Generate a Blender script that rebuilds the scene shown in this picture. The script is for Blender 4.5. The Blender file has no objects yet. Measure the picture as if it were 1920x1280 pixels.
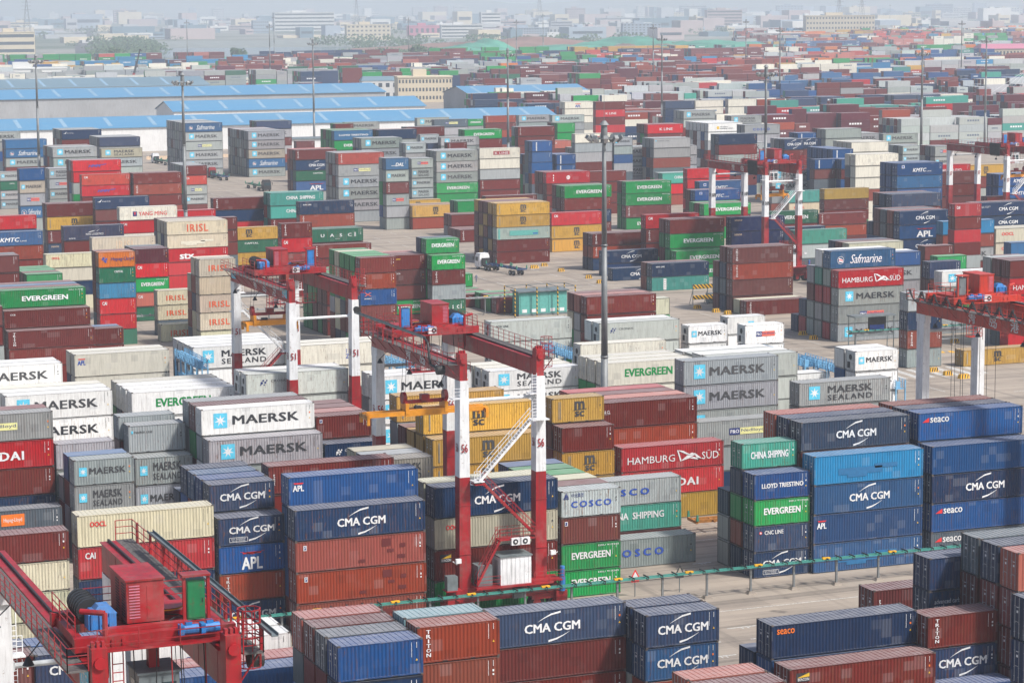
import bpy, math, random
from mathutils import Vector, Matrix
R = math.radians
random.seed(7)
S = bpy.context.scene
C = S.collection

# ---------------- camera ----------------
F_PX, YAW, PIT, ROL, CAMH = 4626.26, 0.37950486, 0.13745499, -0.00654773, 55.7333
cam_d = bpy.data.cameras.new("camera"); cam = bpy.data.objects.new("camera", cam_d); C.objects.link(cam)
cam_d.sensor_fit = 'HORIZONTAL'; cam_d.sensor_width = 36.0; cam_d.lens = 36.0 * F_PX / 1920.0
cam_d.clip_start = 1.0; cam_d.clip_end = 60000.0
_fwd = Vector((math.sin(YAW) * math.cos(PIT), math.cos(YAW) * math.cos(PIT), -math.sin(PIT)))
_rt0 = Vector((math.cos(YAW), -math.sin(YAW), 0.0)); _up0 = _rt0.cross(_fwd)
_rt = _rt0 * math.cos(ROL) + _up0 * math.sin(ROL); _up = _up0 * math.cos(ROL) - _rt0 * math.sin(ROL)
_m = Matrix((_rt, _up, -_fwd)).transposed().to_4x4(); _m.translation = Vector((0, 0, CAMH))
cam.matrix_world = _m
S.camera = cam

# ---------------- sky, sun, exposure ----------------
SUN_AZ, SUN_EL = R(142.0), R(50.0)          # azimuth from north (+Y) clockwise
W = bpy.data.worlds.new("World"); S.world = W; W.use_nodes = True
wn = W.node_tree; bg = wn.nodes['Background']
sky = wn.nodes.new('ShaderNodeTexSky'); sky.sky_type = 'NISHITA'; sky.sun_disc = False
sky.sun_elevation = SUN_EL; sky.sun_rotation = SUN_AZ; sky.air_density = 1.0; sky.dust_density = 3.0; sky.ozone_density = 1.0
wn.links.new(sky.outputs[0], bg.inputs[0]); bg.inputs[1].default_value = 0.10
sun_d = bpy.data.lights.new("sun", 'SUN'); sun = bpy.data.objects.new("sun", sun_d); C.objects.link(sun)
sun_d.energy = 3.2; sun_d.angle = R(5.0); sun_d.color = (1.0, 0.965, 0.91)
_sd = Vector((math.sin(SUN_AZ) * math.cos(SUN_EL), math.cos(SUN_AZ) * math.cos(SUN_EL), math.sin(SUN_EL)))
sun.rotation_euler = _sd.to_track_quat('Z', 'Y').to_euler()
S.view_settings.view_transform = 'Standard'; S.view_settings.look = 'None'
S.view_settings.exposure = 0.62; S.view_settings.gamma = 1.0
S.cycles.max_bounces = 5; S.cycles.diffuse_bounces = 2; S.cycles.glossy_bounces = 2; S.cycles.volume_bounces = 1
S.cycles.transparent_max_bounces = 8; S.cycles.use_denoising = True

# ---------------- helpers ----------------
def tag(o, label=None, cat=None, group=None, kind=None):
    if label: o['label'] = label
    if cat: o['category'] = cat
    if group: o['group'] = group
    if kind: o['kind'] = kind
    return o

def empty(name, loc=(0, 0, 0), rz=0.0):
    o = bpy.data.objects.new(name, None); C.objects.link(o); o.location = loc; o.rotation_euler = (0, 0, rz)
    o.empty_display_size = 0.5
    return o

class MB:
    """collects faces, builds ONE mesh object"""
    def __init__(s): s.v = []; s.f = []; s.m = []
    def quad(s, a, b, c, d, m=0):
        i = len(s.v); s.v += [a, b, c, d]; s.f.append((i, i + 1, i + 2, i + 3)); s.m.append(m)
    def poly(s, pts, m=0):
        i = len(s.v); s.v += list(pts); s.f.append(tuple(range(i, i + len(pts)))); s.m.append(m)
    def box(s, x0, y0, z0, x1, y1, z1, m=0):
        i = len(s.v)
        s.v += [(x0, y0, z0), (x1, y0, z0), (x1, y1, z0), (x0, y1, z0), (x0, y0, z1), (x1, y0, z1), (x1, y1, z1), (x0, y1, z1)]
        for q in ((0, 3, 2, 1), (4, 5, 6, 7), (0, 1, 5, 4), (1, 2, 6, 5), (2, 3, 7, 6), (3, 0, 4, 7)):
            s.f.append(tuple(i + k for k in q)); s.m.append(m)
    def bar(s, p, q, w, h=None, m=0):
        p = Vector(p); q = Vector(q); d = (q - p)
        if d.length < 1e-6: return
        d.normalize(); h = w if h is None else h
        a = Vector((0, 0, 1)).cross(d)
        if a.length < 1e-3: a = Vector((1, 0, 0))
        a.normalize(); b = d.cross(a)
        a = a * w / 2; b = b * h / 2; i = len(s.v)
        for e in (p, q): s.v += [tuple(e - a - b), tuple(e + a - b), tuple(e + a + b), tuple(e - a + b)]
        for k in ((3, 2, 1, 0), (4, 5, 6, 7), (0, 1, 5, 4), (1, 2, 6, 5), (2, 3, 7, 6), (3, 0, 4, 7)):
            s.f.append(tuple(i + t for t in k)); s.m.append(m)
    def tube(s, p, q, r, r2=None, m=0, n=8, caps=True):
        p = Vector(p); q = Vector(q); d = (q - p)
        if d.length < 1e-6: return
        d.normalize(); r2 = r if r2 is None else r2
        a = Vector((0, 0, 1)).cross(d)
        if a.length < 1e-3: a = Vector((1, 0, 0))
        a.normalize(); b = d.cross(a); i = len(s.v)
        for e, rr in ((p, r), (q, r2)):
            for k in range(n):
                t = 2 * math.pi * k / n; s.v.append(tuple(e + a * rr * math.cos(t) + b * rr * math.sin(t)))
        for k in range(n):
            s.f.append((i + k, i + (k + 1) % n, i + n + (k + 1) % n, i + n + k)); s.m.append(m)
        if caps:
            s.f.append(tuple(i + k for k in reversed(range(n)))); s.m.append(m)
            s.f.append(tuple(i + n + k for k in range(n))); s.m.append(m)
    def frustum(s, c, z0, z1, w0, d0, w1, d1, m=0):
        i = len(s.v); x, y = c
        for z, w, d in ((z0, w0, d0), (z1, w1, d1)):
            s.v += [(x - w / 2, y - d / 2, z), (x + w / 2, y - d / 2, z), (x + w / 2, y + d / 2, z), (x - w / 2, y + d / 2, z)]
        for q in ((0, 3, 2, 1), (4, 5, 6, 7), (0, 1, 5, 4), (1, 2, 6, 5), (2, 3, 7, 6), (3, 0, 4, 7)):
            s.f.append(tuple(i + k for k in q)); s.m.append(m)
    def add(s, verts, faces, m=0):
        i = len(s.v); s.v += verts
        for q in faces: s.f.append(tuple(i + k for k in q)); s.m.append(m)
    def mesh(s, name, mats):
        me = bpy.data.meshes.new(name); me.from_pydata(s.v, [], s.f)
        for m in mats: me.materials.append(m)
        me.polygons.foreach_set('material_index', s.m); me.update()
        return me
    def build(s, name, mats, parent=None, smooth=False):
        me = s.mesh(name, mats if isinstance(mats, (list, tuple)) else [mats])
        if smooth: me.polygons.foreach_set('use_smooth', [True] * len(me.polygons))
        return link(name, me, parent)

def link(name, me, parent=None, loc=None, scale=None, color=None):
    o = bpy.data.objects.new(name, me); C.objects.link(o)
    if parent is not None: o.parent = parent
    if loc is not None: o.location = loc
    if scale is not None: o.scale = scale
    if color is not None: o.color = color
    return o

def nodes(name):
    m = bpy.data.materials.new(name); m.use_nodes = True; nt = m.node_tree; nt.nodes.clear()
    out = nt.nodes.new('ShaderNodeOutputMaterial'); b = nt.nodes.new('ShaderNodeBsdfPrincipled'); nt.links.new(b.outputs[0], out.inputs[0])
    return m, nt, b
def N(nt, t, **k):
    n = nt.nodes.new(t)
    for a, v in k.items(): setattr(n, a, v)
    return n
def noise(nt, vec, scale, detail=3.0, rough=0.55):
    n = N(nt, 'ShaderNodeTexNoise'); n.inputs['Scale'].default_value = scale; n.inputs['Detail'].default_value = detail
    n.inputs['Roughness'].default_value = rough
    if vec is not None: nt.links.new(vec, n.inputs['Vector'])
    return n.outputs['Fac']
def ramp(nt, fac, a, b, va=0.0, vb=1.0):
    n = N(nt, 'ShaderNodeMapRange'); n.inputs[1].default_value = a; n.inputs[2].default_value = b; n.inputs[3].default_value = va; n.inputs[4].default_value = vb
    nt.links.new(fac, n.inputs[0]); return n.outputs[0]
def math_(nt, op, a, b=None, clamp=False):
    n = N(nt, 'ShaderNodeMath', operation=op, use_clamp=clamp)
    for i, x in enumerate((a, b)):
        if x is None: continue
        if isinstance(x, (int, float)): n.inputs[i].default_value = x
        else: nt.links.new(x, n.inputs[i])
    return n.outputs[0]
def mix(nt, fac, a, b, mode='MIX'):
    n = N(nt, 'ShaderNodeMix', data_type='RGBA', blend_type=mode)
    for s, x in ((n.inputs[0], fac), (n.inputs[6], a), (n.inputs[7], b)):
        if isinstance(x, (int, float)): s.default_value = x
        elif isinstance(x, tuple): s.default_value = (x[0], x[1], x[2], 1.0)
        else: nt.links.new(x, s)
    return n.outputs[2]
def mapping(nt, sx, sy, sz, coord='Object', rnd=None):
    tc = N(nt, 'ShaderNodeTexCoord'); mp = N(nt, 'ShaderNodeMapping'); mp.inputs['Scale'].default_value = (sx, sy, sz)
    nt.links.new(tc.outputs[coord], mp.inputs['Vector'])
    if rnd is not None:
        cb = N(nt, 'ShaderNodeCombineXYZ'); m1 = math_(nt, 'MULTIPLY', rnd, 91.0)
        nt.links.new(m1, cb.inputs[0]); nt.links.new(m1, cb.inputs[1]); nt.links.new(cb.outputs[0], mp.inputs['Location'])
    return mp.outputs[0]

def simple(name, col, rough=0.6, metal=0.0, var=0.12, scale=1.2, rust=0.0, grime=0.0):
    m, nt, b = nodes(name)
    v = mapping(nt, 1, 1, 1)
    n1 = noise(nt, v, scale, 4)
    c = mix(nt, ramp(nt, n1, 0.35, 0.65), tuple(x * (1 - var) for x in col), tuple(min(1, x * (1 + var)) for x in col))
    if rust > 0:
        n2 = noise(nt, v, 2.3, 6, 0.7)
        c = mix(nt, ramp(nt, n2, 0.62 - rust * .1, 0.75), c, (0.16, 0.07, 0.035))
    if grime > 0:
        g1 = noise(nt, mapping(nt, 3.5, 3.5, 0.3), 1.0, 5, 0.7); g2 = noise(nt, mapping(nt, 0.5, 0.5, 0.5), 1.0, 5, 0.65)
        c = mix(nt, ramp(nt, g1, 0.48, 0.72, 0.0, grime), c, (0.05, 0.038, 0.032)); c = mix(nt, ramp(nt, g2, 0.5, 0.72, 0.0, grime * .55), c, (0.28, 0.22, 0.20))
    nt.links.new(c, b.inputs['Base Color']); b.inputs['Roughness'].default_value = rough; b.inputs['Metallic'].default_value = metal
    return m

def paint(name, source):
    """weathered container paint; colour comes from the object (or the face attribute of merged far containers)"""
    m, nt, b = nodes(name)
    oi = N(nt, 'ShaderNodeObjectInfo')
    if source == 'object': col = oi.outputs['Color']; rnd = oi.outputs['Random']
    else:
        at = N(nt, 'ShaderNodeAttribute', attribute_name='tint'); col = at.outputs['Color']; rnd = None
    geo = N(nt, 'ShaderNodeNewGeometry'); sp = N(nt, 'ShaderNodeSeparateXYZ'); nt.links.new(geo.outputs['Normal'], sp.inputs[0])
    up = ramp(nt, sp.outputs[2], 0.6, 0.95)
    v1 = mapping(nt, 2.2, 2.2, 0.22, rnd=rnd); v2 = mapping(nt, 0.7, 0.7, 0.7, rnd=rnd); v3 = mapping(nt, 5, 5, 1.0, rnd=rnd)
    streak = noise(nt, v1, 1.7, 5, 0.65); blot = noise(nt, v2, 1.0, 5, 0.6); fine = noise(nt, v3, 1.3, 6, 0.75)
    c = mix(nt, ramp(nt, streak, 0.45, 0.72, 0.0, 0.26), col, (0.05, 0.042, 0.036))
    c = mix(nt, ramp(nt, blot, 0.55, 0.80, 0.0, 0.10), c, (0.34, 0.32, 0.30))
    if rnd is not None:
        wear = ramp(nt, rnd, 0.15, 1.0, 0.1, 1.0)
        # repainted panels: square cells, a few of them a shade off
        sc = mapping(nt, 1.15, 1.15, 1.25, rnd=rnd); fl = N(nt, 'ShaderNodeVectorMath', operation='FLOOR'); nt.links.new(sc, fl.inputs[0])
        wn_ = N(nt, 'ShaderNodeTexWhiteNoise', noise_dimensions='3D'); nt.links.new(fl.outputs[0], wn_.inputs['Vector'])
        c = mix(nt, math_(nt, 'MULTIPLY', ramp(nt, wn_.outputs['Value'], 0.92, 0.94), 0.32), c, mix(nt, 1.0, c, (0.55, 0.56, 0.60), 'MULTIPLY'))
        c = mix(nt, math_(nt, 'MULTIPLY', ramp(nt, wn_.outputs['Value'], 0.08, 0.06), 0.10), c, (0.5, 0.5, 0.5))
        drip = noise(nt, mapping(nt, 9, 9, 0.35, rnd=rnd), 1.0, 4, 0.7)
        c = mix(nt, math_(nt, 'MULTIPLY', ramp(nt, drip, 0.56, 0.70, 0.0, 0.9), wear), c, (0.15, 0.065, 0.03))
        scr = noise(nt, mapping(nt, 1.2, 1.2, 14, rnd=rnd), 1.0, 5, 0.8)
        c = mix(nt, ramp(nt, scr, 0.70, 0.76, 0.0, 0.35), c, (0.42, 0.40, 0.38))
        rst = math_(nt, 'MULTIPLY', ramp(nt, fine, 0.575, 0.67), wear)
        c = mix(nt, rst, c, (0.13, 0.05, 0.025))
        br = ramp(nt, rnd, 0.0, 1.0, 0.84, 1.12)
        c = mix(nt, 1.0, c, N_rgb(nt, br), 'MULTIPLY')
    # dusty tone plus sky glare, painted into the colour of upward roof faces
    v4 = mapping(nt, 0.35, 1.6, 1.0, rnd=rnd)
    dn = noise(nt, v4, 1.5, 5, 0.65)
    dust_glare = math_(nt, 'MULTIPLY', up, ramp(nt, dn, 0.25, 0.75, 0.16, 0.52))
    c = mix(nt, dust_glare, c, (0.47, 0.46, 0.46))
    nt.links.new(c, b.inputs['Base Color'])
    b.inputs['Specular IOR Level'].default_value = 0.18
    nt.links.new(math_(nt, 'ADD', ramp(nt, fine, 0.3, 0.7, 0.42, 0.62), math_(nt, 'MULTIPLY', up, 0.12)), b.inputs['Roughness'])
    return m
def N_rgb(nt, v):
    c = N(nt, 'ShaderNodeCombineColor')
    for i in range(3): nt.links.new(v, c.inputs[i])
    return c.outputs[0]
# ---------------- materials ----------------
M = {}
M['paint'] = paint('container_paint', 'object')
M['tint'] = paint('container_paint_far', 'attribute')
M['steel'] = simple('weathered_frame_steel', (0.085, 0.07, 0.062), 0.7, 0.0, 0.3, 3.0, 0.4)
M['rod'] = simple('galvanised_rod', (0.42, 0.44, 0.46), 0.45, 0.3, 0.15)
M['gap'] = simple('door_seal_dark', (0.03, 0.03, 0.032), 0.8)
for k, c in dict(w=(0.78, 0.79, 0.8), k=(0.018, 0.02, 0.026), c=(0.10, 0.52, 0.72), r=(0.62, 0.02, 0.02), y=(0.72, 0.45, 0.03), o=(0.75, 0.17, 0.015),
                 g=(0.0, 0.23, 0.05), n=(0.015, 0.03, 0.16), b=(0.02, 0.07, 0.36), i=(0.62, 0.085, 0.02), p=(0.68, 0.13, 0.08), e=(0.70, 0.68, 0.30), t=(0.30, 0.27, 0.22), d=(0.30, 0.02, 0.025), a=(0.10, 0.36, 0.32), f=(0.62, 0.47, 0.33), h=(0.012, 0.13, 0.30), m=(0.11, 0.012, 0.012), j=(0.66, 0.62, 0.50), v=(0.012, 0.022, 0.07)).items():
    M['L' + k] = simple('lettering_' + {'w': 'white', 'k': 'black', 'c': 'sky_blue', 'r': 'red', 'y': 'yellow', 'o': 'orange', 'g': 'green', 'n': 'navy', 'b': 'blue', 'i': 'brick_orange', 'p': 'salmon', 'e': 'pale_yellow', 't': 'grey', 'd': 'dark_red', 'a': 'sea_green', 'f': 'faded_orange', 'h': 'patch_blue', 'm': 'patch_maroon', 'j': 'patch_cream', 'v': 'patch_navy'}[k], c, 0.5, 0, 0.10, 2.5)
def letter_mat(name, col, fd=0.32):
    m, nt, b = nodes(name); oi = N(nt, 'ShaderNodeObjectInfo'); r_ = oi.outputs['Random']
    n1 = noise(nt, mapping(nt, 2.5, 2.5, 1.0, rnd=r_), 1.5, 5, 0.7); n2 = noise(nt, mapping(nt, 9, 9, 2.0, rnd=r_), 1.0, 4, 0.7)
    c = mix(nt, ramp(nt, r_, 0.2, 1.0, 0.0, fd), col, (0.30, 0.29, 0.28)); c = mix(nt, ramp(nt, n1, 0.5, 0.72, 0.0, fd * 1.3), c, (0.26, 0.24, 0.22)); c = mix(nt, ramp(nt, n2, 0.60, 0.68, 0.0, 0.5), c, (0.2, 0.17, 0.15))
    nt.links.new(c, b.inputs['Base Color']); b.inputs['Roughness'].default_value = 0.55; return m
M['Lw'] = letter_mat('lettering_white', (0.78, 0.79, 0.80)); M['Lk'] = letter_mat('lettering_black', (0.018, 0.02, 0.026), 0.14)
LK = ['Lw', 'Lk', 'Lc', 'Lr', 'Ly', 'Lo', 'Lg', 'Ln', 'Lb', 'Li', 'Lp', 'Le', 'Lt', 'Ld', 'La', 'Lf', 'Lh', 'Lm', 'Lj', 'Lv']; LI = {k[1]: i for i, k in enumerate(LK)}
M['cr_red'] = simple('crane_red_paint', (0.32, 0.006, 0.012), 0.45, 0, 0.16, 0.6, 0.35, 0.6)
M['cr_red2'] = simple('crane_orange_red_paint', (0.50, 0.03, 0.012), 0.45, 0, 0.15, 0.6, 0.3, 0.5)
M['cr_white'] = simple('crane_white_paint', (0.74, 0.75, 0.76), 0.45, 0, 0.07, 0.6, 0.1, 0.35)
M['cr_blue'] = simple('machinery_blue_paint', (0.02, 0.18, 0.50), 0.4, 0, 0.12, 1.2, 0.2, 0.6)
M['cr_dark'] = simple('greasy_black_steel', (0.022, 0.022, 0.024), 0.55, 0, 0.3)
M['cr_walk'] = simple('walkway_grating', (0.10, 0.09, 0.085), 0.8, 0, 0.3, 4.0)
M['cr_grey'] = simple('grey_cable_tray', (0.16, 0.19, 0.20), 0.5, 0.2, 0.2)
M['spr'] = simple('spreader_amber_paint', (0.70, 0.27, 0.012), 0.45, 0, 0.14, 1.0, 0.3)
M['glass'] = simple('cab_window_glass', (0.03, 0.05, 0.06), 0.12, 0, 0.1)
M['tyre'] = simple('tyre_rubber', (0.02, 0.02, 0.02), 0.85, 0, 0.2)
M['green'] = simple('green_cabinet_paint', (0.01, 0.17, 0.06), 0.45, 0, .1, 1.2, .1, .4)
M['galv'] = simple('galvanised_steel', (0.40, 0.42, 0.43), 0.5, 0.3, 0.15)
M['mast'] = simple('mast_grey_paint', (0.19, 0.20, 0.205), 0.55, 0.2, 0.15, 0.7)
M['lamp'] = simple('floodlight_glass', (0.55, 0.56, 0.57), 0.25)
M['rack'] = simple('reefer_rack_blue_paint', (0.16, 0.38, 0.58), 0.5, 0, 0.15)
M['teal'] = simple('conductor_teal_paint', (0.05, 0.25, 0.21), 0.5, 0, 0.15)
M['yel'] = simple('safety_yellow_paint', (0.75, 0.40, 0.015), 0.55, 0, 0.15)
M['white'] = simple('road_marking_white', (0.50, 0.49, 0.46), 0.7, 0, 0.35, 5.0, 0, 0.5)
M['wall_w'] = simple('warehouse_white_wall', (0.70, 0.70, 0.69), 0.7, 0, 0.05, 0.05, 0, 0.25)
M['wall_g'] = simple('warehouse_grey_wall', (0.32, 0.33, 0.34), 0.7, 0, 0.10, 0.08, 0, 0.3)
M['cream'] = simple('cream_render', (0.62, 0.55, 0.36), 0.8, 0, 0.07)
M['pinkroof'] = simple('pink_tin_roof', (0.50, 0.17, 0.24), 0.6)
M['fabric'] = simple('hi_vis_cloth', (0.12, 0.14, 0.2), 0.9)
M['skin'] = simple('skin', (0.45, 0.28, 0.2), 0.6)
M['roofsky'] = simple('roof_skylight_sheet', (0.22, 0.35, 0.46), 0.5)
def roof_mat(name, col):
    m, nt, b = nodes(name)
    w = N(nt, 'ShaderNodeTexWave', wave_type='BANDS', bands_direction='X'); w.inputs['Scale'].default_value = 0.9; w.inputs['Distortion'].default_value = 0.0
    nt.links.new(mapping(nt, 1, 1, 1), w.inputs['Vector'])
    n1 = noise(nt, mapping(nt, 0.02, 0.05, 0.05), 1.0, 4)
    c = mix(nt, ramp(nt, w.outputs['Fac'], 0.0, 1.0, 0.0, 0.16), col, tuple(x * 0.6 for x in col))
    c = mix(nt, ramp(nt, n1, 0.4, 0.7, 0.0, 0.25), c, (0.22, 0.30, 0.34))
    nt.links.new(c, b.inputs['Base Color']); b.inputs['Roughness'].default_value = 0.5
    return m
M['roof_b'] = roof_mat('blue_tin_roof', (0.085, 0.25, 0.42))
M['roof_s'] = roof_mat('faded_blue_tin_roof', (0.13, 0.21, 0.26))

def hazard_mat():
    m, nt, b = nodes('hazard_stripes')
    v = mapping(nt, 1, 1, 1); w = N(nt, 'ShaderNodeTexWave', wave_type='BANDS', bands_direction='DIAGONAL'); w.inputs['Scale'].default_value = 0.85; w.inputs['Distortion'].default_value = 0.0
    nt.links.new(v, w.inputs['Vector'])
    nt.links.new(mix(nt, ramp(nt, w.outputs['Fac'], 0.49, 0.51), (0.02, 0.02, 0.02), (0.75, 0.42, 0.02)), b.inputs['Base Color']); b.inputs['Roughness'].default_value = 0.6
    return m
M['hazard'] = hazard_mat()

def concrete(name, base, dark, warm):
    m, nt, b = nodes(name)
    v = mapping(nt, 1, 1, 1)
    n1 = noise(nt, mapping(nt, 0.05, 0.05, 0.05), 1.0, 6, 0.6); n2 = noise(nt, mapping(nt, 0.035, 0.30, 1), 1.0, 5, 0.6); n3 = noise(nt, mapping(nt, 1.3, 1.3, 1), 1.0, 5, 0.7)
    n4 = noise(nt, mapping(nt, 0.012, 0.9, 1), 1.0, 4, 0.6); n5 = noise(nt, mapping(nt, 0.5, 0.018, 1), 1.0, 4, 0.6)
    c = mix(nt, ramp(nt, n1, 0.38, 0.62), base, warm)
    c = mix(nt, ramp(nt, n2, 0.48, 0.66, 0.0, 0.75), c, dark)
    c = mix(nt, ramp(nt, n4, 0.53, 0.62, 0.0, 0.55), c, tuple(x * .55 for x in dark))     # tyre tracks along the lanes
    c = mix(nt, ramp(nt, n5, 0.56, 0.66, 0.0, 0.45), c, tuple(x * .6 for x in dark))
    c = mix(nt, ramp(nt, n3, 0.3, 0.75, 0.0, 0.30), c, tuple(min(1, x * 1.25) for x in base))
    bk = N(nt, 'ShaderNodeTexBrick'); bk.offset = 0.0; bk.inputs['Scale'].default_value = 1.0; bk.inputs['Mortar Size'].default_value = 0.012
    bk.inputs['Color1'].default_value = (0.82, 0.82, 0.82, 1); bk.inputs['Color2'].default_value = (1, 1, 1, 1); bk.inputs['Mortar'].default_value = (0.9, 0.9, 0.9, 1)
    bk.inputs['Brick Width'].default_value = 5.0; bk.inputs['Row Height'].default_value = 4.5; bk.inputs['Mortar Smooth'].default_value = 0.3
    nt.links.new(v, bk.inputs['Vector'])
    c = mix(nt, 0.8, c, bk.outputs['Color'], 'MULTIPLY')
    n6 = noise(nt, mapping(nt, 0.35, 0.35, 1), 1.0, 3, 0.5); c = mix(nt, ramp(nt, n6, 0.66, 0.74, 0.0, 0.6), c, tuple(x * .35 for x in dark))
    n7 = noise(nt, mapping(nt, 0.02, 2.2, 1), 1.0, 3, 0.5); c = mix(nt, ramp(nt, n7, 0.60, 0.66, 0.0, 0.35), c, tuple(x * .45 for x in dark))
    c = mix(nt, math_(nt, 'MULTIPLY', bk.outputs['Fac'], 0.5), c, tuple(x * .5 for x in dark))
    nt.links.new(c, b.inputs['Base Color']); b.inputs['Roughness'].default_value = 0.8
    return m
M['yard'] = concrete('yard_concrete', (0.33, 0.28, 0.23), (0.19, 0.16, 0.135), (0.38, 0.315, 0.25))
def land_mat():
    m, nt, b = nodes('far_land')
    n1 = noise(nt, mapping(nt, 0.002, 0.004, 1), 1.0, 8, 0.65); n2 = noise(nt, mapping(nt, 0.012, 0.03, 1), 1.0, 6, 0.7)
    c = mix(nt, ramp(nt, n1, 0.40, 0.58), (0.07, 0.10, 0.06), (0.26, 0.25, 0.22))
    c = mix(nt, ramp(nt, n2, 0.5, 0.7, 0.0, 0.8), c, (0.06, 0.085, 0.05))
    nt.links.new(c, b.inputs['Base Color']); b.inputs['Roughness'].default_value = 0.9
    return m
M['land'] = land_mat()
M['water'] = simple('still_grey_water', (0.10, 0.13, 0.14), 0.15, 0, 0.1, 0.01)
M['embank'] = simple('stone_embankment', (0.20, 0.22, 0.20), 0.9, 0, 0.3, 0.05)
M['net'] = simple('green_dust_net', (0.045, 0.24, 0.16), 0.85, 0, 0.25, 0.03)
M['soil'] = simple('bare_red_soil', (0.20, 0.11, 0.085), 0.95, 0, 0.25, 0.03)
M['leaf'] = simple('tree_foliage', (0.045, 0.085, 0.035), 0.8, 0, 0.5, 0.5)
M['bark'] = simple('tree_bark', (0.10, 0.07, 0.05), 0.9)
M['asphalt'] = simple('asphalt', (0.07, 0.07, 0.072), 0.85, 0, 0.2, 0.1)

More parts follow.
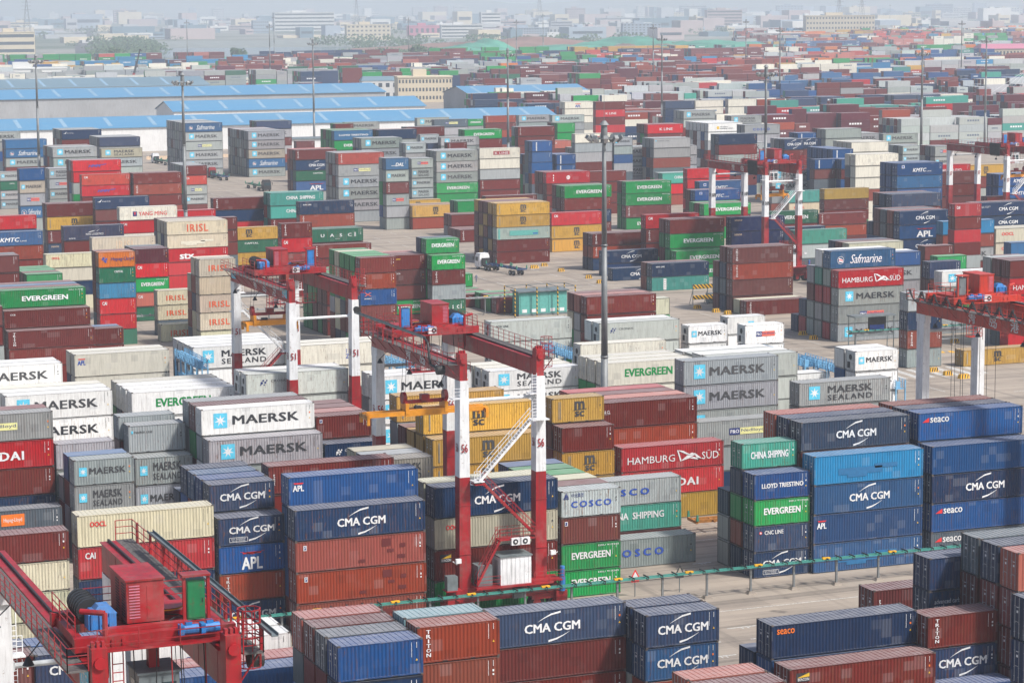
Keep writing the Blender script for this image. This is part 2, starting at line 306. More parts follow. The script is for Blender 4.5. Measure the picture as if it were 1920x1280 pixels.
HAZE = 0.00019
TABLE = """
48.78 154.25 20 2.560 0 0 ~nb/~nb/~nb/nb/*bl
48.78 157.00 20 2.560 0 1 ~bl/~sl/~sl/~mr/*sl
48.78 159.75 20 2.560 0 2 ~sl/~tr/~mr/~mr/*mr
48.78 162.50 20 2.560 0 3 ~gr/~mr/~bl/~sl/*pk
31.33 169.61 20 2.560 1 0 ~nb/~tr/nb/*nb:CM
31.33 172.36 20 2.560 1 1 ~gn/~bl/~mr/*bl
25.22 169.85 20 2.560 2 0 ~mr/~tr/~mr/*mr:mk
25.22 172.60 20 2.560 2 1 ~mr/~tr/~gn/nb
41.16 168.22 40 2.622 3 0 ~nb/~gr/*bl:ru
41.16 170.97 40 2.622 3 1 ~gn/~gr/*pk
39.19 174.26 40 2.930 4 0 ~wr/wr/*wr:CW
39.19 177.01 40 2.930 4 1 ~mr/~gr/*wr
54.90 155.56 20 2.639 5 0 ~tr/~tr/~sl/*tr/*tr:TT
54.90 158.31 20 2.639 5 1 ~gr/~gr/~mr/~mr/*cy
63.21 166.08 40 2.653 6 0 ~gn/*mr/*mr/*nb:CM
75.47 162.68 20 2.576 7 0 ~nb/~tr/*bb:CM/*nb:CM
75.47 165.43 20 2.576 7 1 ~gr/~gr/~nb/*nb
70.77 143.14 20 2.560 8 0 ~bl/~tr/~mr/*mr
70.77 145.89 20 2.560 8 1 ~sa/~sa/~sa/*sa
82.63 153.52 40 2.579 9 0 ~tr/~mr/*mr:BE
82.63 156.27 40 2.579 9 1 ~gr/~bl/bl/*nb:SE
82.63 159.02 40 2.579 9 2 ~tr/~gn/nb
94.94 154.83 20 2.520 10 0 ~nb/~mr/*nb:CM/*mr:TT
94.88 152.27 20 2.650 11 0 ~bl/*bl
98.84 169.49 20 2.809 12 0 ~mr/~mr/*mr:tx
98.40 160.36 40 2.605 13 0 ~nb/~nb/~nb/*nb:AD/*nb
101.06 152.30 40 2.980 14 0 ~bl/mr/*mr/*mr/*sa:TT
101.06 155.05 40 2.980 14 1 ~gr/~nb/~mr/*mr/*nb
101.06 157.80 40 2.980 14 2 ~bl/~nb/~mr/*mr/*sl
87.59 130.26 40 2.930 15 0 ~mr/~nb/~gr/~nb/*nb/*nb
36.47 249.26 40 2.871 16 0 ~rd/*nb/*mr/*rd:HY/*gr:PY
36.47 252.01 40 2.871 16 1 ~bl/~nb/~sl/~bl/mr
35.66 241.95 40 2.930 17 0 ~gr/*sl:HL
35.76 208.92 20 2.631 18 0 *cr/*cr/*cr/*mr
42.73 209.59 40 2.883 19 0 *mr/*nb/*rd:CA/*cr:OO
49.01 241.06 20 2.632 20 0 ~gr/gr/*gr:MS/*gr:MA
49.01 243.81 20 2.632 20 1 ~sl/~gr/~mr/sb
49.01 246.56 20 2.632 20 2 ~nb/~mr/gr
48.88 249.12 20 2.718 21 0 ~gr/gr/gr/*gr
56.90 248.33 20 2.976 22 0 ~gr/*gr:MA/*gr:MS
56.90 251.08 20 2.976 22 1 ~gn/~mr/~gr/*gr:ML
56.47 253.63 20 2.500 23 0 ~gr/~gn/~bl/mr/*gr:MA
55.28 209.38 20 2.560 24 0 *nb:CM/*tr:TT/*bl:AP/*nb:CMe
55.28 212.13 20 2.560 24 1 ~gn/~nb/~nb/nb/*nb:CM
55.28 214.88 20 2.560 24 2 ~mr/~sl/~mr/~gr/*bl
55.28 217.63 20 2.560 24 3 ~sb/~tr/~mr/~tr/*sb
55.28 220.38 20 2.560 24 4 ~sl/~bl/~nb/~bl/*nb
55.28 223.13 20 2.560 24 5 ~nb/~nb/~sl/nb
63.38 243.00 40 2.795 25 0 ~mr/~gr/gr/*gr:MA
63.38 245.75 40 2.795 25 1 ~gr/~wr/~wr/gr/*wr:MA
63.38 248.50 40 2.795 25 2 ~bl/~nb/~mr/~gn/*mr
63.38 251.25 40 2.795 25 3 ~mr/~tr/~bl/~gr/*gr
75.79 243.00 20 2.478 26 0 ~nb/~bl/~nb/*nb:CR
75.79 245.75 20 2.478 26 1 ~gr/~bl/~nb/mr/*mr:bx
75.79 248.50 20 2.478 26 2 ~pk/~mr/~nb/~pk/pk
75.79 251.25 20 2.478 26 3 ~bl/~nb/~gr/~mr/mr
75.79 254.00 20 2.478 26 4 ~mr/~gr/~nb/~sl/mr
61.92 215.96 40 2.662 27 0 ~gr/~mr/~mr/mr/*mr:tx
61.40 207.81 40 2.755 28 0 ~mr/~bl/~bl/bl/*bl:ap
61.11 205.05 40 2.834 29 0 *tr:W/*tr:bx/*tr:bx/*nb:CM
72.88 218.51 20 2.520 30 0 ~gr/~mr/~gr/~gr:MA/*gs:MS
72.88 221.26 20 2.520 30 1 ~tr/~gr/~bl/~nb/gr
72.88 224.01 20 2.520 30 2 ~sl/~cr/~gn/~gr/cr
84.09 232.80 40 2.864 31 0 ~mr/~yl/*yl:MC/*yl:MC
84.09 235.55 40 2.864 31 1 ~ys/~mr/~ys/yl/*ys:MC
84.09 238.30 40 2.864 31 2 ~sl/~bl/~tr/yl
84.09 241.05 40 2.864 31 3 ~gr/~mr/~gr/mr
84.09 243.80 40 2.864 31 4 ~yl/~gn/~mr/~gr/*yl:MC
100.24 237.20 20 2.706 32 0 ~yl/yl/*yl:MC/*mr
100.24 239.95 20 2.706 32 1 ~bl/~gr/~mr/mr/*ys:MC
107.86 245.33 40 2.930 33 0 ~mr/~mr/*tr/*mr:CC
107.86 248.08 40 2.930 33 1 ~nb/~gr/~sl/sa
107.86 250.83 40 2.930 33 2 ~mr/~gr/~mr/mr
107.86 253.58 40 2.930 33 3 ~sl/~sl/~bl/rd
121.76 252.20 40 2.930 34 0 ~gr/~gr/*gr:MA/*gr:MA/*gr:MA
120.12 245.35 40 2.930 35 0 ~nb/gr/*gr:PY
107.04 237.01 40 2.734 36 0 *yl/*rd:HY/*rd:HS
94.72 221.97 40 2.641 37 0 mr/*tl:CS/*gr:CO
94.13 217.45 40 2.930 38 0 *gr:CO
88.01 208.47 20 2.560 39 0 *gn:EV/*gn:EV/*mr:bx/*lg:CC2
88.01 211.22 20 2.560 39 1 ~nb/~sl/~gn/mr
88.01 213.97 20 2.560 39 2 ~gr/~mr/~gn/cr
88.01 216.72 20 2.560 39 3 ~gn/~gr/~gn/gn
88.01 219.47 20 2.560 39 4 ~sl/~bl/~gr/gn
88.01 222.22 20 2.560 39 5 ~mr/~sl/~nb/bl
75.19 207.89 40 2.930 40 0 *gn/*mr:BE/*cr:OO/*nb:CM
75.19 210.64 40 2.930 40 1 ~cr/~cr/~cr/*cr
108.26 208.52 20 2.560 41 0 *nb:CMe/*nb:CN/*gn:EV/*bl:LT
108.26 211.27 20 2.560 41 1 nb/tr/gn/nb/*tl:CS
108.26 214.02 20 2.560 41 2 lg/lg/nb
114.53 208.05 40 2.909 42 0 *bb:W/*bl:ap/*bb:CM/*lb:W
114.53 210.80 40 2.909 42 1 ~nb/~gr/~nb/mr/*nb:CM
114.53 213.55 40 2.909 42 2 ~bl/~nb/~nb/~mr/*nb
114.53 216.30 40 2.909 42 3 ~nb/~bl/~sa/~sa/*sa
127.78 208.10 40 2.910 43 0 *sl:SR/*bl:SR/*nb:CM/*bl
127.78 210.85 40 2.910 43 1 ~nb/~bl/~sl/bl/*bl:SR
127.78 213.60 40 2.910 43 2 ~nb/~nb/~bl/~nb/*nb
127.78 216.35 40 2.910 43 3 ~gr/~tr/~mr/~sl/*tr
136.60 252.02 40 2.795 44 0 ~gr/~gr/gr/*gr:MS
44.56 284.12 40 2.839 45 0 ~nb/~bl/~wr/~wr/*wr:MA
44.56 286.87 40 2.839 45 1 ~nb/~sl/~nb/~wr/wr
62.95 307.06 40 2.930 46 0 ~cw/~cw/*cw/*cw:ap
62.95 309.81 40 2.930 46 1 ~bl/~bl/~nb/cw
48.62 276.06 40 2.980 47 0 ~wr/~bl/*wr:MA/*wr:MA
48.62 278.81 40 2.980 47 1 ~gn/~bl/~gr/wr
48.62 281.56 40 2.980 47 2 ~sl/~bl/~bl/cw
62.66 274.46 40 2.908 48 0 ~wr/~gr/wr/*wr:EG
62.66 277.21 40 2.908 48 1 ~wr/~gr/~tr/*wr
62.66 279.96 40 2.908 48 2 ~bl/~sl/~nb/*wr
62.66 282.71 40 2.908 48 3 ~mr/~cw/~gn/*cw
78.32 307.27 40 2.930 49 0 ~gr/~wr/wr/*wr:MS
78.32 310.02 40 2.930 49 1 ~wr/~wr/~wr/wr
78.32 312.77 40 2.930 49 2 ~gn/~nb/~wr/wr
78.32 315.52 40 2.930 49 3 ~wr/~wr/~nb/wr
90.57 303.24 40 2.930 50 0 ~cw/~mr/cw/*cw:ZI
90.57 305.99 40 2.930 50 1 ~tr/~gr/~cw/cw
74.58 268.63 40 2.755 51 0 ~sl/~cg/~cg/cg/*cg:CR
74.58 271.38 40 2.755 51 1 ~gr/~tr/~wr/~gr/*wr
91.79 273.95 40 2.930 52 0 ~wr/wr:MA/*wr:MA/*wr:MA
91.79 276.70 40 2.930 52 1 ~wr/~mr/~sl/*wr
108.98 280.96 40 2.582 53 0 ~sl/wr/*wr:MS/*wr:MS
108.98 283.71 40 2.582 53 1 ~gr/~mr/~gr/*cw
108.98 286.46 40 2.582 53 2 ~mr/~bl/~gr/cw
120.83 272.68 40 2.930 54 0 ~sl/~tr/cw/*cw:EG
120.83 275.43 40 2.930 54 1 ~cw/~mr/~gn/*cw
120.83 278.18 40 2.930 54 2 ~sl/~bl/~gn/*cw
135.99 308.47 40 2.888 55 0 ~cg/~cg/cg/*cg:CR
135.99 311.22 40 2.888 55 1 ~mr/~wr/~tr/wr:tv
124.74 288.98 40 2.930 56 0 ~tr/~cw/~cw/*cw
150.27 309.78 20 2.560 57 0 ~bl/~mr/wr/*wr:MA
155.17 301.98 20 2.750 58 0 ~bl/~gn/wr/*wr:PR
159.52 316.03 20 2.560 59 0 ~nb/~wr/wr/*wr:st
134.61 276.32 40 2.894 60 0 ~gn/~cg/~cg/cg
134.61 279.07 40 2.894 60 1 ~mr/~wr/~bl/wr
134.46 271.02 40 2.966 61 0 ~mr/~cg/cg/*cg
134.46 273.77 40 2.966 61 1 ~wr/~nb/~mr/wr
149.93 262.38 20 2.565 62 0 ~wr/~wr/wr/wr:MA/*wr:MA
149.93 265.13 20 2.565 62 1 ~bl/~wr/~nb/~bl/wr
149.42 279.46 20 2.560 63 0 ~wr/~wr/wr:MA
122.43 314.85 40 2.930 64 0 ~gr/~gn/*cg/*cg:NK
61.26 343.63 40 2.566 65 0 ~gn/~mr/*mr/*mr:TT
61.26 346.38 40 2.566 65 1 ~mr/~mr/~mr/mr/*mr:cc
61.26 349.13 40 2.566 65 2 ~bl/~sl/~gr/~gr/gn/*gn:EV
61.26 351.88 40 2.566 65 3 ~mr/~gn/~mr/~sl/~tr/mr
61.26 354.63 40 2.566 65 4 ~gr/~sb/~mr/~bl/~sb/sb
61.26 357.38 40 2.566 65 5 ~mr/~gn/~mr/~bl/~mr/mr
48.30 343.17 40 2.793 66 0 ~mr/~mr/~gr/mr/mr
79.79 380.29 20 2.560 67 0 mr/*mr:mk
79.79 383.04 20 2.560 67 1 ~bl/sb
62.48 406.40 40 2.930 68 0 ~mr/~mr/~gn/mr/mr
62.48 409.15 40 2.930 68 1 ~gn/~gn/~tr/~sl/sl
75.87 407.35 20 2.808 69 0 ~nb/~sl/~gn/gn
75.87 410.10 20 2.808 69 1 ~gn/~gn/~gr/mr
75.87 412.85 20 2.808 69 2 ~gn/~gn/~nb/gn
75.87 415.60 20 2.808 69 3 ~nb/~sl/~nb/gn
75.87 418.35 20 2.808 69 4 ~gn/~mr/~bl/gn
94.20 468.62 20 2.723 70 0 ~gn/~mr
94.20 471.37 20 2.723 70 1 ~nb/~or
94.20 474.12 20 2.723 70 2 ~sl/~or
85.85 397.06 20 2.560 71 0 ~dg/*rd/*rd:CA/*lb/*dg:CP/*or:HL
85.85 399.81 20 2.560 71 1 ~gr/~sl/~mr/~mr/~mr/mr
98.39 425.24 20 2.560 72 0 dg/sa:CA/gn:EV/*rd:CA/*dm:dm
98.39 427.99 20 2.560 72 1 ~dm/~sl/~tr/~nb/dm
98.39 430.74 20 2.560 72 2 ~mr/~gr/~gn/~mr/sl
97.39 405.21 20 2.560 73 0 ~sl/*cr:IR/*cr:IR
96.00 397.32 20 2.930 74 0 *cr:IR
99.84 386.40 20 2.930 75 0 cr:IR/*cr:IR/*cr:IR/*cr/*cr:IR
99.84 389.15 20 2.930 75 1 ~cr/~cr/~nb/~tr/cr
99.84 391.90 20 2.930 75 2 ~sl/~mr/~tr/cr
77.34 462.41 40 2.665 76 0 ~tr/~bl/mr/*tr:mk/*bl:KM
86.65 516.88 40 2.930 77 0 ~bl/~gr/bl/*rd:mk
87.15 448.00 40 2.560 78 0 ~cr/~nb/cr/*cr:OO
106.27 543.30 40 2.930 79 0 nb:se/mr:TT/*yl:MC/*mr:mk
106.27 546.05 40 2.930 79 1 ~nb/~sl/~mr/mr
98.37 486.86 40 2.930 80 0 ~sl/~nv/mr/*nv:NL
98.51 460.86 40 2.927 81 0 ~cr/~cr/~cr/*cr:I2
115.38 470.68 40 2.657 82 0 ~rd/rd/*rd:ST/*cr:W/*cr:IR
115.38 473.43 40 2.657 82 1 ~mr/~mr/~gr/~nb/cr
115.38 476.18 40 2.657 82 2 ~nb/~cr/~bl/~cr/cr
115.38 478.93 40 2.657 82 3 ~nb/~mr/~mr/~sl/mr
113.31 502.58 40 2.751 83 0 ~bl/~bl/~cw/rd:CA/*cw:YM
115.84 537.93 40 2.630 84 0 ~nb/~mr/mr/mr/*nb:NY
124.57 513.87 40 2.930 85 0 ~mr/~nb/~mr/rd
126.49 481.49 20 2.557 86 0 ~mr/~sl/~mr/mr:TT/mr
129.76 484.68 40 2.560 87 0 *~mr/*~yl/*dg:CP/*yl:MC
132.12 448.72 20 2.814 88 0 ~mr/~tr/*~mr/*rd:CA/*mr:TT
139.32 525.31 40 2.614 89 0 ~rd/~rd/rd/nb:mk/*mr:TT
150.67 520.00 40 2.843 90 0 ~tl/~tl/mr:TT/tl:CS/*tl:CS
150.67 522.75 40 2.843 90 1 ~sl/~gn/~tl/~tr/tl
150.88 498.77 40 2.772 91 0 ~tr/~nb/~mr/*tr:TT/*nb:NK
143.07 469.66 40 2.672 92 0 ~mr/~dg/mr/*dg:UA
143.07 472.41 40 2.672 92 1 ~mr/~nb/~mr/dg
143.21 464.89 40 2.682 93 0 ~mr/mr/*mr:TT
119.64 675.92 20 2.560 94 0 gr:MA/gr:MA/dg:CP/gr:MA
106.46 576.30 20 2.930 95 0 ~gb/~gr/sb:SF/gr:PR/gb:MA/bl
125.17 635.78 20 2.680 96 0 ~gr/~gr/gr:MA/gr:PR/gr:MS
125.17 638.53 20 2.680 96 1 ~nb/~gr/~gr/~sl/gr
126.05 743.80 40 2.930 97 0 ~gr/~gr/~sl/~bl/gr/gr:MA
130.47 726.19 40 2.692 98 0 ~nb/~gr/~mr/gr:MA/sb:SF/sb
130.47 728.94 40 2.692 98 1 ~mr/~tr/~nb/~mr/~mr/bl
151.01 745.54 40 2.930 99 0 ~mr/~gr/~gr/~gr/mr/nb:NY
151.01 748.29 40 2.930 99 1 ~mr/~gn/~sl/~mr/~mr/gr
151.01 751.04 40 2.930 99 2 ~mr/~tr/~gr/~gr/~mr/gr
151.01 753.79 40 2.930 99 3 ~gr/~nb/~sl/~gr/~gr/sl
151.01 756.54 40 2.930 99 4 ~gr/~gr/~gn/~gr/~mr/gr
155.82 715.30 40 2.785 100 0 ~gr/~tr/~mr/~nb/gr/nb:mk
155.82 718.05 40 2.785 100 1 ~mr/~gr/~gn/~mr/~nb/gr
155.82 720.80 40 2.785 100 2 ~mr/~gr/~gr/~mr/~gn/gr
155.82 723.55 40 2.785 100 3 ~gr/~gr/~mr/~gn/~mr/gr
155.82 726.30 40 2.785 100 4 ~bl/~gr/~gr/~sl/~sl/gr
155.66 712.10 40 2.732 101 0 ~gb/~gb/gr/gr:MA/gb:MS
133.22 670.22 40 2.793 102 0 ~mr/~nb/~gr/~gr/gr:MA/*gr:MA
133.22 672.97 40 2.793 102 1 ~gr/~gr/~gr/~gr/~gr/gr
133.22 675.72 40 2.793 102 2 ~nb/~gr/~gr/~gr/~tr/gr
133.22 678.47 40 2.793 102 3 ~nb/~mr/~mr/~tr/~nb/mr
133.22 681.22 40 2.793 102 4 ~nb/~gr/~gr/~tr/~bl/gr
126.55 612.05 40 2.787 103 0 ~sl/~rd/~gn/~gr/rd/*ro:HM
126.55 614.80 40 2.787 103 1 ~gr/~mr/~gr/~bl/~mr/gr
126.55 617.55 40 2.787 103 2 ~mr/~mr/~mr/~mr/~mr/mr
127.13 604.97 40 2.731 104 0 ~mr/~or2/mr:mk/*ro:HM/*or2:CA
139.90 603.86 40 2.729 105 0 ~sl/~tr/mr/*tr:TT/*mr
139.90 606.61 40 2.729 105 1 ~sl/~sl/~bl/~mr/mr
161.73 638.56 20 2.560 106 0 ~mr/gr:MA/gr:PY/or2:CA/mr:TT
161.73 641.31 20 2.560 106 1 ~mr/~gr/~gn/~mr/gr
161.73 644.06 20 2.560 106 2 ~gr/~gn/~gr/~tr/gr
161.73 646.81 20 2.560 106 3 ~mr/~mr/~gr/~sl/gr
161.73 649.56 20 2.560 106 4 ~tr/~gr/~gr/~gn/gr
161.73 652.31 20 2.560 106 5 ~bl/~tr/~nb/~bl/gr
195.24 768.91 40 2.930 107 0 gr/gr:MA/gr:MA/gr:PY/gr:MA/sb:SF
195.24 771.66 40 2.930 107 1 ~gr/gr/gr/gr/gr/gr
195.24 774.41 40 2.930 107 2 ~gr/gr/gr/gr/gr/gr
195.24 777.16 40 2.930 107 3 ~gr/gr/sl/gr/lg/gr
195.24 779.91 40 2.930 107 4 ~gr/gr/gr/gr/gr/gr
195.24 782.66 40 2.930 107 5 ~gr/gr/lg/gr/gr/sl
195.24 785.41 40 2.930 107 6 ~gr/lg/gr/mr/gr/gr
195.24 788.16 40 2.930 107 7 ~gr/gr/gr/gr/gr/gr
195.24 790.91 40 2.930 107 8 gr/sl/gr/gr/gr/lg
214.69 764.77 40 2.948 108 0 gr:MA/sb:SF/gb:MA/gr:MA/gr:MA
214.69 767.52 40 2.948 108 1 gr/gr/mr/gr/gr
214.69 770.27 40 2.948 108 2 gr/gr/gr/gr/sl
214.69 773.02 40 2.948 108 3 gr/gr/wr/lg/gr
214.69 775.77 40 2.948 108 4 gr/gr/gr/lg/mr
214.69 778.52 40 2.948 108 5 gr/gr/mr/gr/gr
214.69 781.27 40 2.948 108 6 gr/sb/gr/gr/lg
214.69 784.02 40 2.948 108 7 lg/gr/gr/gr/gr
214.69 786.77 40 2.948 108 8 gr/gr/wr/gr/mr
199.61 662.96 40 2.930 109 0 gr/bl:AP/dg:CP/nb:CM/mr:TT
199.61 665.71 40 2.930 109 1 ~gr/mr/nb/mr/tr
199.61 668.46 40 2.930 109 2 ~gr/mr/mr/mr/or2
190.69 595.86 40 2.930 110 0 gr/gr:MA/*gr:MA/*gr:MA/*gr:PY/*or2:TT
190.69 598.61 40 2.930 110 1 ~gr/gr/gr/mr/gr/gr
190.69 601.36 40 2.930 110 2 ~gr/gr/gr/gr/mr/gr
190.69 604.11 40 2.930 110 3 ~gr/gr/gr/gr/gr/gr
195.15 571.97 20 2.930 111 0 gr/gr/gr:PR/mr:TT/gr:MA/sb:DA
195.15 574.72 20 2.930 111 1 ~gr/~bl/~gn/~gn/~gr/gr
212.15 601.22 20 2.560 112 0 ~gr/gr/gr:MS/gr:MA/gr:MS/gr:PR
212.15 603.97 20 2.560 112 1 ~bl/~gr/~nb/~gr/~gn/gr
232.65 638.58 40 2.930 113 0 gn/*gn:EV/*gr:MA/*gr:MA/*gr:MA
232.65 641.33 40 2.930 113 1 ~gn/~gr/~gr/~gr/gr
232.65 644.08 40 2.930 113 2 ~gn/~gr/~gr/~gr/gr
232.65 646.83 40 2.930 113 3 ~bl/~gr/~mr/~gr/gr
247.65 644.44 40 2.930 114 0 mr/mr:TT/lg/cw/*cw:KR
202.82 587.19 40 2.930 115 0 ~tr/yl:MC
201.27 570.02 40 2.930 116 0 tr/*yl:MC
201.27 572.77 40 2.930 116 1 ~mr/mr
201.27 575.52 40 2.930 116 2 ~tr/yl
201.19 542.48 40 2.932 117 0 mr/mr
201.19 545.23 40 2.932 117 1 ~gr/mr
200.36 534.43 40 2.980 118 0 mr:TT
200.36 537.18 40 2.980 118 1 mr
200.36 539.93 40 2.980 118 2 mr
204.74 547.79 40 2.830 119 0 ~mr/~mr/gn
204.74 550.54 40 2.830 119 1 ~gn/~mr/dg
190.69 486.43 40 2.590 120 0 *mr/*mr:mk/*pg:pg/*yl:MC/*yl:MC
190.69 489.18 40 2.590 120 1 mr/yl/nb/mr/yl
190.69 491.93 40 2.590 120 2 nb/nb/mr/yl/mr
190.69 494.68 40 2.590 120 3 yl/mr/yl/mr/mr
190.69 497.43 40 2.590 120 4 mr/mr/mr/mr/yl
193.39 499.99 40 2.696 121 0 ~mr/~mr/~mr/~mr/mr
210.95 504.68 40 2.930 122 0 yl:MC/*yl:MC/*rd:CA
229.18 540.19 40 2.930 123 0 mr/nb/*mr/*gn:EV
229.18 542.94 40 2.930 123 1 ~mr/~mr/mr/gn
229.18 545.69 40 2.930 123 2 ~mr/~gr/mr/mr
248.09 546.61 40 2.930 124 0 gn:EV/*mr:TT/*gn:EV/*gn:EV
248.09 549.36 40 2.930 124 1 gn/gn/gn/mr
213.37 460.20 40 2.930 125 0 ~gn/mr/mr:TT/*rd:CA
213.12 448.04 40 2.921 126 0 ~mr/gn:EV/*gn:EV/*mr
213.12 450.79 40 2.921 126 1 ~mr/mr/gn/mr
213.28 445.48 40 2.775 127 0 gn:EV/*gn:EV
204.04 466.22 40 2.560 128 0 nb/tr:TT/*mr:TT
204.04 468.97 40 2.560 128 1 nb/tr/mr
201.97 455.84 40 2.560 129 0 nb/*nb:CM
199.94 446.88 40 2.560 130 0 *nb:CM
199.76 427.98 40 2.664 131 0 *tl:tv/*nb:NK
199.76 430.73 40 2.664 131 1 ~tr/mr
199.09 392.53 40 2.912 132 0 mr/*mr:mk/*tr:TT/*mr:TT
199.09 395.28 40 2.912 132 1 nb/sl/nb/mr
199.09 398.03 40 2.912 132 2 mr/sl/mr
199.18 387.22 40 2.646 133 0 *mr:TT
199.18 389.97 40 2.646 133 1 cr
226.55 447.41 40 2.925 134 0 ~nv/~nv/*nv:se/*nv:se
197.35 351.12 40 2.930 135 0 *gr:MA/*gr:PR/*gr:MA/*rd:HS
197.35 353.87 40 2.930 135 1 rd/gr/rd/gr/*sb:SF
197.35 356.62 40 2.930 135 2 gr/gr/rd/tl/wr
197.35 359.37 40 2.930 135 3 gr/gr/mr/gr
197.35 362.12 40 2.930 135 4 rd/nb
197.35 364.87 40 2.930 135 5 nb
221.25 385.25 40 2.568 136 0 ~gr/gr/gr:MA/bl
221.25 388.00 40 2.568 136 1 ~mr/~sl/~sl/wr
235.57 387.54 20 2.717 137 0 ~mr/~mr/mr/mr
234.36 390.10 20 2.534 138 0 ~bl/~mr/~tl
218.12 357.05 20 2.918 139 0 ~mr/~gn/mr/*nb
231.29 376.21 20 2.560 140 0 ~sl/~nb/~mr/gn
217.74 352.61 40 2.622 141 0 *~gr/*~gn/*gr/*wr:MA
218.59 333.74 40 2.819 142 0 ~rd/mr/rd:HY/rd:HS/mr
218.59 336.49 40 2.819 142 1 ~sl/~sl/~mr/~tr/mr
218.59 339.24 40 2.819 142 2 ~gr/~gr/~gr/~mr/gr
192.73 321.63 20 2.864 143 0 *~gr/*tr:TT/*nb:mk/*gr
201.18 319.26 40 2.560 144 0 *yl:MC
270.18 458.22 40 2.814 145 0 ~mr/~gn/~mr/mr/*nb:mk
270.18 460.97 40 2.814 145 1 ~sl/~gr/~nb/~nb/nb
270.18 463.72 40 2.814 145 2 ~mr/~nb/~gr/~nb/mr
264.17 444.66 40 2.922 146 0 ~nb/nb:CM/*bl:AP/*nb:CM
264.17 447.41 40 2.922 146 1 ~tr/~tr/mr/tr
264.17 450.16 40 2.922 146 2 ~mr/~sl/sl/sl
264.17 452.91 40 2.922 146 3 ~mr/~bl/mr/mr
264.17 455.66 40 2.922 146 4 ~bl/~bl/nb
263.56 426.88 40 2.772 147 0 mr/gr:MA/tr/lb:W
276.68 434.40 40 2.746 148 0 ~mr/~nb/~nb/nb:CMr/*nb:CMr
276.68 437.15 40 2.746 148 1 ~mr/~mr/~sl/~sl/mr
260.65 417.69 20 2.560 149 0 ~mr/~gr/~mr/~rd/mr/*rd:CA
277.46 429.09 40 2.973 150 0 ~cr/cr:oo/cr:oo
277.46 431.84 40 2.973 150 1 ~cr/~bl/cr
265.44 405.17 20 2.893 151 0 ~nb/~nb/sb
254.79 393.21 20 2.560 152 0 ~sl/~mr/mr
295.05 498.00 40 2.930 153 0 ~sl/~bl/nb/bl:KM/*sb:mk/*bl:KM
295.05 500.75 40 2.930 153 1 ~mr/~gn/~mr/bl/bl/bl
295.05 503.50 40 2.930 153 2 ~sl/~gr/~bl/bl/bl/bl
319.22 492.95 40 2.930 154 0 ~bl/~bl/nb/bl:KM/bl:KM
319.22 495.70 40 2.930 154 1 ~gr/~sl/~bl/bl/bl
310.26 505.62 40 2.930 155 0 ~mr/~gr/mr/*mr/*mr
310.00 509.69 40 2.677 156 0 ~mr/~mr/~sl/~gr/~mr/rd:HL2
329.27 523.52 40 2.930 157 0 ~yl/~tr/~gr/mr/yl:MC
301.35 469.77 20 2.930 158 0 ~mr/~tr/~mr/mr:st
322.46 583.79 40 2.930 159 0 ~mr/~mr/~rd:CA/~dg:CP
322.46 586.54 40 2.930 159 1 ~mr/~mr/~mr/~mr
287.35 536.47 40 2.930 160 0 ~mr/cr:oo/*tl
306.29 542.59 40 2.560 161 0 ~mr/~mr:mk/~yl:MC
289.02 521.58 40 2.560 162 0 ~gn/~mr/*mr/*yl
255.81 486.37 40 2.930 163 0 ~nb/mr/*dg:EV
268.06 486.02 40 2.624 164 0 ~mr/tr/*mr:TT
239.32 444.19 40 2.930 165 0 ~sl/lg/*tl
238.72 452.27 40 2.897 166 0 ~mr/mr/nb
236.16 416.46 40 2.930 167 0 ~sl/~mr/cr
236.16 419.21 40 2.930 167 1 ~mr/~gn/mr
236.16 421.96 40 2.930 167 2 ~gr/~mr/nb
321.02 565.53 20 2.930 168 0 ~mr/~nb/~wg/~nb
330.20 567.48 20 2.930 169 0 ~rd/~rd/~tl
304.49 534.10 40 2.902 170 0 ~cw/~cw/~tr/cw/cw/*cw
304.49 536.85 40 2.902 170 1 ~mr/~tr/~sl/~mr/~sl/cw
353.36 622.13 40 2.930 171 0 ~mr/~cw/~tr/cw/cw:rf
353.36 624.88 40 2.930 171 1 ~cw/~mr/~sl/~gn/cw
353.36 627.63 40 2.930 171 2 ~mr/~mr/~nb/~gn/cw
353.36 630.38 40 2.930 171 3 ~sl/~nb/~cw/~mr/cw
308.87 553.42 20 2.929 172 0 ~mr/~tr/~gr/~bl/~bl/bl:tv
308.87 556.17 20 2.929 172 1 ~bl/~bl/~gn/~tr/~bl/bl
308.87 558.92 20 2.929 172 2 ~tr/~mr/~bl/~mr/~mr/bl
308.87 561.67 20 2.929 172 3 ~bl/~gr/~bl/~mr/~tr/bl
308.87 564.42 20 2.929 172 4 ~bl/~mr/~sl/~bl/~bl/bl
308.39 548.11 20 2.561 173 0 ~sl/~gn/~mr/~bl/mr/bl:tv
308.39 550.86 20 2.561 173 1 ~gn/~bl/~bl/~gr/~mr/bl
302.28 550.82 20 2.560 174 0 ~bl/~nb/~mr/~sl/mr/bl:tv
319.50 609.71 40 2.930 175 0 ~gr/~tr/~gr/gr/gr:MS
299.28 568.15 40 2.930 176 0 ~tr/gr/gr:MA/*gr:MA
373.72 661.69 40 2.930 177 0 ~gr/~nb/~sl/~gr/gr:MA
373.72 664.44 40 2.930 177 1 ~mr/~nb/~gn/~bl/gr
373.72 667.19 40 2.930 177 2 ~gr/~gr/~gr/~mr/gr
373.72 669.94 40 2.930 177 3 ~sl/~tr/~mr/~gn/~gr
383.62 656.27 40 2.930 178 0 ~gr/~gr/~tr/gr/gr:MA
358.72 647.23 40 2.851 179 0 ~nb/~mr/~sl/~gr/gr/gr
358.72 649.98 40 2.851 179 1 ~tr/~mr/~tr/~nb/~bl/gr
358.72 652.73 40 2.851 179 2 ~mr/~mr/~gn/~bl/~gn/mr
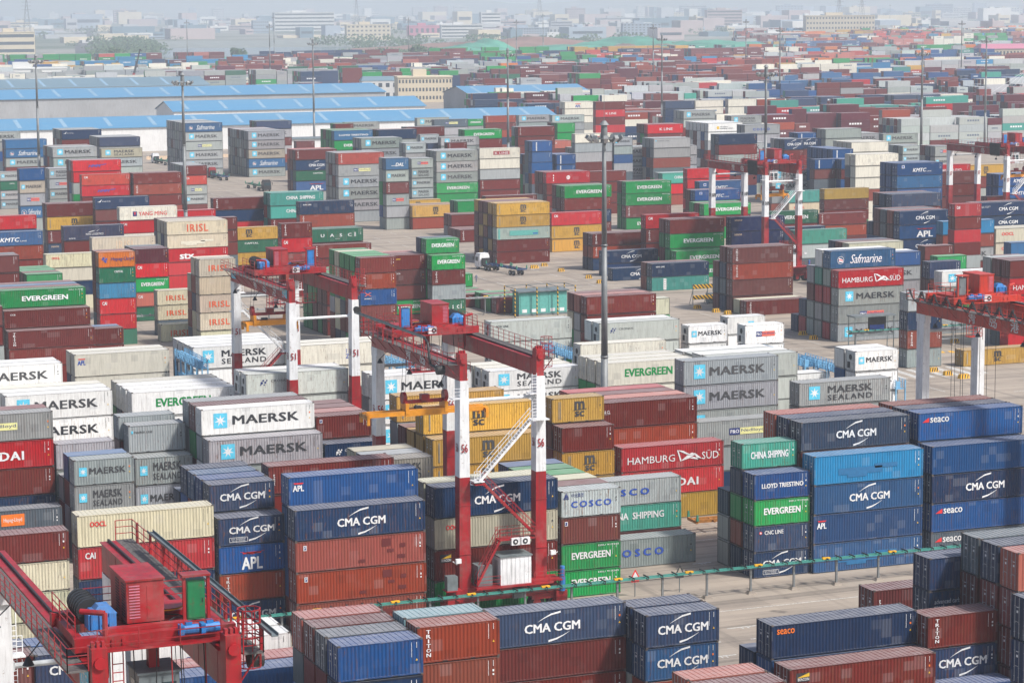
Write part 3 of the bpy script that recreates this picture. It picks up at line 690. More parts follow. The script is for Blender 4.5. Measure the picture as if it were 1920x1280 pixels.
373.30 627.25 20 2.560 180 0 ~gr/~gr/~gr/gr:MA/gr:MA
373.30 630.00 20 2.560 180 1 ~mr/~nb/~sl/~gr/sl
373.30 632.75 20 2.560 180 2 ~gr/~mr/~sl/~gr/gr
364.08 594.41 20 2.930 181 0 ~gr/~gr/~gr/gr:MA/gr:PR
364.08 597.16 20 2.930 181 1 ~mr/~mr/~gn/~nb/sl
364.08 599.91 20 2.930 181 2 ~mr/~gn/~mr/~gr/mr
291.76 676.34 40 2.930 182 0 ~mr/~mr/~gr:MA/~gr:MA
291.76 679.09 40 2.930 182 1 ~bl/~mr/~nb/~gr
291.76 681.84 40 2.930 182 2 ~gr/~gr/~nb/gr
291.76 684.59 40 2.930 182 3 ~sl/~gr/~bl/gr
305.37 676.65 40 2.930 183 0 gr/gr:MS/gr:MA/gr:MA
305.37 679.40 40 2.930 183 1 ~nb/~mr/~mr/gr
305.37 682.15 40 2.930 183 2 ~gr/~gr/~mr/gr
318.04 675.26 40 2.930 184 0 ~gr/lg/gr:MA/gr:MS
318.04 678.01 40 2.930 184 1 ~mr/~mr/~mr/~gr
286.70 607.82 40 2.930 185 0 tr/rd:mk/tl:CS
286.70 610.57 40 2.930 185 1 ~gr/~bl/lg
259.46 531.75 40 2.560 186 0 ~mr/~mr/dg/*bl:KM
259.46 534.50 40 2.560 186 1 ~nb/~mr/~mr/mr
264.51 539.78 40 2.930 187 0 ~sl/~mr/mr/bl:KM
254.65 517.00 40 2.748 188 0 ~gn/mr/*gn:EV
254.65 519.75 40 2.748 188 1 ~gn/~gr/mr
254.65 522.50 40 2.748 188 2 ~bl/~tr/gn
274.52 567.07 40 2.560 189 0 ~mr/~rd/mr/rd/*rd
243.40 585.63 40 2.930 190 0 mr/mr/mr/*rd:CY
243.40 588.38 40 2.930 190 1 ~mr/~gr/~mr/mr
243.40 591.13 40 2.930 190 2 ~mr/~gr/~mr/mr
255.65 589.93 40 2.828 191 0 ~mr/mr/mr/mr:mk
266.72 651.64 20 2.930 192 0 ~mr/~mr/bl:tv/bl:tv
266.72 654.39 20 2.930 192 1 ~bl/~bl/~gr/~bl
266.72 657.14 20 2.930 192 2 ~mr/~gr/~sl/mr
266.72 659.89 20 2.930 192 3 ~gn/~gn/~mr/bl
274.51 653.04 20 2.930 193 0 ~mr/~mr/bl:tv/bl:tv
274.51 655.79 20 2.930 193 1 ~bl/~sl/~tr/bl
274.51 658.54 20 2.930 193 2 ~sl/~bl/~gn/~bl
254.66 623.04 20 2.930 194 0 ~gr/~sl/~mr/~bl/bl/bl:tv
254.66 625.79 20 2.930 194 1 ~sb/~gr/~sb/~sl/~sl/sb
293.80 701.28 20 2.560 195 0 ~mr/~mr/~mr/mr/sa:CA
293.80 704.03 20 2.560 195 1 ~gr/~gn/~mr/~mr/mr
285.89 666.15 40 2.786 196 0 ~tr/~mr/~mr/~gr/gr/cw:KR
298.28 665.66 20 2.560 197 0 ~tr/~sl/~gr/~bl/gr/gr:MA
311.53 666.54 40 2.930 198 0 ~gn/~sl/~tr/gr/gr:ML
311.53 669.29 40 2.930 198 1 ~tr/~nb/~tr/~nb/gr
311.53 672.04 40 2.930 198 2 ~gr/~gr/~bl/~tr/gr
320.18 689.46 40 2.930 199 0 ~bl/~bl/~rd/~tr/mr/rd:KL
320.18 692.21 40 2.930 199 1 ~mr/~mr/~mr/~sl/~gn/mr
320.18 694.96 40 2.930 199 2 ~bl/~gr/~gr/~tr/~sl/mr
345.87 699.59 40 2.820 200 0 ~gn/~mr/~mr/~gr/wr:W/wr:AM
345.87 702.34 40 2.820 200 1 ~gn/~mr/~nb/~tr/~bl/wr:rf
345.87 705.09 40 2.820 200 2 ~sl/~wr/~sl/~wr/~wr/wr:rf
345.87 707.84 40 2.820 200 3 ~mr/~tr/~gn/~mr/~mr/wr:rf
345.87 710.59 40 2.820 200 4 ~wr/~wr/~wr/~wr/~gr/wr:rf
345.87 713.34 40 2.820 200 5 ~gn/~mr/~bl/~wr/~mr/wr:rf
319.95 634.83 40 2.930 201 0 ~gr/~nb/~gr/gr/gr:MA
319.95 637.58 40 2.930 201 1 ~gn/~gr/~sl/~gr/~gr
319.95 640.33 40 2.930 201 2 ~gn/~sl/~mr/~mr/~mr
314.15 628.53 40 2.930 202 0 ~nb/~mr/~nb/~gr/mr/*nb
314.15 631.28 40 2.930 202 1 ~gn/~bl/~sl/~mr/~sl/sl
345.00 672.83 40 2.930 203 0 ~gr/~gr/~tr/~nb/gr/gr:CO
345.00 675.58 40 2.930 203 1 ~nb/~mr/~mr/~mr/~bl/gr
318.78 598.11 20 2.938 204 0 ~mr/~mr/~mr/~nb/mr/nb:CM
318.78 600.86 20 2.938 204 1 ~gn/~nb/~mr/~nb/~tr/sl
318.78 603.61 20 2.938 204 2 ~mr/~mr/~mr/~gr/~nb/gr
324.90 600.95 20 2.922 205 0 ~bl/~mr/~nb/~mr/mr/nb:CM
337.60 625.28 20 2.930 206 0 ~nb/~nb/~nb/~bl/~nb/bl:tv
337.60 628.03 20 2.930 206 1 ~tr/~sl/~bl/~mr/~mr/bl
279.75 695.54 40 2.930 207 0 ~tr/~bl/~mr/~mr/mr/mr:TT
279.75 698.29 40 2.930 207 1 ~gn/~gn/~mr/~gr/~gn/gr
299.05 710.70 20 2.930 208 0 ~gn/~gr/~gn/~gn/gn/gn
299.05 713.45 20 2.930 208 1 ~dg/~tr/~dg/~dg/~bl/dg
299.05 716.20 20 2.930 208 2 ~gn/~bl/~mr/~mr/~bl/mr
325.01 807.16 40 2.594 209 0 ~tr/~mr/~tr/~nb/gr/gr:MA
331.31 791.86 40 2.673 210 0 ~nb/~gr/~nb/~gr/gr/gr:MA
370.52 768.52 40 2.930 211 0 ~gr/~mr/~gr/~mr/gr/gr:MA
370.52 771.27 40 2.930 211 1 ~gr/~gn/~gr/~tr/~gr/gr
370.52 774.02 40 2.930 211 2 ~mr/~gr/~gr/~gr/~gr/gr
396.19 783.18 40 2.930 212 0 ~gr/~gr/~gn/gr/gr:MS
396.19 785.93 40 2.930 212 1 ~gn/~tr/~gn/~sl/gr
374.42 852.48 40 2.930 213 0 ~mr/~sl/~rd/mr/rd:KL/mr
373.76 880.58 40 2.766 214 0 ~cw/~cw/~gr/cw/cw/cw:AB
373.76 883.33 40 2.766 214 1 ~cw/~bl/~gr/~gn/~mr/cw:rf
399.52 844.55 40 2.930 215 0 ~gr/~mr/~nb/~nb/nb/nb
425.50 871.89 40 2.722 216 0 ~cw/~cw/~cw/~gr/cw:W/cw
428.24 849.01 40 2.930 217 0 ~gn/~tr/~bl/~cw/cw/cw
280.63 702.67 20 2.560 218 0 ~mr/~gr/~gr/~gr/gr:MA
223.24 701.40 40 2.930 219 0 ~gn/~gr/~mr/gn/gn:EV/sb:LT
223.24 704.15 40 2.930 219 1 ~sl/~gr/~gn/~gn/gn/gn
223.24 706.90 40 2.930 219 2 ~mr/~bl/~tr/~dg/dg/gn
223.24 709.65 40 2.930 219 3 ~sl/~mr/~gn/~tr/gn/mr
223.24 712.40 40 2.930 219 4 ~gn/~gn/~gn/~gn/gn/gn
236.63 700.03 40 2.930 220 0 ~sl/~gr/~mr/~mr/gr/nb:mk
236.63 702.78 40 2.930 220 1 ~tr/~mr/~gr/~mr/~mr/mr
218.67 661.72 40 2.894 221 0 ~gr/~nb/~gr/~gr/gr:MA/*gr:MA
218.67 664.47 40 2.894 221 1 ~gr/~mr/~gr/~sl/~bl/gr
218.67 667.22 40 2.894 221 2 ~gr/~gr/~gr/~gr/~mr/gr
254.28 786.90 40 2.612 222 0 ~bl/~mr/~gr/~mr/~gr/gr:MA
236.33 741.07 20 2.930 223 0 ~tr/~tr/~bl/~bl/~gn/mr
236.33 743.82 20 2.930 223 1 ~gr/~sl/~gn/~mr/~tr/gn
225.60 644.13 20 2.793 224 0 ~gn/~gr/~sl/~gn/gr/gr:MA
225.60 646.88 20 2.793 224 1 ~mr/~mr/~gr/~bl/~gr/gr
245.20 686.93 20 2.765 225 0 ~gr/~mr/~sl/~gn/~gr/gr:MA
249.81 681.81 40 2.656 226 0 ~bl/~gr/~mr/~sl/gr/gr:MA
262.36 695.41 40 2.857 227 0 ~gn/~mr/~mr/~nb/mr:TT/gn:EV
262.36 698.16 40 2.857 227 1 ~mr/~mr/~sl/~bl/~tr/gn
249.43 710.59 40 2.930 228 0 ~bl/~gn/~gr/~nb/gr/mr
249.43 713.34 40 2.930 228 1 ~sl/~sl/~mr/~sl/~mr/sl
283.53 780.16 40 2.691 229 0 ~nb/~gn/~bl/~gr/gr/sl:PY
293.26 824.69 40 2.930 230 0 ~mr/~gr/~gn/~gr/gr:MA
319.42 842.78 20 2.560 231 0 ~mr/~tr/~gn/gr/gn:EV
329.61 851.50 40 2.684 232 0 ~tr/~nb/~tr/mr/tr:TT
221.91 735.95 20 2.560 233 0 ~mr/~mr/~gr/~mr/mr
224.41 789.33 40 2.773 234 0 ~nb/~tr/~gr/mr/gr:MA/nb:mk
224.41 792.08 40 2.773 234 1 ~gn/~gr/~dg/~gn/~tr/dg
224.41 794.83 40 2.773 234 2 ~mr/~sl/~bl/~gr/~mr/mr
246.55 684.37 20 2.827 235 0 ~mr/~mr/~nb/~mr/nb
245.46 664.63 20 2.560 236 0 ~gr/~bl/~mr/~mr/~mr/mr:TT
121.97 370.67 20 2.560 237 0 mr/*mr/*mr/*bl:XI/*tr:TT/*mr
121.97 373.42 20 2.560 237 1 ~mr/~nb/~gn/~sl/~gn/gn
121.97 376.17 20 2.560 237 2 ~gn/~mr/~mr/~tr/~tr/gn
121.97 378.92 20 2.560 237 3 ~sl/~mr/~sl/~gn/~mr/gn
121.97 381.67 20 2.560 237 4 ~nb/~cr/~cr/~sl/~cr/cr
121.97 384.42 20 2.560 237 5 ~mr/~mr/~gr/~gn/~gn/gn
135.87 395.54 20 2.560 238 0 mr/gn:EV/mr:mk/*mr:cc/*mr:tx2
135.87 398.29 20 2.560 238 1 ~gn/~mr/~mr/~mr/mr
135.87 401.04 20 2.560 238 2 ~sa/~sa/~sa/~mr/sa
141.99 392.51 20 2.560 239 0 *mr/*dg:UA/*lg/*mr:TT/*gn:EV
141.99 395.26 20 2.560 239 1 ~tr/~mr/~gn/~gn/mr/*gn:EV
141.99 398.01 20 2.560 239 2 ~mr/~gn/~nb/~mr/~mr/nb
157.84 419.23 20 2.500 240 0 mr:mk
157.84 421.98 20 2.500 240 1 gn
157.84 424.73 20 2.500 240 2 mr
157.84 427.48 20 2.500 240 3 gn
157.64 430.03 20 2.500 241 0 ~mr/gn
123.43 393.34 20 2.560 242 0 mr/mr/mr/mr
123.43 396.09 20 2.560 242 1 gn/mr/mr/gn
123.43 398.84 20 2.560 242 2 mr/mr/gn/gn
123.43 401.59 20 2.560 242 3 gn/gn/gn/mr
123.43 404.34 20 2.560 242 4 gn/gn/mr/gn
155.68 358.05 40 2.930 243 0 ~mr/mr/*mr
155.68 360.80 40 2.930 243 1 ~lg/lg/sa
155.68 363.55 40 2.930 243 2 ~gn/cr/mr
165.74 374.08 40 2.930 244 0 ~gn/cr:OO
159.91 408.42 20 2.980 245 0 *mr
159.91 411.17 20 2.980 245 1 gn
159.91 413.92 20 2.980 245 2 mr
159.91 416.67 20 2.980 245 3 gn
"""
PHR = """foreground stack left of bottom centre
stack behind the white stair of the nearest crane
stack behind the white leg of the nearest crane
low row under the nearest crane trolley
reefer row right of the nearest crane trolley
foreground stack at bottom centre
foreground stack of long boxes at bottom centre
foreground pair right of bottom centre
lowest stack at the bottom edge right of centre
foreground stack at bottom right
short stack at bottom right between two long rows
stack at the bottom right edge in front
short stack behind the long navy box at bottom right
stack left of the tall door wall at right edge
tall door wall at the right edge
stack cut by the right edge at bottom right
stack at the left edge beside the grey reefer rows
long stack at the left edge above the nearest crane
stack left of the nearest crane girder
long stack behind the nearest crane girder
weathered stack behind the cream long boxes
stack behind the weathered short stack at left
second weathered stack behind the cream long boxes
short stack left of the white long reefer
navy short stack left of the long red brown stack
long grey stack in front of the white reefer at left centre
short stack in front of the red brown short row
long red brown row left of the centre crane
long blue stack left of the centre crane
long stack left of the centre crane
rust striped short stack behind the centre crane
long mustard stack in front behind the centre crane
short red and mustard stack by crane leg
long red brown row right of the centre crane
long grey stack behind the red brown row
long grey box behind the white lettered red stack
red long stack right of centre
long stack behind the short pale grey box at centre
the open ground at centre
short stack right of the centre crane legs
long stack behind the centre crane legs
tall short box tower right of centre
long blue stack at right
long blue stack at the right edge
long weathered grey stack right of the blue gantry
white reefer row at left edge
cream reefer left of the blue rack
white reefer stack at left under the cream reefer
white reefer row with green lettering at left
white reefer row beside the blue rack
cream reefer with blue dots behind crane 51
pale grey green reefer behind crane 51
white reefer stack behind the spreader
white reefer stack behind the crane girder
cream reefer with green lettering at centre
pale reefer behind the slim mast
cream reefer row behind the slim mast
white short reefer right of the mast
white short reefer with red and blue panel
white short reefer behind the red and blue panel one
pale reefer behind the long grey stack
pale reefer row left of the blue gantry
white short reefer stack right of the blue gantry
white short reefer under the blue gantry
pale reefer above the centre crane girder
lower long red brown stack at left
red brown stack cut by the left edge
short red brown stack beside the left long stack
red brown stack cut by the left edge above the green one
low row of green and pink roofs at left
low row left of the orange box
short stack with the orange box on top
short stack right of the orange box
cream short stack with red letters
the ground by the tall cream stack
tall cream stack beside crane 51
blue long stack at left edge
bright red stack at the left edge
cream long stack left of the orange stack
mustard and red brown stack at left
navy stack with white wing emblem
cream long box behind the orange stack
cream long stack with tall red letters behind the mast
white stack with red lettering
navy and red brown stack behind the white lettered box
red box behind the cream long stack
red brown short stack right of the cream long stack
mustard and dark green stack right of the cream stack
short red brown pair behind the red crane cab
red brown and navy long stack left of the teal one
teal long stack
navy over rust red long stack
dark green long stack with spaced white letters
long red brown stack under the dark green one
short grey and green stack at left edge
short blue and beige stack left of the mast
short grey stack right of the left mast
grey long stack at upper left edge
blue long stack at upper left
navy long stack before the white warehouse wall
second navy long stack before the white warehouse wall
beige grey stack before the white warehouse wall
grey long stack right of the left mast
bright red long stack
orange red long stack in front of the bright red one
brick red long stack left of the second mast
short stack right of the second mast
tall grey long stack behind the second mast
tall grey wall of long boxes left of centre
mixed colour long stack between the grey walls
grey long stack with the salmon box on top
short stack with the blue box on top
short grey stack right of the blue box
grey long stack over a green stack at centre
white stack with dark red name panel
mustard long pair on the open yard
front mustard long pair on the open yard
short red brown pair by the open yard
second short red brown pair by the open yard
green box behind the red brown pairs
mustard long stack on the open yard at centre
red brown long stack behind the mustard one
red over mustard long stack at centre
green over red brown long stack at centre
green long stack right of the mast
red long stack right of the mast
red brown over green long stack right of the mast
lower green long pair right of the mast
rust red long stack beside the mast
navy long pair beside the mast
the ground right of the mast
navy over teal long pair
red brown long tower right of the mast
red brown long stack at the foot of the tower
dark navy long stack behind the far crane leg
red topped long tower at right centre
blue long box behind the red topped tower
short red brown box behind the blue long one
teal short stack behind the far right crane
navy short stack behind the far right crane
green short stack at right
white long stack behind the orange red engine house
long stack with white lettered red boxes at right edge
short stack behind the right crane girder end
the open ground at right
navy long stack above the blue tower
tall navy and blue long tower at right
light blue over rust red long stack
navy long pair with white letters at right edge
red short stack left of the navy pair
cream long stack at right edge
blue short stack at right edge
red brown short stack at right edge
blue long stack with white letters at right
blue long stack behind the far crane stair
red brown long stack behind the far crane legs
red short stack behind the far crane leg
mustard stack behind the far crane leg
red brown short box with pale marks
dark green over red long stack
teal over cream long stack behind the crane stair
mustard over red brown long stack at right
mustard long stack behind the front one
dark green long stack behind the crane stair
red brown long stack left of the navy tower
teal over grey long stack left of the lettered tower
navy roof stack behind the teal one
cream long box behind the white roofed tower
short navy stack beside the white long pair
short teal stack at right
white long stack at upper right
white long stack with dark fans behind
blue short row at upper right
lower blue short stack at upper right
second lower blue short stack at upper right
grey short stack left of the blue short row
grey short stack behind the far crane cabin
grey long stack at upper right
second grey long stack at upper right
grey roofed long row at upper right
short grey pair at upper right
short grey pair with red panel at upper right
grey long pair behind the mast head
grey long pair right of the mast head
grey long pair before the far crane
teal over red long stack before the far crane
blue long stack under the far crane girder
rear blue long stack under the far crane girder
green long stack under the far crane girder
bright red long stack behind the far crane leg
crimson long stack with white round mark
dull red long stack right of the crimson one
blue short stack left of the mast
second blue short stack left of the mast
rear blue short stack left of the mast
salmon short stack left of the mast
white long stack with dark red panel by the mast head
grey short stack behind the mast head
grey long box behind the grey pairs
crimson long stack with white letters
bright white reefer row with yellow mark
grey long stack behind the far crane trolley
navy long stack behind the far crane trolley
grey short stack right of the white reefer row
navy short stack at upper right
second navy short stack at upper right
blue short stack at upper right
dull red long stack left of the mast head
green short row left of the mast head
far grey long stack left of the mast head
second far grey long stack left of the mast head
far grey long stack right of the mast head
second far grey long stack right of the mast head
far crimson long pair
far white long pair with blue letters
far navy long stack
far white long stack
second far white long stack
grey short stack left of the blue short row
blue over green long stack below the warehouse
navy long box behind the grey pair
grey long pair in front of the navy long box
far grey long stack below the warehouse
short red brown stack below the warehouse
grey short stack at centre
rear grey short stack at centre
grey short stack with green neighbour
green over red brown long pair at centre
dull red long stack at centre
far slate long stack
far grey long stack behind the slate one
far green short stack
far rust red long stack
red brown short stack by the warehouse lean-to
navy over grey long stack before the warehouse wall
navy short stack at centre
red brown short stack at centre
short red brown block behind crane 51
middle short block behind the crane engine house
green topped short stack at centre
low long row beside the green switch box
green short box behind the low long row
short block seen through crane 51
red brown long row behind the switch box
cream long stack on the yard behind the reefers
second low short row beside the green switch box""".split("\n")
MACH = set([18, 19, 44, 49, 50, 51, 53, 55, 56, 57, 58, 59, 61, 62, 63, 64, 143, 171, 186, 187, 188, 200, 214, 216, 217, 237])
# ---------------- container kit ----------------
COL = dict(mr=(.138, .014, .010), tr=(.25, .036, .014), rd=(.46, .006, .012), ro=(.56, .008, .018), nb=(.004, .027, .085), nv=(.005, .014, .075), bl=(.006, .066, .215),
           sb=(.022, .105, .24), bb=(.022, .085, .21), lb=(.008, .20, .40), gn=(.002, .25, .055), dg=(.006, .115, .055), tl=(.05, .29, .23), yl=(.50, .29, .045), ys=(.53, .32, .05),
           cr=(.58, .53, .39), cw=(.70, .67, .57), wr=(.82, .82, .80), cg=(.50, .53, .49), gr=(.31, .33, .33), lg=(.42, .45, .45), gb=(.40, .37, .29), gs=(.30, .27, .23),
           sl=(.085, .115, .14), sa=(.42, .12, .085), pk=(.32, .085, .07), cy=(.20, .37, .41), or_=(.62, .16, .012), or2=(.46, .05, .028), dm=(.095, .010, .020), pg=(.38, .50, .46), wg=(.6, .62, .6))
COL['or'] = COL.pop('or_')
CN = dict(mr='maroon', tr='rust red', rd='bright red', ro='scarlet', nb='navy', nv='dark navy', bl='blue', sb='slate blue', bb='weathered blue', lb='light blue', gn='green', dg='dark green',
          tl='teal', yl='mustard', ys='bright mustard', cr='cream', cw='off-white', wr='white', cg='pale grey', gr='grey', lg='light grey', gb='beige grey', gs='rust-striped', sl='slate grey', sa='salmon',
          pk='faded pink', cy='pale cyan', or2='orange red', dm='dark maroon', pg='pale green', wg='whitish')
CN['or'] = 'orange'
MARK = dict(MA='with pale star emblem', MS='with two-line lettering', ML='with small dark lettering', CM='with white curved strokes', CMe='with boxed small print', CMr='with white curved strokes', CW='with navy lettering',
            EV='with bold white lettering', EG='with green lettering', CS='with narrow white lettering', CO='with spaced blue letters', CC2='with blue Chinese characters', HS='with white kite emblem', HY='with large white lettering',
            MC='with black stacked letters', AP='with red winged lettering', ap='with small corner lettering', AB='with blue lettering', SE='with small orange lettering', SR='with white corner lettering', se='with tiny orange lettering', TT='with vertical white letters',
            tx='with small vertical letters', tx2='with small yellow letters', CA='with white corner initials', OO='with small red lettering', oo='with small red lettering', IR='with orange red letters', I2='with faded letters', KM='with slanted white lettering',
            SF='with white script lettering', PR='with navy and red panel', PY='with navy and yellow panel', UA='with wide spaced letters', HL='with navy lettering', HL2='with white lettering', CP='with small white lettering', HM='with slanted blue letters', YM='with red lettering',
            NL='with white wing emblem', LT='with blocky white lettering', CN='with small white lettering', BE='with small yellow flag', CR='with small dark emblem', ZI='with blue dots', NK='with small corner lettering', NY='with small white bird',
            KR='with dark red panel', KL='with white lettering', AM='with yellow square mark', DA='with slanted white lettering', ST='with rounded white letters', XI='with pink cross mark', tv='with vertical white panel', pg='with faded green patch',
            W='with worn patches', bx='with small square mark', cc='with small corner lettering', AD='with small white lettering', CY='with white round mark', CC='with corner lettering', st='with small star panel', rf='with dark fan openings', co='with dark lettering')

_tc = {}
def glyphs(s, bold=0.02, shear=0.0, sp=1.0):
    # bolder strokes: the outline grows a little, then a second copy is laid beside it
    vs, fs, wem = glyphs0(s, 0.0, shear, sp); d = max(0.0, bold) * 1.25 / wem; e = max(0.0, bold) * .9
    if bold < .008: return vs, fs
    n = len(vs); kx = 1 / (1 + d); ky = 1 / (1 + e); V = []; Fs = []
    for j, (p, q) in enumerate(((0, 0), (d, 0), (0, e), (d, e))):
        V += [((a + p) * kx, (b + q) * ky, j) for a, b in vs]; Fs += [tuple(j * n + t for t in f) for f in fs]
    return V, Fs
def glyphs0(s, bold=0.02, shear=0.0, sp=1.0):
    """text outline as flat faces, normalised to a unit box; lettering on real surfaces"""
    key = (s, bold, shear, sp)
    if key in _tc: return _tc[key]
    c = bpy.data.curves.new('t', 'FONT'); c.body = s; c.resolution_u = 2; c.offset = bold; c.shear = shear; c.space_character = sp
    o = bpy.data.objects.new('t', c); C.objects.link(o)
    dg = bpy.context.evaluated_depsgraph_get(); me = bpy.data.meshes.new_from_object(o.evaluated_get(dg))
    vs = [(v.co.x, v.co.y) for v in me.vertices]; fs = [tuple(p.vertices) for p in me.polygons]
    bpy.data.objects.remove(o); bpy.data.curves.remove(c); bpy.data.meshes.remove(me)
    x0 = min(v[0] for v in vs); x1 = max(v[0] for v in vs); y0 = min(v[1] for v in vs); y1 = max(v[1] for v in vs)
    vs = [((v[0] - x0) / (x1 - x0), (v[1] - y0) / (y1 - y0)) for v in vs]
    _tc[key] = (vs, fs, x1 - x0); return _tc[key]

class Face2:
    """marks on the long side of a container: u along the length, v up, both 0..1"""
    def __init__(s, L, h): s.L = L; s.h = h; s.v = []; s.f = []; s.m = []
    def pt(s, u, v, k=0): return (u * s.L, -0.006 - 0.003 * k, v * s.h)
    def text(s, t, u0, u1, v0, v1, m='w', bold=0.02, shear=0.0, sp=1.0, k=0):
        vs, fs = glyphs(t, bold, shear, sp); i = len(s.v)
        s.v += [s.pt(u0 + p[0] * (u1 - u0), v0 + p[1] * (v1 - v0), k + (.3 * p[2] if len(p) > 2 else 0)) for p in vs]
        for f in fs: s.f.append(tuple(i + q for q in f)); s.m.append(LI[m])
    def poly(s, pts, m='w', k=0):
        i = len(s.v); s.v += [s.pt(a, b, k) for a, b in pts]; s.f.append(tuple(range(i, i + len(pts)))); s.m.append(LI[m])
    def rect(s, u0, v0, u1, v1, m='w', k=0): s.poly([(u0, v0), (u1, v0), (u1, v1), (u0, v1)], m, k)
    def star(s, cu, cv, r, m='w', k=1, n=7):
        pts = []
        for i in range(2 * n):
            a = math.pi / 2 + math.pi * i / n; rr = r if i % 2 == 0 else r * 0.36
            pts.append((cu + rr * math.cos(a) / s.L, cv + rr * math.sin(a) / s.h))
        for i in range(2 * n): s.poly([(cu, cv), pts[i], pts[(i + 1) % (2 * n)]], m, k)
    def disc(s, cu, cv, r, m='w', k=0, n=16, r2=0.0):
        P = [(math.cos(2 * math.pi * i / n), math.sin(2 * math.pi * i / n)) for i in range(n)]
        if r2 <= 0: s.poly([(cu + r * a / s.L, cv + r * b / s.h) for a, b in P], m, k); return
        for i in range(n):
            a, b = P[i], P[(i + 1) % n]
            s.poly([(cu + r * a[0] / s.L, cv + r * a[1] / s.h), (cu + r * b[0] / s.L, cv + r * b[1] / s.h), (cu + r2 * b[0] / s.L, cv + r2 * b[1] / s.h), (cu + r2 * a[0] / s.L, cv + r2 * a[1] / s.h)], m, k)
    def arc(s, pts, w, m='w'):
        # pts: (u,v) centre line; w widths in v
        for i in range(len(pts) - 1):
            (a, b), (c, d) = pts[i], pts[i + 1]; w0, w1 = w[i], w[i + 1]
            s.poly([(a, b - w0 / 2), (c, d - w1 / 2), (c, d + w1 / 2), (a, b + w0 / 2)], m)

def swoosh(F, uc, lo, hi, du):
    F.arc([(uc - du, lo - .0), (uc - du * .62, lo + (hi - lo) * .42), (uc - du * .15, lo + (hi - lo) * .80), (uc + du * .45, hi)], [.008, .03, .055, .05])

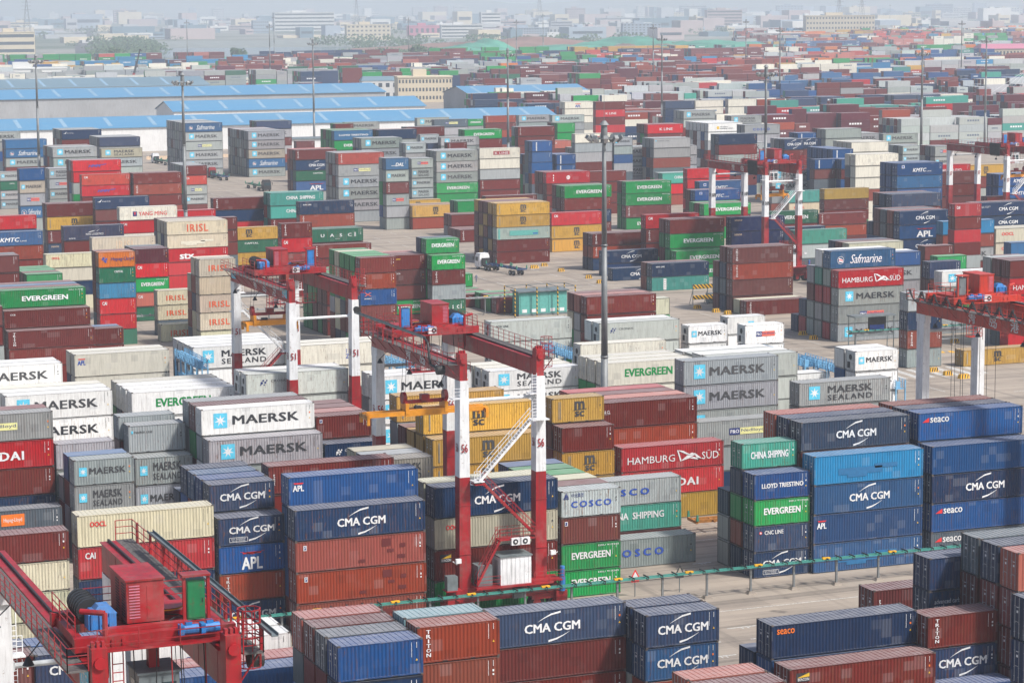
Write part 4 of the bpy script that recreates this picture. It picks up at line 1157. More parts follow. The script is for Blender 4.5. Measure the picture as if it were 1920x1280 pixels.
def draw(F, code, long_):
    T = F.text; q = 1 if long_ else 0
    if code in ('MA', 'MS', 'st'):
        s = (.105, .225, .26, .82) if long_ else (.08, .21, .36, .70)
        if code == 'st': s = (.55, .70, .35, .70)
        F.rect(s[0], s[2], s[1], s[3], 'c'); F.star((s[0] + s[1]) / 2, (s[2] + s[3]) / 2, min((s[1] - s[0]) * F.L, (s[3] - s[2]) * F.h) * .44)
        if code == 'MA': T('MAERSK', .27 if long_ else .25, .86, .36 if long_ else .42, .70 if long_ else .67, 'k', .042, 0, 1.05)
        elif code == 'MS': T('MAERSK', .31, .80, .50, .80, 'k', .042, 0, 1.05); T('SEALAND', .31, .80, .18, .42, 'k', .03, 0, 1.2)
    elif code == 'ML': F.rect(.05, .70, .08, .80, 'c'); T('MAERSK LINE', .10, .42, .70, .78, 'k', .01)
    elif code in ('CM', 'CMe', 'CMr', 'CW'):
        u0, u1, v0, v1 = (.32, .69, .36, .62) if long_ else (.16, .85, .38, .64)
        if code == 'CMr': u0, u1 = .40, .78
        if code == 'CMe' : v0, v1 = .42, .66
        T('CMA CGM', u0, u1, v0, v1, 'n' if code == 'CW' else 'w', .045)
        uc = (u0 + u1) / 2; du = (u1 - u0) * .24; w = 'n' if code == 'CW' else 'w'
        F.arc([(uc - du * 1.1, v1 + .05), (uc - du * .62, v1 + .15), (uc - du * .1, v1 + .24), (uc + du * .62, v1 + .29)], [.006, .028, .05, .055], w)
        F.arc([(uc + du * 1.3, v0 - .04), (uc + du * .8, v0 - .14), (uc + du * .3, v0 - .22), (uc - du * .3, v0 - .27)], [.006, .028, .05, .06], w)
        if code == 'CMe':
            a, b, c, d = .16, .12, .44, .29
            for r in ((a, b, c, b + .015), (a, d - .015, c, d), (a, b, a + .006, d), (c - .006, b, c, d)): F.rect(*r)
            T('eco container', .19, .41, .205, .27, 'w', .0); T('bamboo flooring', .20, .40, .135, .19, 'w', .0)
        if code == 'CMr': T('eco container', .06, .24, .70, .77, 'w', .0); T('light steel', .06, .20, .60, .67, 'w', .0)
    elif code == 'EV': T('EVERGREEN', *((.25, .79, .36, .64) if long_ else (.17, .83, .42, .68)), 'w', .055); T('EISU 917345', .80 if long_ else .62, .97, .85, .91, 'w', .01)
    elif code == 'EG': T('EVERGREEN', .23, .76, .36, .70, 'g', .055)
    elif code == 'CS': T('CHINA SHIPPING' if not long_ else 'CHINA  SHIPPING', *((.30, .84, .45, .72) if long_ else (.16, .84, .38, .66)), 'w', .045)
    elif code == 'CO': T('C O S C O', .24, .71, .38, .64, 'b', .06)
    elif code == 'co': T('COSCO', .3, .7, .4, .6, 'b', .03)
    elif code == 'CC2':
        T('COSCO', .16, .84, .36, .60, 'b', .05, 0, 1.35); T('中远集团', .17, .37, .74, .90, 'n', .0)
        F.poly([(.02, .72), (.13, .72), (.12, .69), (.03, .69)], 'n'); F.poly([(.04, .74), (.085, .74), (.085, .95)], 'n'); F.poly([(.09, .74), (.12, .74), (.09, .9)], 'n')
    elif code == 'HS':
        T('HAMBURG', .06, .52, .30, .58, 'w', .0); T('SÜD', .785, .95, .30, .66, 'w', .0)
        F.poly([(.54, .74), (.60, .70), (.665, .54), (.635, .54)], 'w'); F.poly([(.54, .74), (.555, .70), (.585, .30), (.572, .28)], 'w')
        F.poly([(.575, .28), (.64, .50), (.72, .50), (.66, .38)], 'w'); F.poly([(.64, .52), (.72, .50), (.69, .60)], 'w'); F.poly([(.70, .58), (.725, .55), (.785, .32), (.75, .30)], 'w'); F.poly([(.66, .38), (.75, .30), (.785, .32), (.70, .42)], 'w')
    elif code == 'HY': T('HYUNDAI', .18, .75, .30, .62, 'w', .05, 0, 1.15)
    elif code == 'MC':
        c = .53 if not long_ else .50; w = .10 if not long_ else .055
        T('m', c - w, c + w * .95, .50, .84, 'k', .06); T('sc', c - w * .95, c + w * .9, .22, .44, 'k', .05)
        F.poly([(c - w * 1.35, .47), (c + w * 1.35, .50), (c + w * 1.35, .53), (c - w * 1.35, .49)], 'k')
        for a in ((.14, .12, .16) if not long_ else (.055, .05)): F.rect(a, .15, a + .008, .85, 't')
    elif code == 'AP': T('APL', .34, .66, .12, .56, 'w', .05); F.poly([(.31, .76), (.48, .66), (.52, .66), (.70, .76), (.52, .72), (.48, .72)], 'r'); F.rect(.36, .68, .64, .74, 'r')
    elif code == 'ap': T('APL', .03, .115, .52, .72, 'w' if F.dark else 'b', .05); F.poly([(.035, .80), (.115, .80), (.105, .755), (.045, .755)], 'r')
    elif code == 'AB': T('APL', .36, .56, .18, .54, 'b', .05); F.poly([(.36, .72), (.56, .72), (.54, .62), (.38, .62)], 'r')
    elif code == 'SE': T('seaco', .035, .155, .72, .87, 'o', .03)
    elif code == 'SR': T('seaco', .11, .29, .64, .82, 'w', .03); F.poly([(.035, .66), (.08, .78), (.10, .82), (.10, .66)], 'r')
    elif code == 'se': T('seaco', .06, .2, .72, .84, 'f', .01)
    elif code == 'TT':
        u0, u1 = (.055, .085) if long_ else (.105, .16)
        for i, ch in enumerate('TRITON'): T(ch, u0 + (.36 * (u1 - u0) if ch == 'I' else 0), u1 - (.36 * (u1 - u0) if ch == 'I' else 0), .80 - i * .125, .90 - i * .125, 'w', .03)
    elif code in ('tx', 'tx2'):
        u0, u1 = (.035, .05) if long_ else (.08, .11)
        if code == 'tx2': T('textainer', .03, .26, .68, .80, 'y', .03)
        else:
            for i, ch in enumerate('tex'): T(ch, u0, u1, .60 - i * .14, .72 - i * .14, 'w', .03)
    elif code == 'CA': T('CAI', *((.05, .125, .64, .84) if long_ else (.07, .20, .60, .82)), 'w', .04)
    elif code in ('OO', 'oo'): T('OOCL', *((.09, .21, .62, .78) if code == 'OO' and long_ else (.12, .36, .5, .72)), 'r', .05)
    elif code == 'IR': T('IRISL', *((.33, .68, .20, .76) if long_ else (.26, .82, .30, .64)), 'i', .03, 0, 1.15)
    elif code == 'I2': T('IRISL', .38, .68, .15, .75, 'f', .02, 0, 1.1)
    elif code == 'KM': T('KMTC', .34, .64, .28, .58, 'w', .035, .25); T('LINE', .65, .75, .28, .36, 'w', .01); F.rect(.10, .60, .16, .82, 'w'); F.rect(.11, .64, .15, .78, 'b', 1)
    elif code == 'SF':
        F.disc(.155, .47, .62, 'w', 0, 20, .56); F.poly([(.13, .38), (.19, .34), (.19, .50), (.13, .60)], 'w'); F.poly([(.13, .46), (.185, .42), (.185, .48), (.13, .52)], 'r', 1); F.rect(.127, .25, .131, .62, 'w')
        T('Safmarine', .30, .79, .26, .76, 'w', .0, .35, .92)
    elif code in ('PR', 'PY'):
        u = (.33, .44, .70, .40, .66) if long_ else (.28, .43, .76, .38, .64)
        F.rect(u[0], u[3], u[1], u[4], 'n'); F.rect(u[1], u[3], u[2], u[4], 'p' if code == 'PR' else 'e')
        T('P&O', u[0] + .01, u[1] - .01, u[3] + .06, u[4] - .06, 'w', .03, 0, 1, 1); T('Nedlloyd', u[1] + .012, u[2] - .012, u[3] + .06, u[4] - .05, 'n', .01, 0, 1, 1)
    elif code == 'UA': T('U A S C', .27, .80, .38, .62, 'w', .045, 0, 1.7); [F.rect(.845, .36 + i * .055, .875, .395 + i * .055, 'w') for i in range(6)]; T('UASC', .52, .60, .2, .26, 'w', .01)
    elif code == 'HL':
        if long_: F.rect(.50, .45, .69, .85, 'o'); T('Hapag-Lloyd', .52, .67, .55, .73, 'w', .01, 0, 1, 1)
        else:
            T('Hapag-Lloyd', .34, .96, .36, .66, 'n', .02)
            for a, b in ((.12, .55), (.17, .45), (.15, .62), (.22, .55), (.20, .38)): F.rect(a - .03, b - .06, a + .02, b + .06, 'b')
    elif code == 'HL2': T('HAPAG LLOYD', .3, .8, .35, .6, 'w', .02)
    elif code == 'CP': T('CAPITAL', .42, .66, .66, .80, 'w', .02)
    elif code == 'HM': T('HMM', .32, .58, .36, .60, 'b', .05, .35); F.poly([(.58, .58), (.70, .66), (.69, .60), (.60, .52)], 'b')
    elif code == 'YM': F.rect(.23, .30, .30, .66, 'n'); F.poly([(.245, .60), (.265, .34), (.285, .60)], 'r', 1); T('YANG MING', .33, .82, .32, .62, 'r', .02)
    elif code == 'NL': T('NYK LOGISTICS', .37, .66, .34, .48, 'w', .02); F.poly([(.40, .52), (.50, .60), (.60, .86), (.52, .66), (.44, .60)], 'w'); F.poly([(.47, .54), (.56, .60), (.61, .78), (.54, .58)], 'w'); T('NYK', .09, .2, .1, .2, 'w', .01)
    elif code == 'LT': T('LLOYD TRIESTINO', .13, .88, .44, .62, 'w', .05)
    elif code == 'CN': T('CNC LINE', .18, .52, .66, .82, 'w', .04); F.disc(.11, .74, .16, 'r', 0, 8); F.disc(.11, .74, .09, 'w', 1, 8)
    elif code == 'BE': F.rect(.045, .60, .135, .86, 'k'); F.poly([(.05, .72), (.132, .85), (.132, .74)], 'y', 1); T('BEACON', .055, .13, .63, .71, 'w', .02, 0, 1, 1)
    elif code == 'CR':
        mc = 'w' if F.dark else 'n'; T('CRONOS', .24 if long_ else .36, .42 if long_ else .66, .62, .72, mc if mc == 'w' else 'k', .0, 0, 1.1)
        for a, b, rr in ((.15, .60, .16), (.165, .70, .12), (.185, .62, .13), (.20, .70, .09), (.175, .52, .09), (.14, .52, .08)): F.disc(a if long_ else a * 1.5, b, rr, mc, 0, 7)
    elif code == 'ZI': T('ZIM', .58, .68, .30, .50, 'b', .04); [F.disc(.59 + i * .027, .60 + j * .09, .09, 'b', 0, 6) for i in range(4) for j in range(2)]
    elif code == 'NK': T('NYK LINE', .07, .22, .70, .80, 'w' if F.dark else 'k', .02)
    elif code == 'NY': F.poly([(.04, .62), (.08, .66), (.13, .85), (.10, .60)], 'w'); T('NYK', .14, .3, .62, .70, 'w', .0)
    elif code == 'KR': F.rect(.34, .34, .74, .70, 'd'); T('K LINE', .38, .71, .40, .62, 'w', .01, 0, 1.05, 1)
    elif code == 'KL': T('K LINE', .34, .70, .34, .62, 'w', .02)
    elif code == 'AM': F.rect(.25, .30, .32, .62, 'y'); T('ALASKA', .34, .56, .50, .62, 'k', .01); T('MARINE LINES', .34, .72, .30, .42, 'k', .01); F.disc(.92, .4, .2, 'k', 0, 8)
    elif code == 'DA': T('DAL', .42, .78, .30, .60, 'w', .05, .3); F.rect(.25, .33, .4, .37, 'w')
    elif code == 'ST': T('stx', .20, .44, .20, .62, 'w', .06)
    elif code == 'XI': F.poly([(.10, .80), (.14, .80), (.30, .58), (.26, .58)], 'p'); F.poly([(.26, .80), (.30, .80), (.14, .58), (.10, .58)], 'p'); T('XINES', .10, .30, .38, .46, 'w', .02)
    elif code == 'tv': F.rect(.20, .08, .25, .90, 'w'); [F.rect(.212, .14 + i * .13, .238, .20 + i * .13, 't', 1) for i in range(6)]
    elif code == 'pg': F.rect(.24, .30, .78, .72, 'a'); F.rect(.68, .38, .77, .48, 'b', 1); F.rect(.03, .05, .06, .9, 'a')
    elif code == 'bx': F.rect(.06, .70, .085 if long_ else .11, .86, 'w'); F.rect(.064, .72, .081 if long_ else .10, .84, 'n', 1); F.poly([(.066, .73), (.078, .82), (.07, .82)], 'w', 2)
    elif code == 'cc': T('CCSI' if not long_ else 'CC&', .07 if long_ else .1, .13 if long_ else .24, .72, .80, 'w', .03)
    elif code == 'CC': T('C & CL', .045, .13, .58, .70, 'w', .03); F.rect(.045, .55, .13, .56, 'w')
    elif code == 'AD': T('advanced carbon', .04, .26, .60, .74, 'w', .0); T('steel', .04, .11, .44, .58, 'w', .0)
    elif code == 'CY': F.disc(.50, .5, .52, 'w', 0, 14); F.rect(.48, .40, .49, .60, 'r', 1); F.rect(.51, .40, .52, .60, 'r', 1); [F.rect(.15, .2 + i * .22, .17, .34 + i * .22, 'w') for i in range(3)]
    elif code == 'W':
        pm = {'lb': 'h', 'bb': 'h', 'cr': 'j', 'cw': 'j'}.get(F.cc, 'v' if F.cc in ('bl', 'nb') else 'm')
        for a, b, c, d in ((.22, .30, .62, .52), (.30, .20, .48, .30), (.55, .45, .76, .60)): F.rect(a, b, c, d, pm)
    if code == 'bx' and long_:
        for a, b, c, d in ((.66, .62, .73, .86), (.80, .55, .84, .68), (.70, .42, .75, .52), (.78, .20, .84, .32), (.48, .16, .53, .26)): F.rect(a, b, c, d, 'm')

def side_marks(F, long_, rng, dark, detail=1):
    m = 'w' if dark else 'k'
    u = (.925, .955) if long_ else (.86, .92)
    w = .0035 if long_ else .007
    if detail:
        v = .90
        while v > .50: F.rect(u[0], v - .022, u[0] + w, v, m); v -= .034
        v = .90
        while v > .74: F.rect(u[1], v - .02, u[1] + w * 1.2, v, m); v -= .032
        if rng.random() < .6: F.rect(u[1] - w, .60, u[1] + 2 * w, .66, 'o' if rng.random() < .5 else m)
        if rng.random() < .5: F.rect(u[1] - w, .50, u[1] + 2 * w, .55, m)
        if rng.random() < .35: F.poly([(u[1] - 1.4 * w, .40), (u[1] + 2.4 * w, .40), (u[1] + .5 * w, .46)], 'y')
        if rng.random() < .3: F.rect(u[1] - 2 * w, .16, u[1] + 3 * w, .25, 'y')
    else:
        F.rect(u[0], .5, u[0] + w, .9, m); F.rect(u[1], .74, u[1] + w, .9, m)

_logo = {}
def logo_mesh(code, long_, dark, var, detail=1, cc=''):
    key = (code, long_, dark, var, detail, cc if code == 'W' else '')
    if key not in _logo:
        F = Face2(12.192 if long_ else 6.058, 2.896 if long_ else 2.591); F.dark = dark; F.cc = cc
        if code: draw(F, code, long_)
        side_marks(F, long_, random.Random(var * 7 + 3), dark, detail)
        me = bpy.data.meshes.new('lettering'); me.from_pydata(F.v, [], F.f)
        used = sorted(set(F.m)); mp = {a: i for i, a in enumerate(used)}
        for a in used: me.materials.append(M[LK[a]])
        me.polygons.foreach_set('material_index', [mp[a] for a in F.m]); me.update()
        _logo[key] = (me, F)
    return _logo[key]

def corr(mb, L, h, y, sgn, x0, x1, z0, z1, pitch=.278, dep=.036):
    """trapezoid corrugation between x0 and x1 on the side at y; sgn -1 front, +1 rear"""
    n = max(1, round((x1 - x0) / pitch)); p = (x1 - x0) / n; pts = []
    for i in range(n):
        a = x0 + i * p
        pts += [(a, 0), (a + p * .25, 0), (a + p * .5, dep), (a + p * .75, dep)]
    pts.append((x1, 0))
    i = len(mb.v)
    for a, d in pts: mb.v += [(a, y - sgn * d, z0), (a, y - sgn * d, z1)]
    for k in range(len(pts) - 1):
        q = (i + 2 * k, i + 2 * k + 2, i + 2 * k + 3, i + 2 * k + 1)
        mb.f.append(q if sgn < 0 else q[::-1]); mb.m.append(0)

CW_, H40, H20 = 2.438, 2.896, 2.591
def kit(long_, reefer):
    L, h = (12.192, H40) if long_ else (6.058, H20)
    b = MB(); W_ = CW_
    dep = .036 if not reefer else .008; pitch = .278 if not reefer else .12
    corr(b, L, h, .018, -1, .16, L - .16, .15, h - .11, pitch, dep); corr(b, L, h, W_ - .018, 1, .16, L - .16, .15, h - .11, pitch, dep)
    # roof sheets with shallow cross ribs
    n = round((L - .3) / (.42 if not reefer else 2.4)); p = (L - .3) / n; zt = h - .075; i = len(b.v); cols = []
    for k in range(n):
        a = .15 + k * p
        for t, d in ((0, 0), (.18, 0), (.24, .028), (.76, .028), (.82, 0)): cols.append((a + t * p, d))
    cols.append((L - .15, 0))
    for a, d in cols: b.v += [(a, .08, zt + (d if not reefer else 0)), (a, W_ - .08, zt + (d if not reefer else 0))]
    for k in range(len(cols) - 1): b.f.append((i + 2 * k, i + 2 * k + 2, i + 2 * k + 3, i + 2 * k + 1)); b.m.append(0)
    # blank end wall
    if not reefer:
        corr_e = 8
        for k in range(corr_e):
            y0 = .16 + k * (W_ - .32) / corr_e; y1 = y0 + (W_ - .32) / corr_e; ym = (y0 + y1) / 2
            b.quad((L - .02, y0, .15), (L - .02, ym, .15), (L - .02, ym, h - .11), (L - .02, y0, h - .11)); b.quad((L - .055, ym, .15), (L - .055, y1, .15), (L - .055, y1, h - .11), (L - .055, ym, h - .11))
            b.quad((L - .02, ym, .15), (L - .055, ym, .15), (L - .055, ym, h - .11), (L - .02, ym, h - .11))
    else: b.quad((L - .03, .16, .15), (L - .03, W_ - .16, .15), (L - .03, W_ - .16, h - .11), (L - .03, .16, h - .11))
    b.quad((.1, .1, .16), (.1, W_ - .1, .16), (L - .1, W_ - .1, .16), (L - .1, .1, .16))
    body = b.mesh('body', [M['paint']])
    f = MB(); g = .155
    for x in (0, L - g):
        for y in (0, W_ - g): f.box(x, y, .118, x + g, y + g, h - .118, 0)
    for y in (0, W_ - .06):
        f.box(g, y, .055, L - g, y + .06, .15, 0); f.box(g, y, h - .11, L - g, y + .06, h - .045, 0)
        if not long_:
            for xx in (L / 2 - 1.2, L / 2 + .85): f.box(xx, y - (.004 if y == 0 else -.004), .06, xx + .36, y + .06 + (.004 if y else 0), .115, 2)
    for x in (0, L - .06): f.box(x, g, .055, x + .06, W_ - g, .13, 0); f.box(x, g, h - .11, x + .06, W_ - g, h - .045, 0)
    f.box(.06, .06, h - .09, .2, W_ - .06, h - .042, 0); f.box(L - .2, .06, h - .09, L - .06, W_ - .06, h - .042, 0)
    for x in (0, L - .178):
        for y in (0, W_ - .162):
            for z in (0, h - .118): f.box(x - .003, y - .003, z, x + .181, y + .165, z + .118, 1)
    frame = f.mesh('frame', [M['paint'], M['steel'], M['gap']])
    d = MB(); wd = (W_ - .31) / 2 - .012
    d.box(.035, 0, .14, .085, wd, h - .12, 0)
    if not reefer:
        for k in range(4):
            z0 = .24 + k * (h - .5) / 4; d.box(.022, .10, z0, .035, wd - .10, z0 + (h - .5) / 4 - .12, 0)
    for yy in (wd * .27, wd * .73):
        d.box(-.012, yy - .017, .10, .022, yy + .017, h - .09, 1)
        for zz in (.45, 1.05, h - .75): d.box(-.02, yy - .05, zz, .03, yy + .05, zz + .05, 1)
    d.box(-.02, wd * .27, 1.15, -.005, wd * .73, 1.19, 1)
    d.box(.018, wd * .40, h * .60, .022, wd * .58, h * .60 + .16, 2); d.box(.018, wd * .36, h * .72, .022, wd * .62, h * .72 + .05, 2)
    d.box(.03, -.012, .14, .05, 0, h - .12, 3)
    door = d.mesh('door', [M['paint'], M['rod'], M['Lw'], M['gap']])
    e = MB(); e.box(.05, .17, .16, .10, W_ - .17, h - .13, 0); e.box(.02, .35, h * .48, .05, W_ - .35, h * .86, 1)
    e.tube((.0, W_ * .5, h * .66), (.045, W_ * .5, h * .66), .36, None, 2, 14); e.box(.01, .4, .3, .05, 1.1, h * .42, 1); e.box(.01, 1.35, .3, .05, 2.0, h * .42, 2)
    unit = e.mesh('cooling_unit', [M['paint'], M['galv'], M['gap']])
    return dict(L=L, h=h, body=body, frame=frame, door=door, unit=unit)
KIT = {(l, r): kit(l, r) for l in (0, 1) for r in (0, 1)}

DARKSET = {'mr', 'tr', 'rd', 'ro', 'nb', 'nv', 'bl', 'sb', 'bb', 'lb', 'gn', 'dg', 'tl', 'sl', 'sa', 'pk', 'or2', 'dm', 'or'}
def jig(c, rng):
    if min(c) > .45: k = 1 + rng.uniform(-.06, .03); return tuple(min(.83, x * k) for x in c)
    k = 1 + rng.uniform(-.18, .16); f = rng.random() ** 3 * .13; return tuple(min(.82, max(.002, (x * (1 - f) + .26 * f) * k * (1 + rng.uniform(-.06, .06)))) for x in c)

def container(x, y, z, long_, h, code, label, rng, machine=False):
    cc, _, lg = code.partition(':'); reefer = cc in ('wr', 'cw', 'cg'); K = KIT[(1 if long_ else 0, 1 if reefer else 0)]
    c = jig(COL[cc], rng); col = (c[0], c[1], c[2], 1.0); zs = h * .996 / K['h']
    t = empty('shipping_container', (x, y, z)); t.scale = (1, 1, zs)
    tag(t, label, 'container', 'containers stacked across the terminal')
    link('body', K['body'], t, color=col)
    fr = tuple(v * .82 for v in c); link('frame', K['frame'], t, color=(fr[0], fr[1], fr[2], 1))
    if machine and reefer: link('cooling_unit', K['unit'], t, color=(.62, .63, .62, 1))
    else:
        dc = tuple(v * .9 + .01 for v in c)
        link('door', K['door'], t, loc=(0, .155, 0), color=(dc[0], dc[1], dc[2], 1)); link('door', K['door'], t, loc=(0, .155 + (CW_ - .31) / 2 + .012, 0), color=(dc[0], dc[1], dc[2], 1))
    me, _ = logo_mesh('' if lg == 'mk' else lg, bool(long_), cc in DARKSET, rng.randrange(4), 1, cc)
    link('lettering', me, t)
    return t

class Bulk:
    """many far containers merged into one mesh, colour per face"""
    def __init__(s): s.v = []; s.f = []; s.m = []; s.c = []
    def q(s, a, b, c, d, col, m=0):
        i = len(s.v); s.v += [a, b, c, d]; s.f.append((i, i + 1, i + 2, i + 3)); s.m.append(m); s.c.append(col)
    def cont(s, x, y, z, L, h, col, fine=1, back=0, lg=None, long_=1, dark=1, rng=None, right=1):
        x1, y1, z1 = x + L, y + CW_, z + h - .07
        rim = tuple(v * .34 + .006 for v in col); dr = tuple(v * .80 + .015 for v in col)  # rim rails painted darker, standing in for the gap shadow between tiers
        s.q((x, y, z1), (x1, y, z1), (x1, y1, z1), (x, y1, z1), col)
        if fine:
            g = .13
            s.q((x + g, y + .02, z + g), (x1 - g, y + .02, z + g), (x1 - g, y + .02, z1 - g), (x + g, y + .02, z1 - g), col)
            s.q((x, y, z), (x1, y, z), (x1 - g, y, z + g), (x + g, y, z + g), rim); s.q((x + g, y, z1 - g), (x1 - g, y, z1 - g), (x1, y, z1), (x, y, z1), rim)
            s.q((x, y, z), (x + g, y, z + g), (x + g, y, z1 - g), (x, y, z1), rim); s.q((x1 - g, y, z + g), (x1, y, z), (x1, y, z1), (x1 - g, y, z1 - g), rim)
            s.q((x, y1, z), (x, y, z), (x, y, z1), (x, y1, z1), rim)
            for a, b in ((.14, 1.18), (1.25, 2.29)):
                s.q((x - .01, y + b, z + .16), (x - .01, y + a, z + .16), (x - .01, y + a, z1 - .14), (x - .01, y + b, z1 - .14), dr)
                for t in (.30, .72):
                    yy = y + a + (b - a) * t; s.q((x - .03, yy + .022, z + .1), (x - .03, yy - .022, z + .1), (x - .03, yy - .022, z1 - .1), (x - .03, yy + .022, z1 - .1), (.36, .37, .38))
        else:
            s.q((x, y, z), (x1, y, z), (x1, y, z1), (x, y, z1), col)
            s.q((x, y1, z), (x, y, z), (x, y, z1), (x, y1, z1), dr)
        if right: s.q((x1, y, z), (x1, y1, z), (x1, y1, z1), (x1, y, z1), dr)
        if back: s.q((x1, y1, z), (x, y1, z), (x, y1, z1), (x1, y1, z1), col)
        if lg is not None:
            _, F = logo_mesh(lg, bool(long_), bool(dark), (rng.randrange(3) if rng else 0), 0, 'bb')
            zs = (h - .07) / F.h; i = len(s.v)
            s.v += [(x + a, y + b - .01, z + c * zs) for a, b, c in F.v]
            for fc, m in zip(F.f, F.m): s.f.append(tuple(i + k for k in fc)); s.m.append(1 + m); s.c.append((1, 1, 1))
    def build(s, name):
        me = bpy.data.meshes.new(name); me.from_pydata(s.v, [], s.f)
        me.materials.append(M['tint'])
        for k in LK: me.materials.append(M[k])
        me.polygons.foreach_set('material_index', s.m)
        at = me.color_attributes.new('tint', 'FLOAT_COLOR', 'CORNER'); buf = []
        for fc, c in zip(s.f, s.c): buf += [c[0], c[1], c[2], 1.0] * len(fc)
        at.data.foreach_set('color', buf); me.update()
        return link(name, me)
# ---------------- ground ----------------
def sheet(name, x0, y0, x1, y1, z, mat, n=1):
    mb = MB(); mb.quad((x0, y0, z), (x1, y0, z), (x1, y1, z), (x0, y1, z)); o = mb.build(name, mat); return tag(o, kind='structure')
sheet('ground', -6000, -300, 16000, 24000, 0.0, M['land'])
sheet('container_yard', -150, 60, 1500, 2060, 0.03, M['yard'])

# ---------------- containers from the surveyed table ----------------
def ph_ok(p): return 'ground' in p
ORD = ['', 'second', 'third', 'fourth', 'fifth', 'sixth', 'seventh']
def make_label(long_, cc, lg, tier_from_top, n, k, phrase):
    size = 'long' if long_ else 'short'
    col = CN[cc].split(); mark = MARK.get(lg, '').split()
    tier = ['topmost'] if tier_from_top == 0 else [ORD[tier_from_top], 'from', 'top']
    row = [] if k == 0 else [ORD[k], 'row', 'back']
    phr = phrase.split()
    if n == 1 and k == 0 and ph_ok(phr): return ' '.join([size] + col + ['container'] + mark) + ', alone on ' + ' '.join(phr)
    def asm(mk, ph, sz=1):
        w = ([size] if sz else []) + col + ['container'] + mk
        return ' '.join(w) + ', ' + ' '.join(tier) + (', ' + ' '.join(row) if row else '') + ', in ' + ' '.join(ph)
    phr2 = [w for w in phr if w not in ('the', 'long', 'short')]
    for mk, ph, sz in ((mark, phr, 1), (mark, phr, 0), ([], phr, 1), ([], phr, 0), ([], [w for w in phr if w != 'the'], 0), ([], phr2, 0), ([], phr2[:9], 0)):
        s = asm(mk, ph, sz)
        if len(s.replace(',', '').split()) <= 16: return s
    return s
bulk = Bulk(); FOOT = []; rows_ = []
rng = random.Random(11)
nthing = 0
for ln in TABLE.strip().split('\n'):
    x, y, L_, h, bid, k, cs = ln.split(' '); x = float(x); y = float(y); long_ = L_ == '40'; h = float(h); bid = int(bid); k = int(k); cs = cs.split('/')
    L = 12.192 if long_ else 6.058; FOOT.append((x, y, L, len(cs) * h)); n = len(cs)
    for t, code in enumerate(cs):
        flag = code[0]; code = code.lstrip('*~'); cc, _, lg = code.partition(':'); z = t * h + .035
        dx = rng.uniform(-.03, .03); dy = rng.uniform(-.03, .03)
        if flag == '*':
            container(x + dx, y + dy, z, long_, h, code, make_label(long_, cc, lg, n - 1 - t, n, k, PHR[bid]), rng, machine=bid in MACH); nthing += 1
        elif flag != '~' or t == n - 1 or k == 0 or True:
            c = jig(COL[cc], rng); hid = flag == '~'
            bulk.cont(x + dx, y + dy, z, L, h, c, fine=0 if hid else 1, lg=None if hid else ('' if lg == 'mk' else lg), long_=long_, dark=cc in DARKSET, rng=rng)

# ---------------- the far container field, a grid of blocks beyond the surveyed stacks ----------------
PAL_A = ['lg', 'cw', 'gr', 'gr'] + ['mr'] * 8 + ['tr'] * 3 + ['gn'] * 6 + ['dg'] * 2 + ['nb'] * 2 + ['gr'] * 3 + ['bl'] + ['sa'] + ['dm'] * 5 + ['lg']
PAL_B = ['cw'] + ['gr'] + ['mr'] * 10 + ['tr'] * 5 + ['dm'] * 4 + ['gr'] * 4 + ['nb'] * 3 + ['bl'] * 2 + ['rd'] + ['tl'] + ['sb'] + ['lg'] * 2 + ['cw'] * 2
PAL_C = ['cw'] * 6 + ['lg'] * 3 + ['gr'] * 2
PAL_D = ['mr', 'tr', 'sa', 'or', 'lb', 'gr', 'bl', 'nb', 'lg', 'yl', 'tl', 'cw', 'gn', 'sa', 'or2', 'mr', 'bl', 'gr']
def hidden_zone(x, y):
    pxz = 960 + F_PX * math.tan(math.atan2(x, y) - YAW)
    if 640 < pxz < 875 and 1010 < y < 1400: return True
    if x < 405 and y < 1010: return True       # warehouses and the open lane before them
    if x < 400 and 1005 < y < 1385: return True
    if 440 < x < 520 and 1140 < y < 1240: return True
    if 440 < x < 500 and 1300 < y < 1385: return True
    return False
def clash(x, y, L):
    for a, b, l, _ in NEARF:
        if x < a + l + .4 and a < x + L + .4 and y < b + CW_ + .3 and b < y + CW_ + .3: return True
    return False
frng = random.Random(23)
yb = 800.0; blk = 0
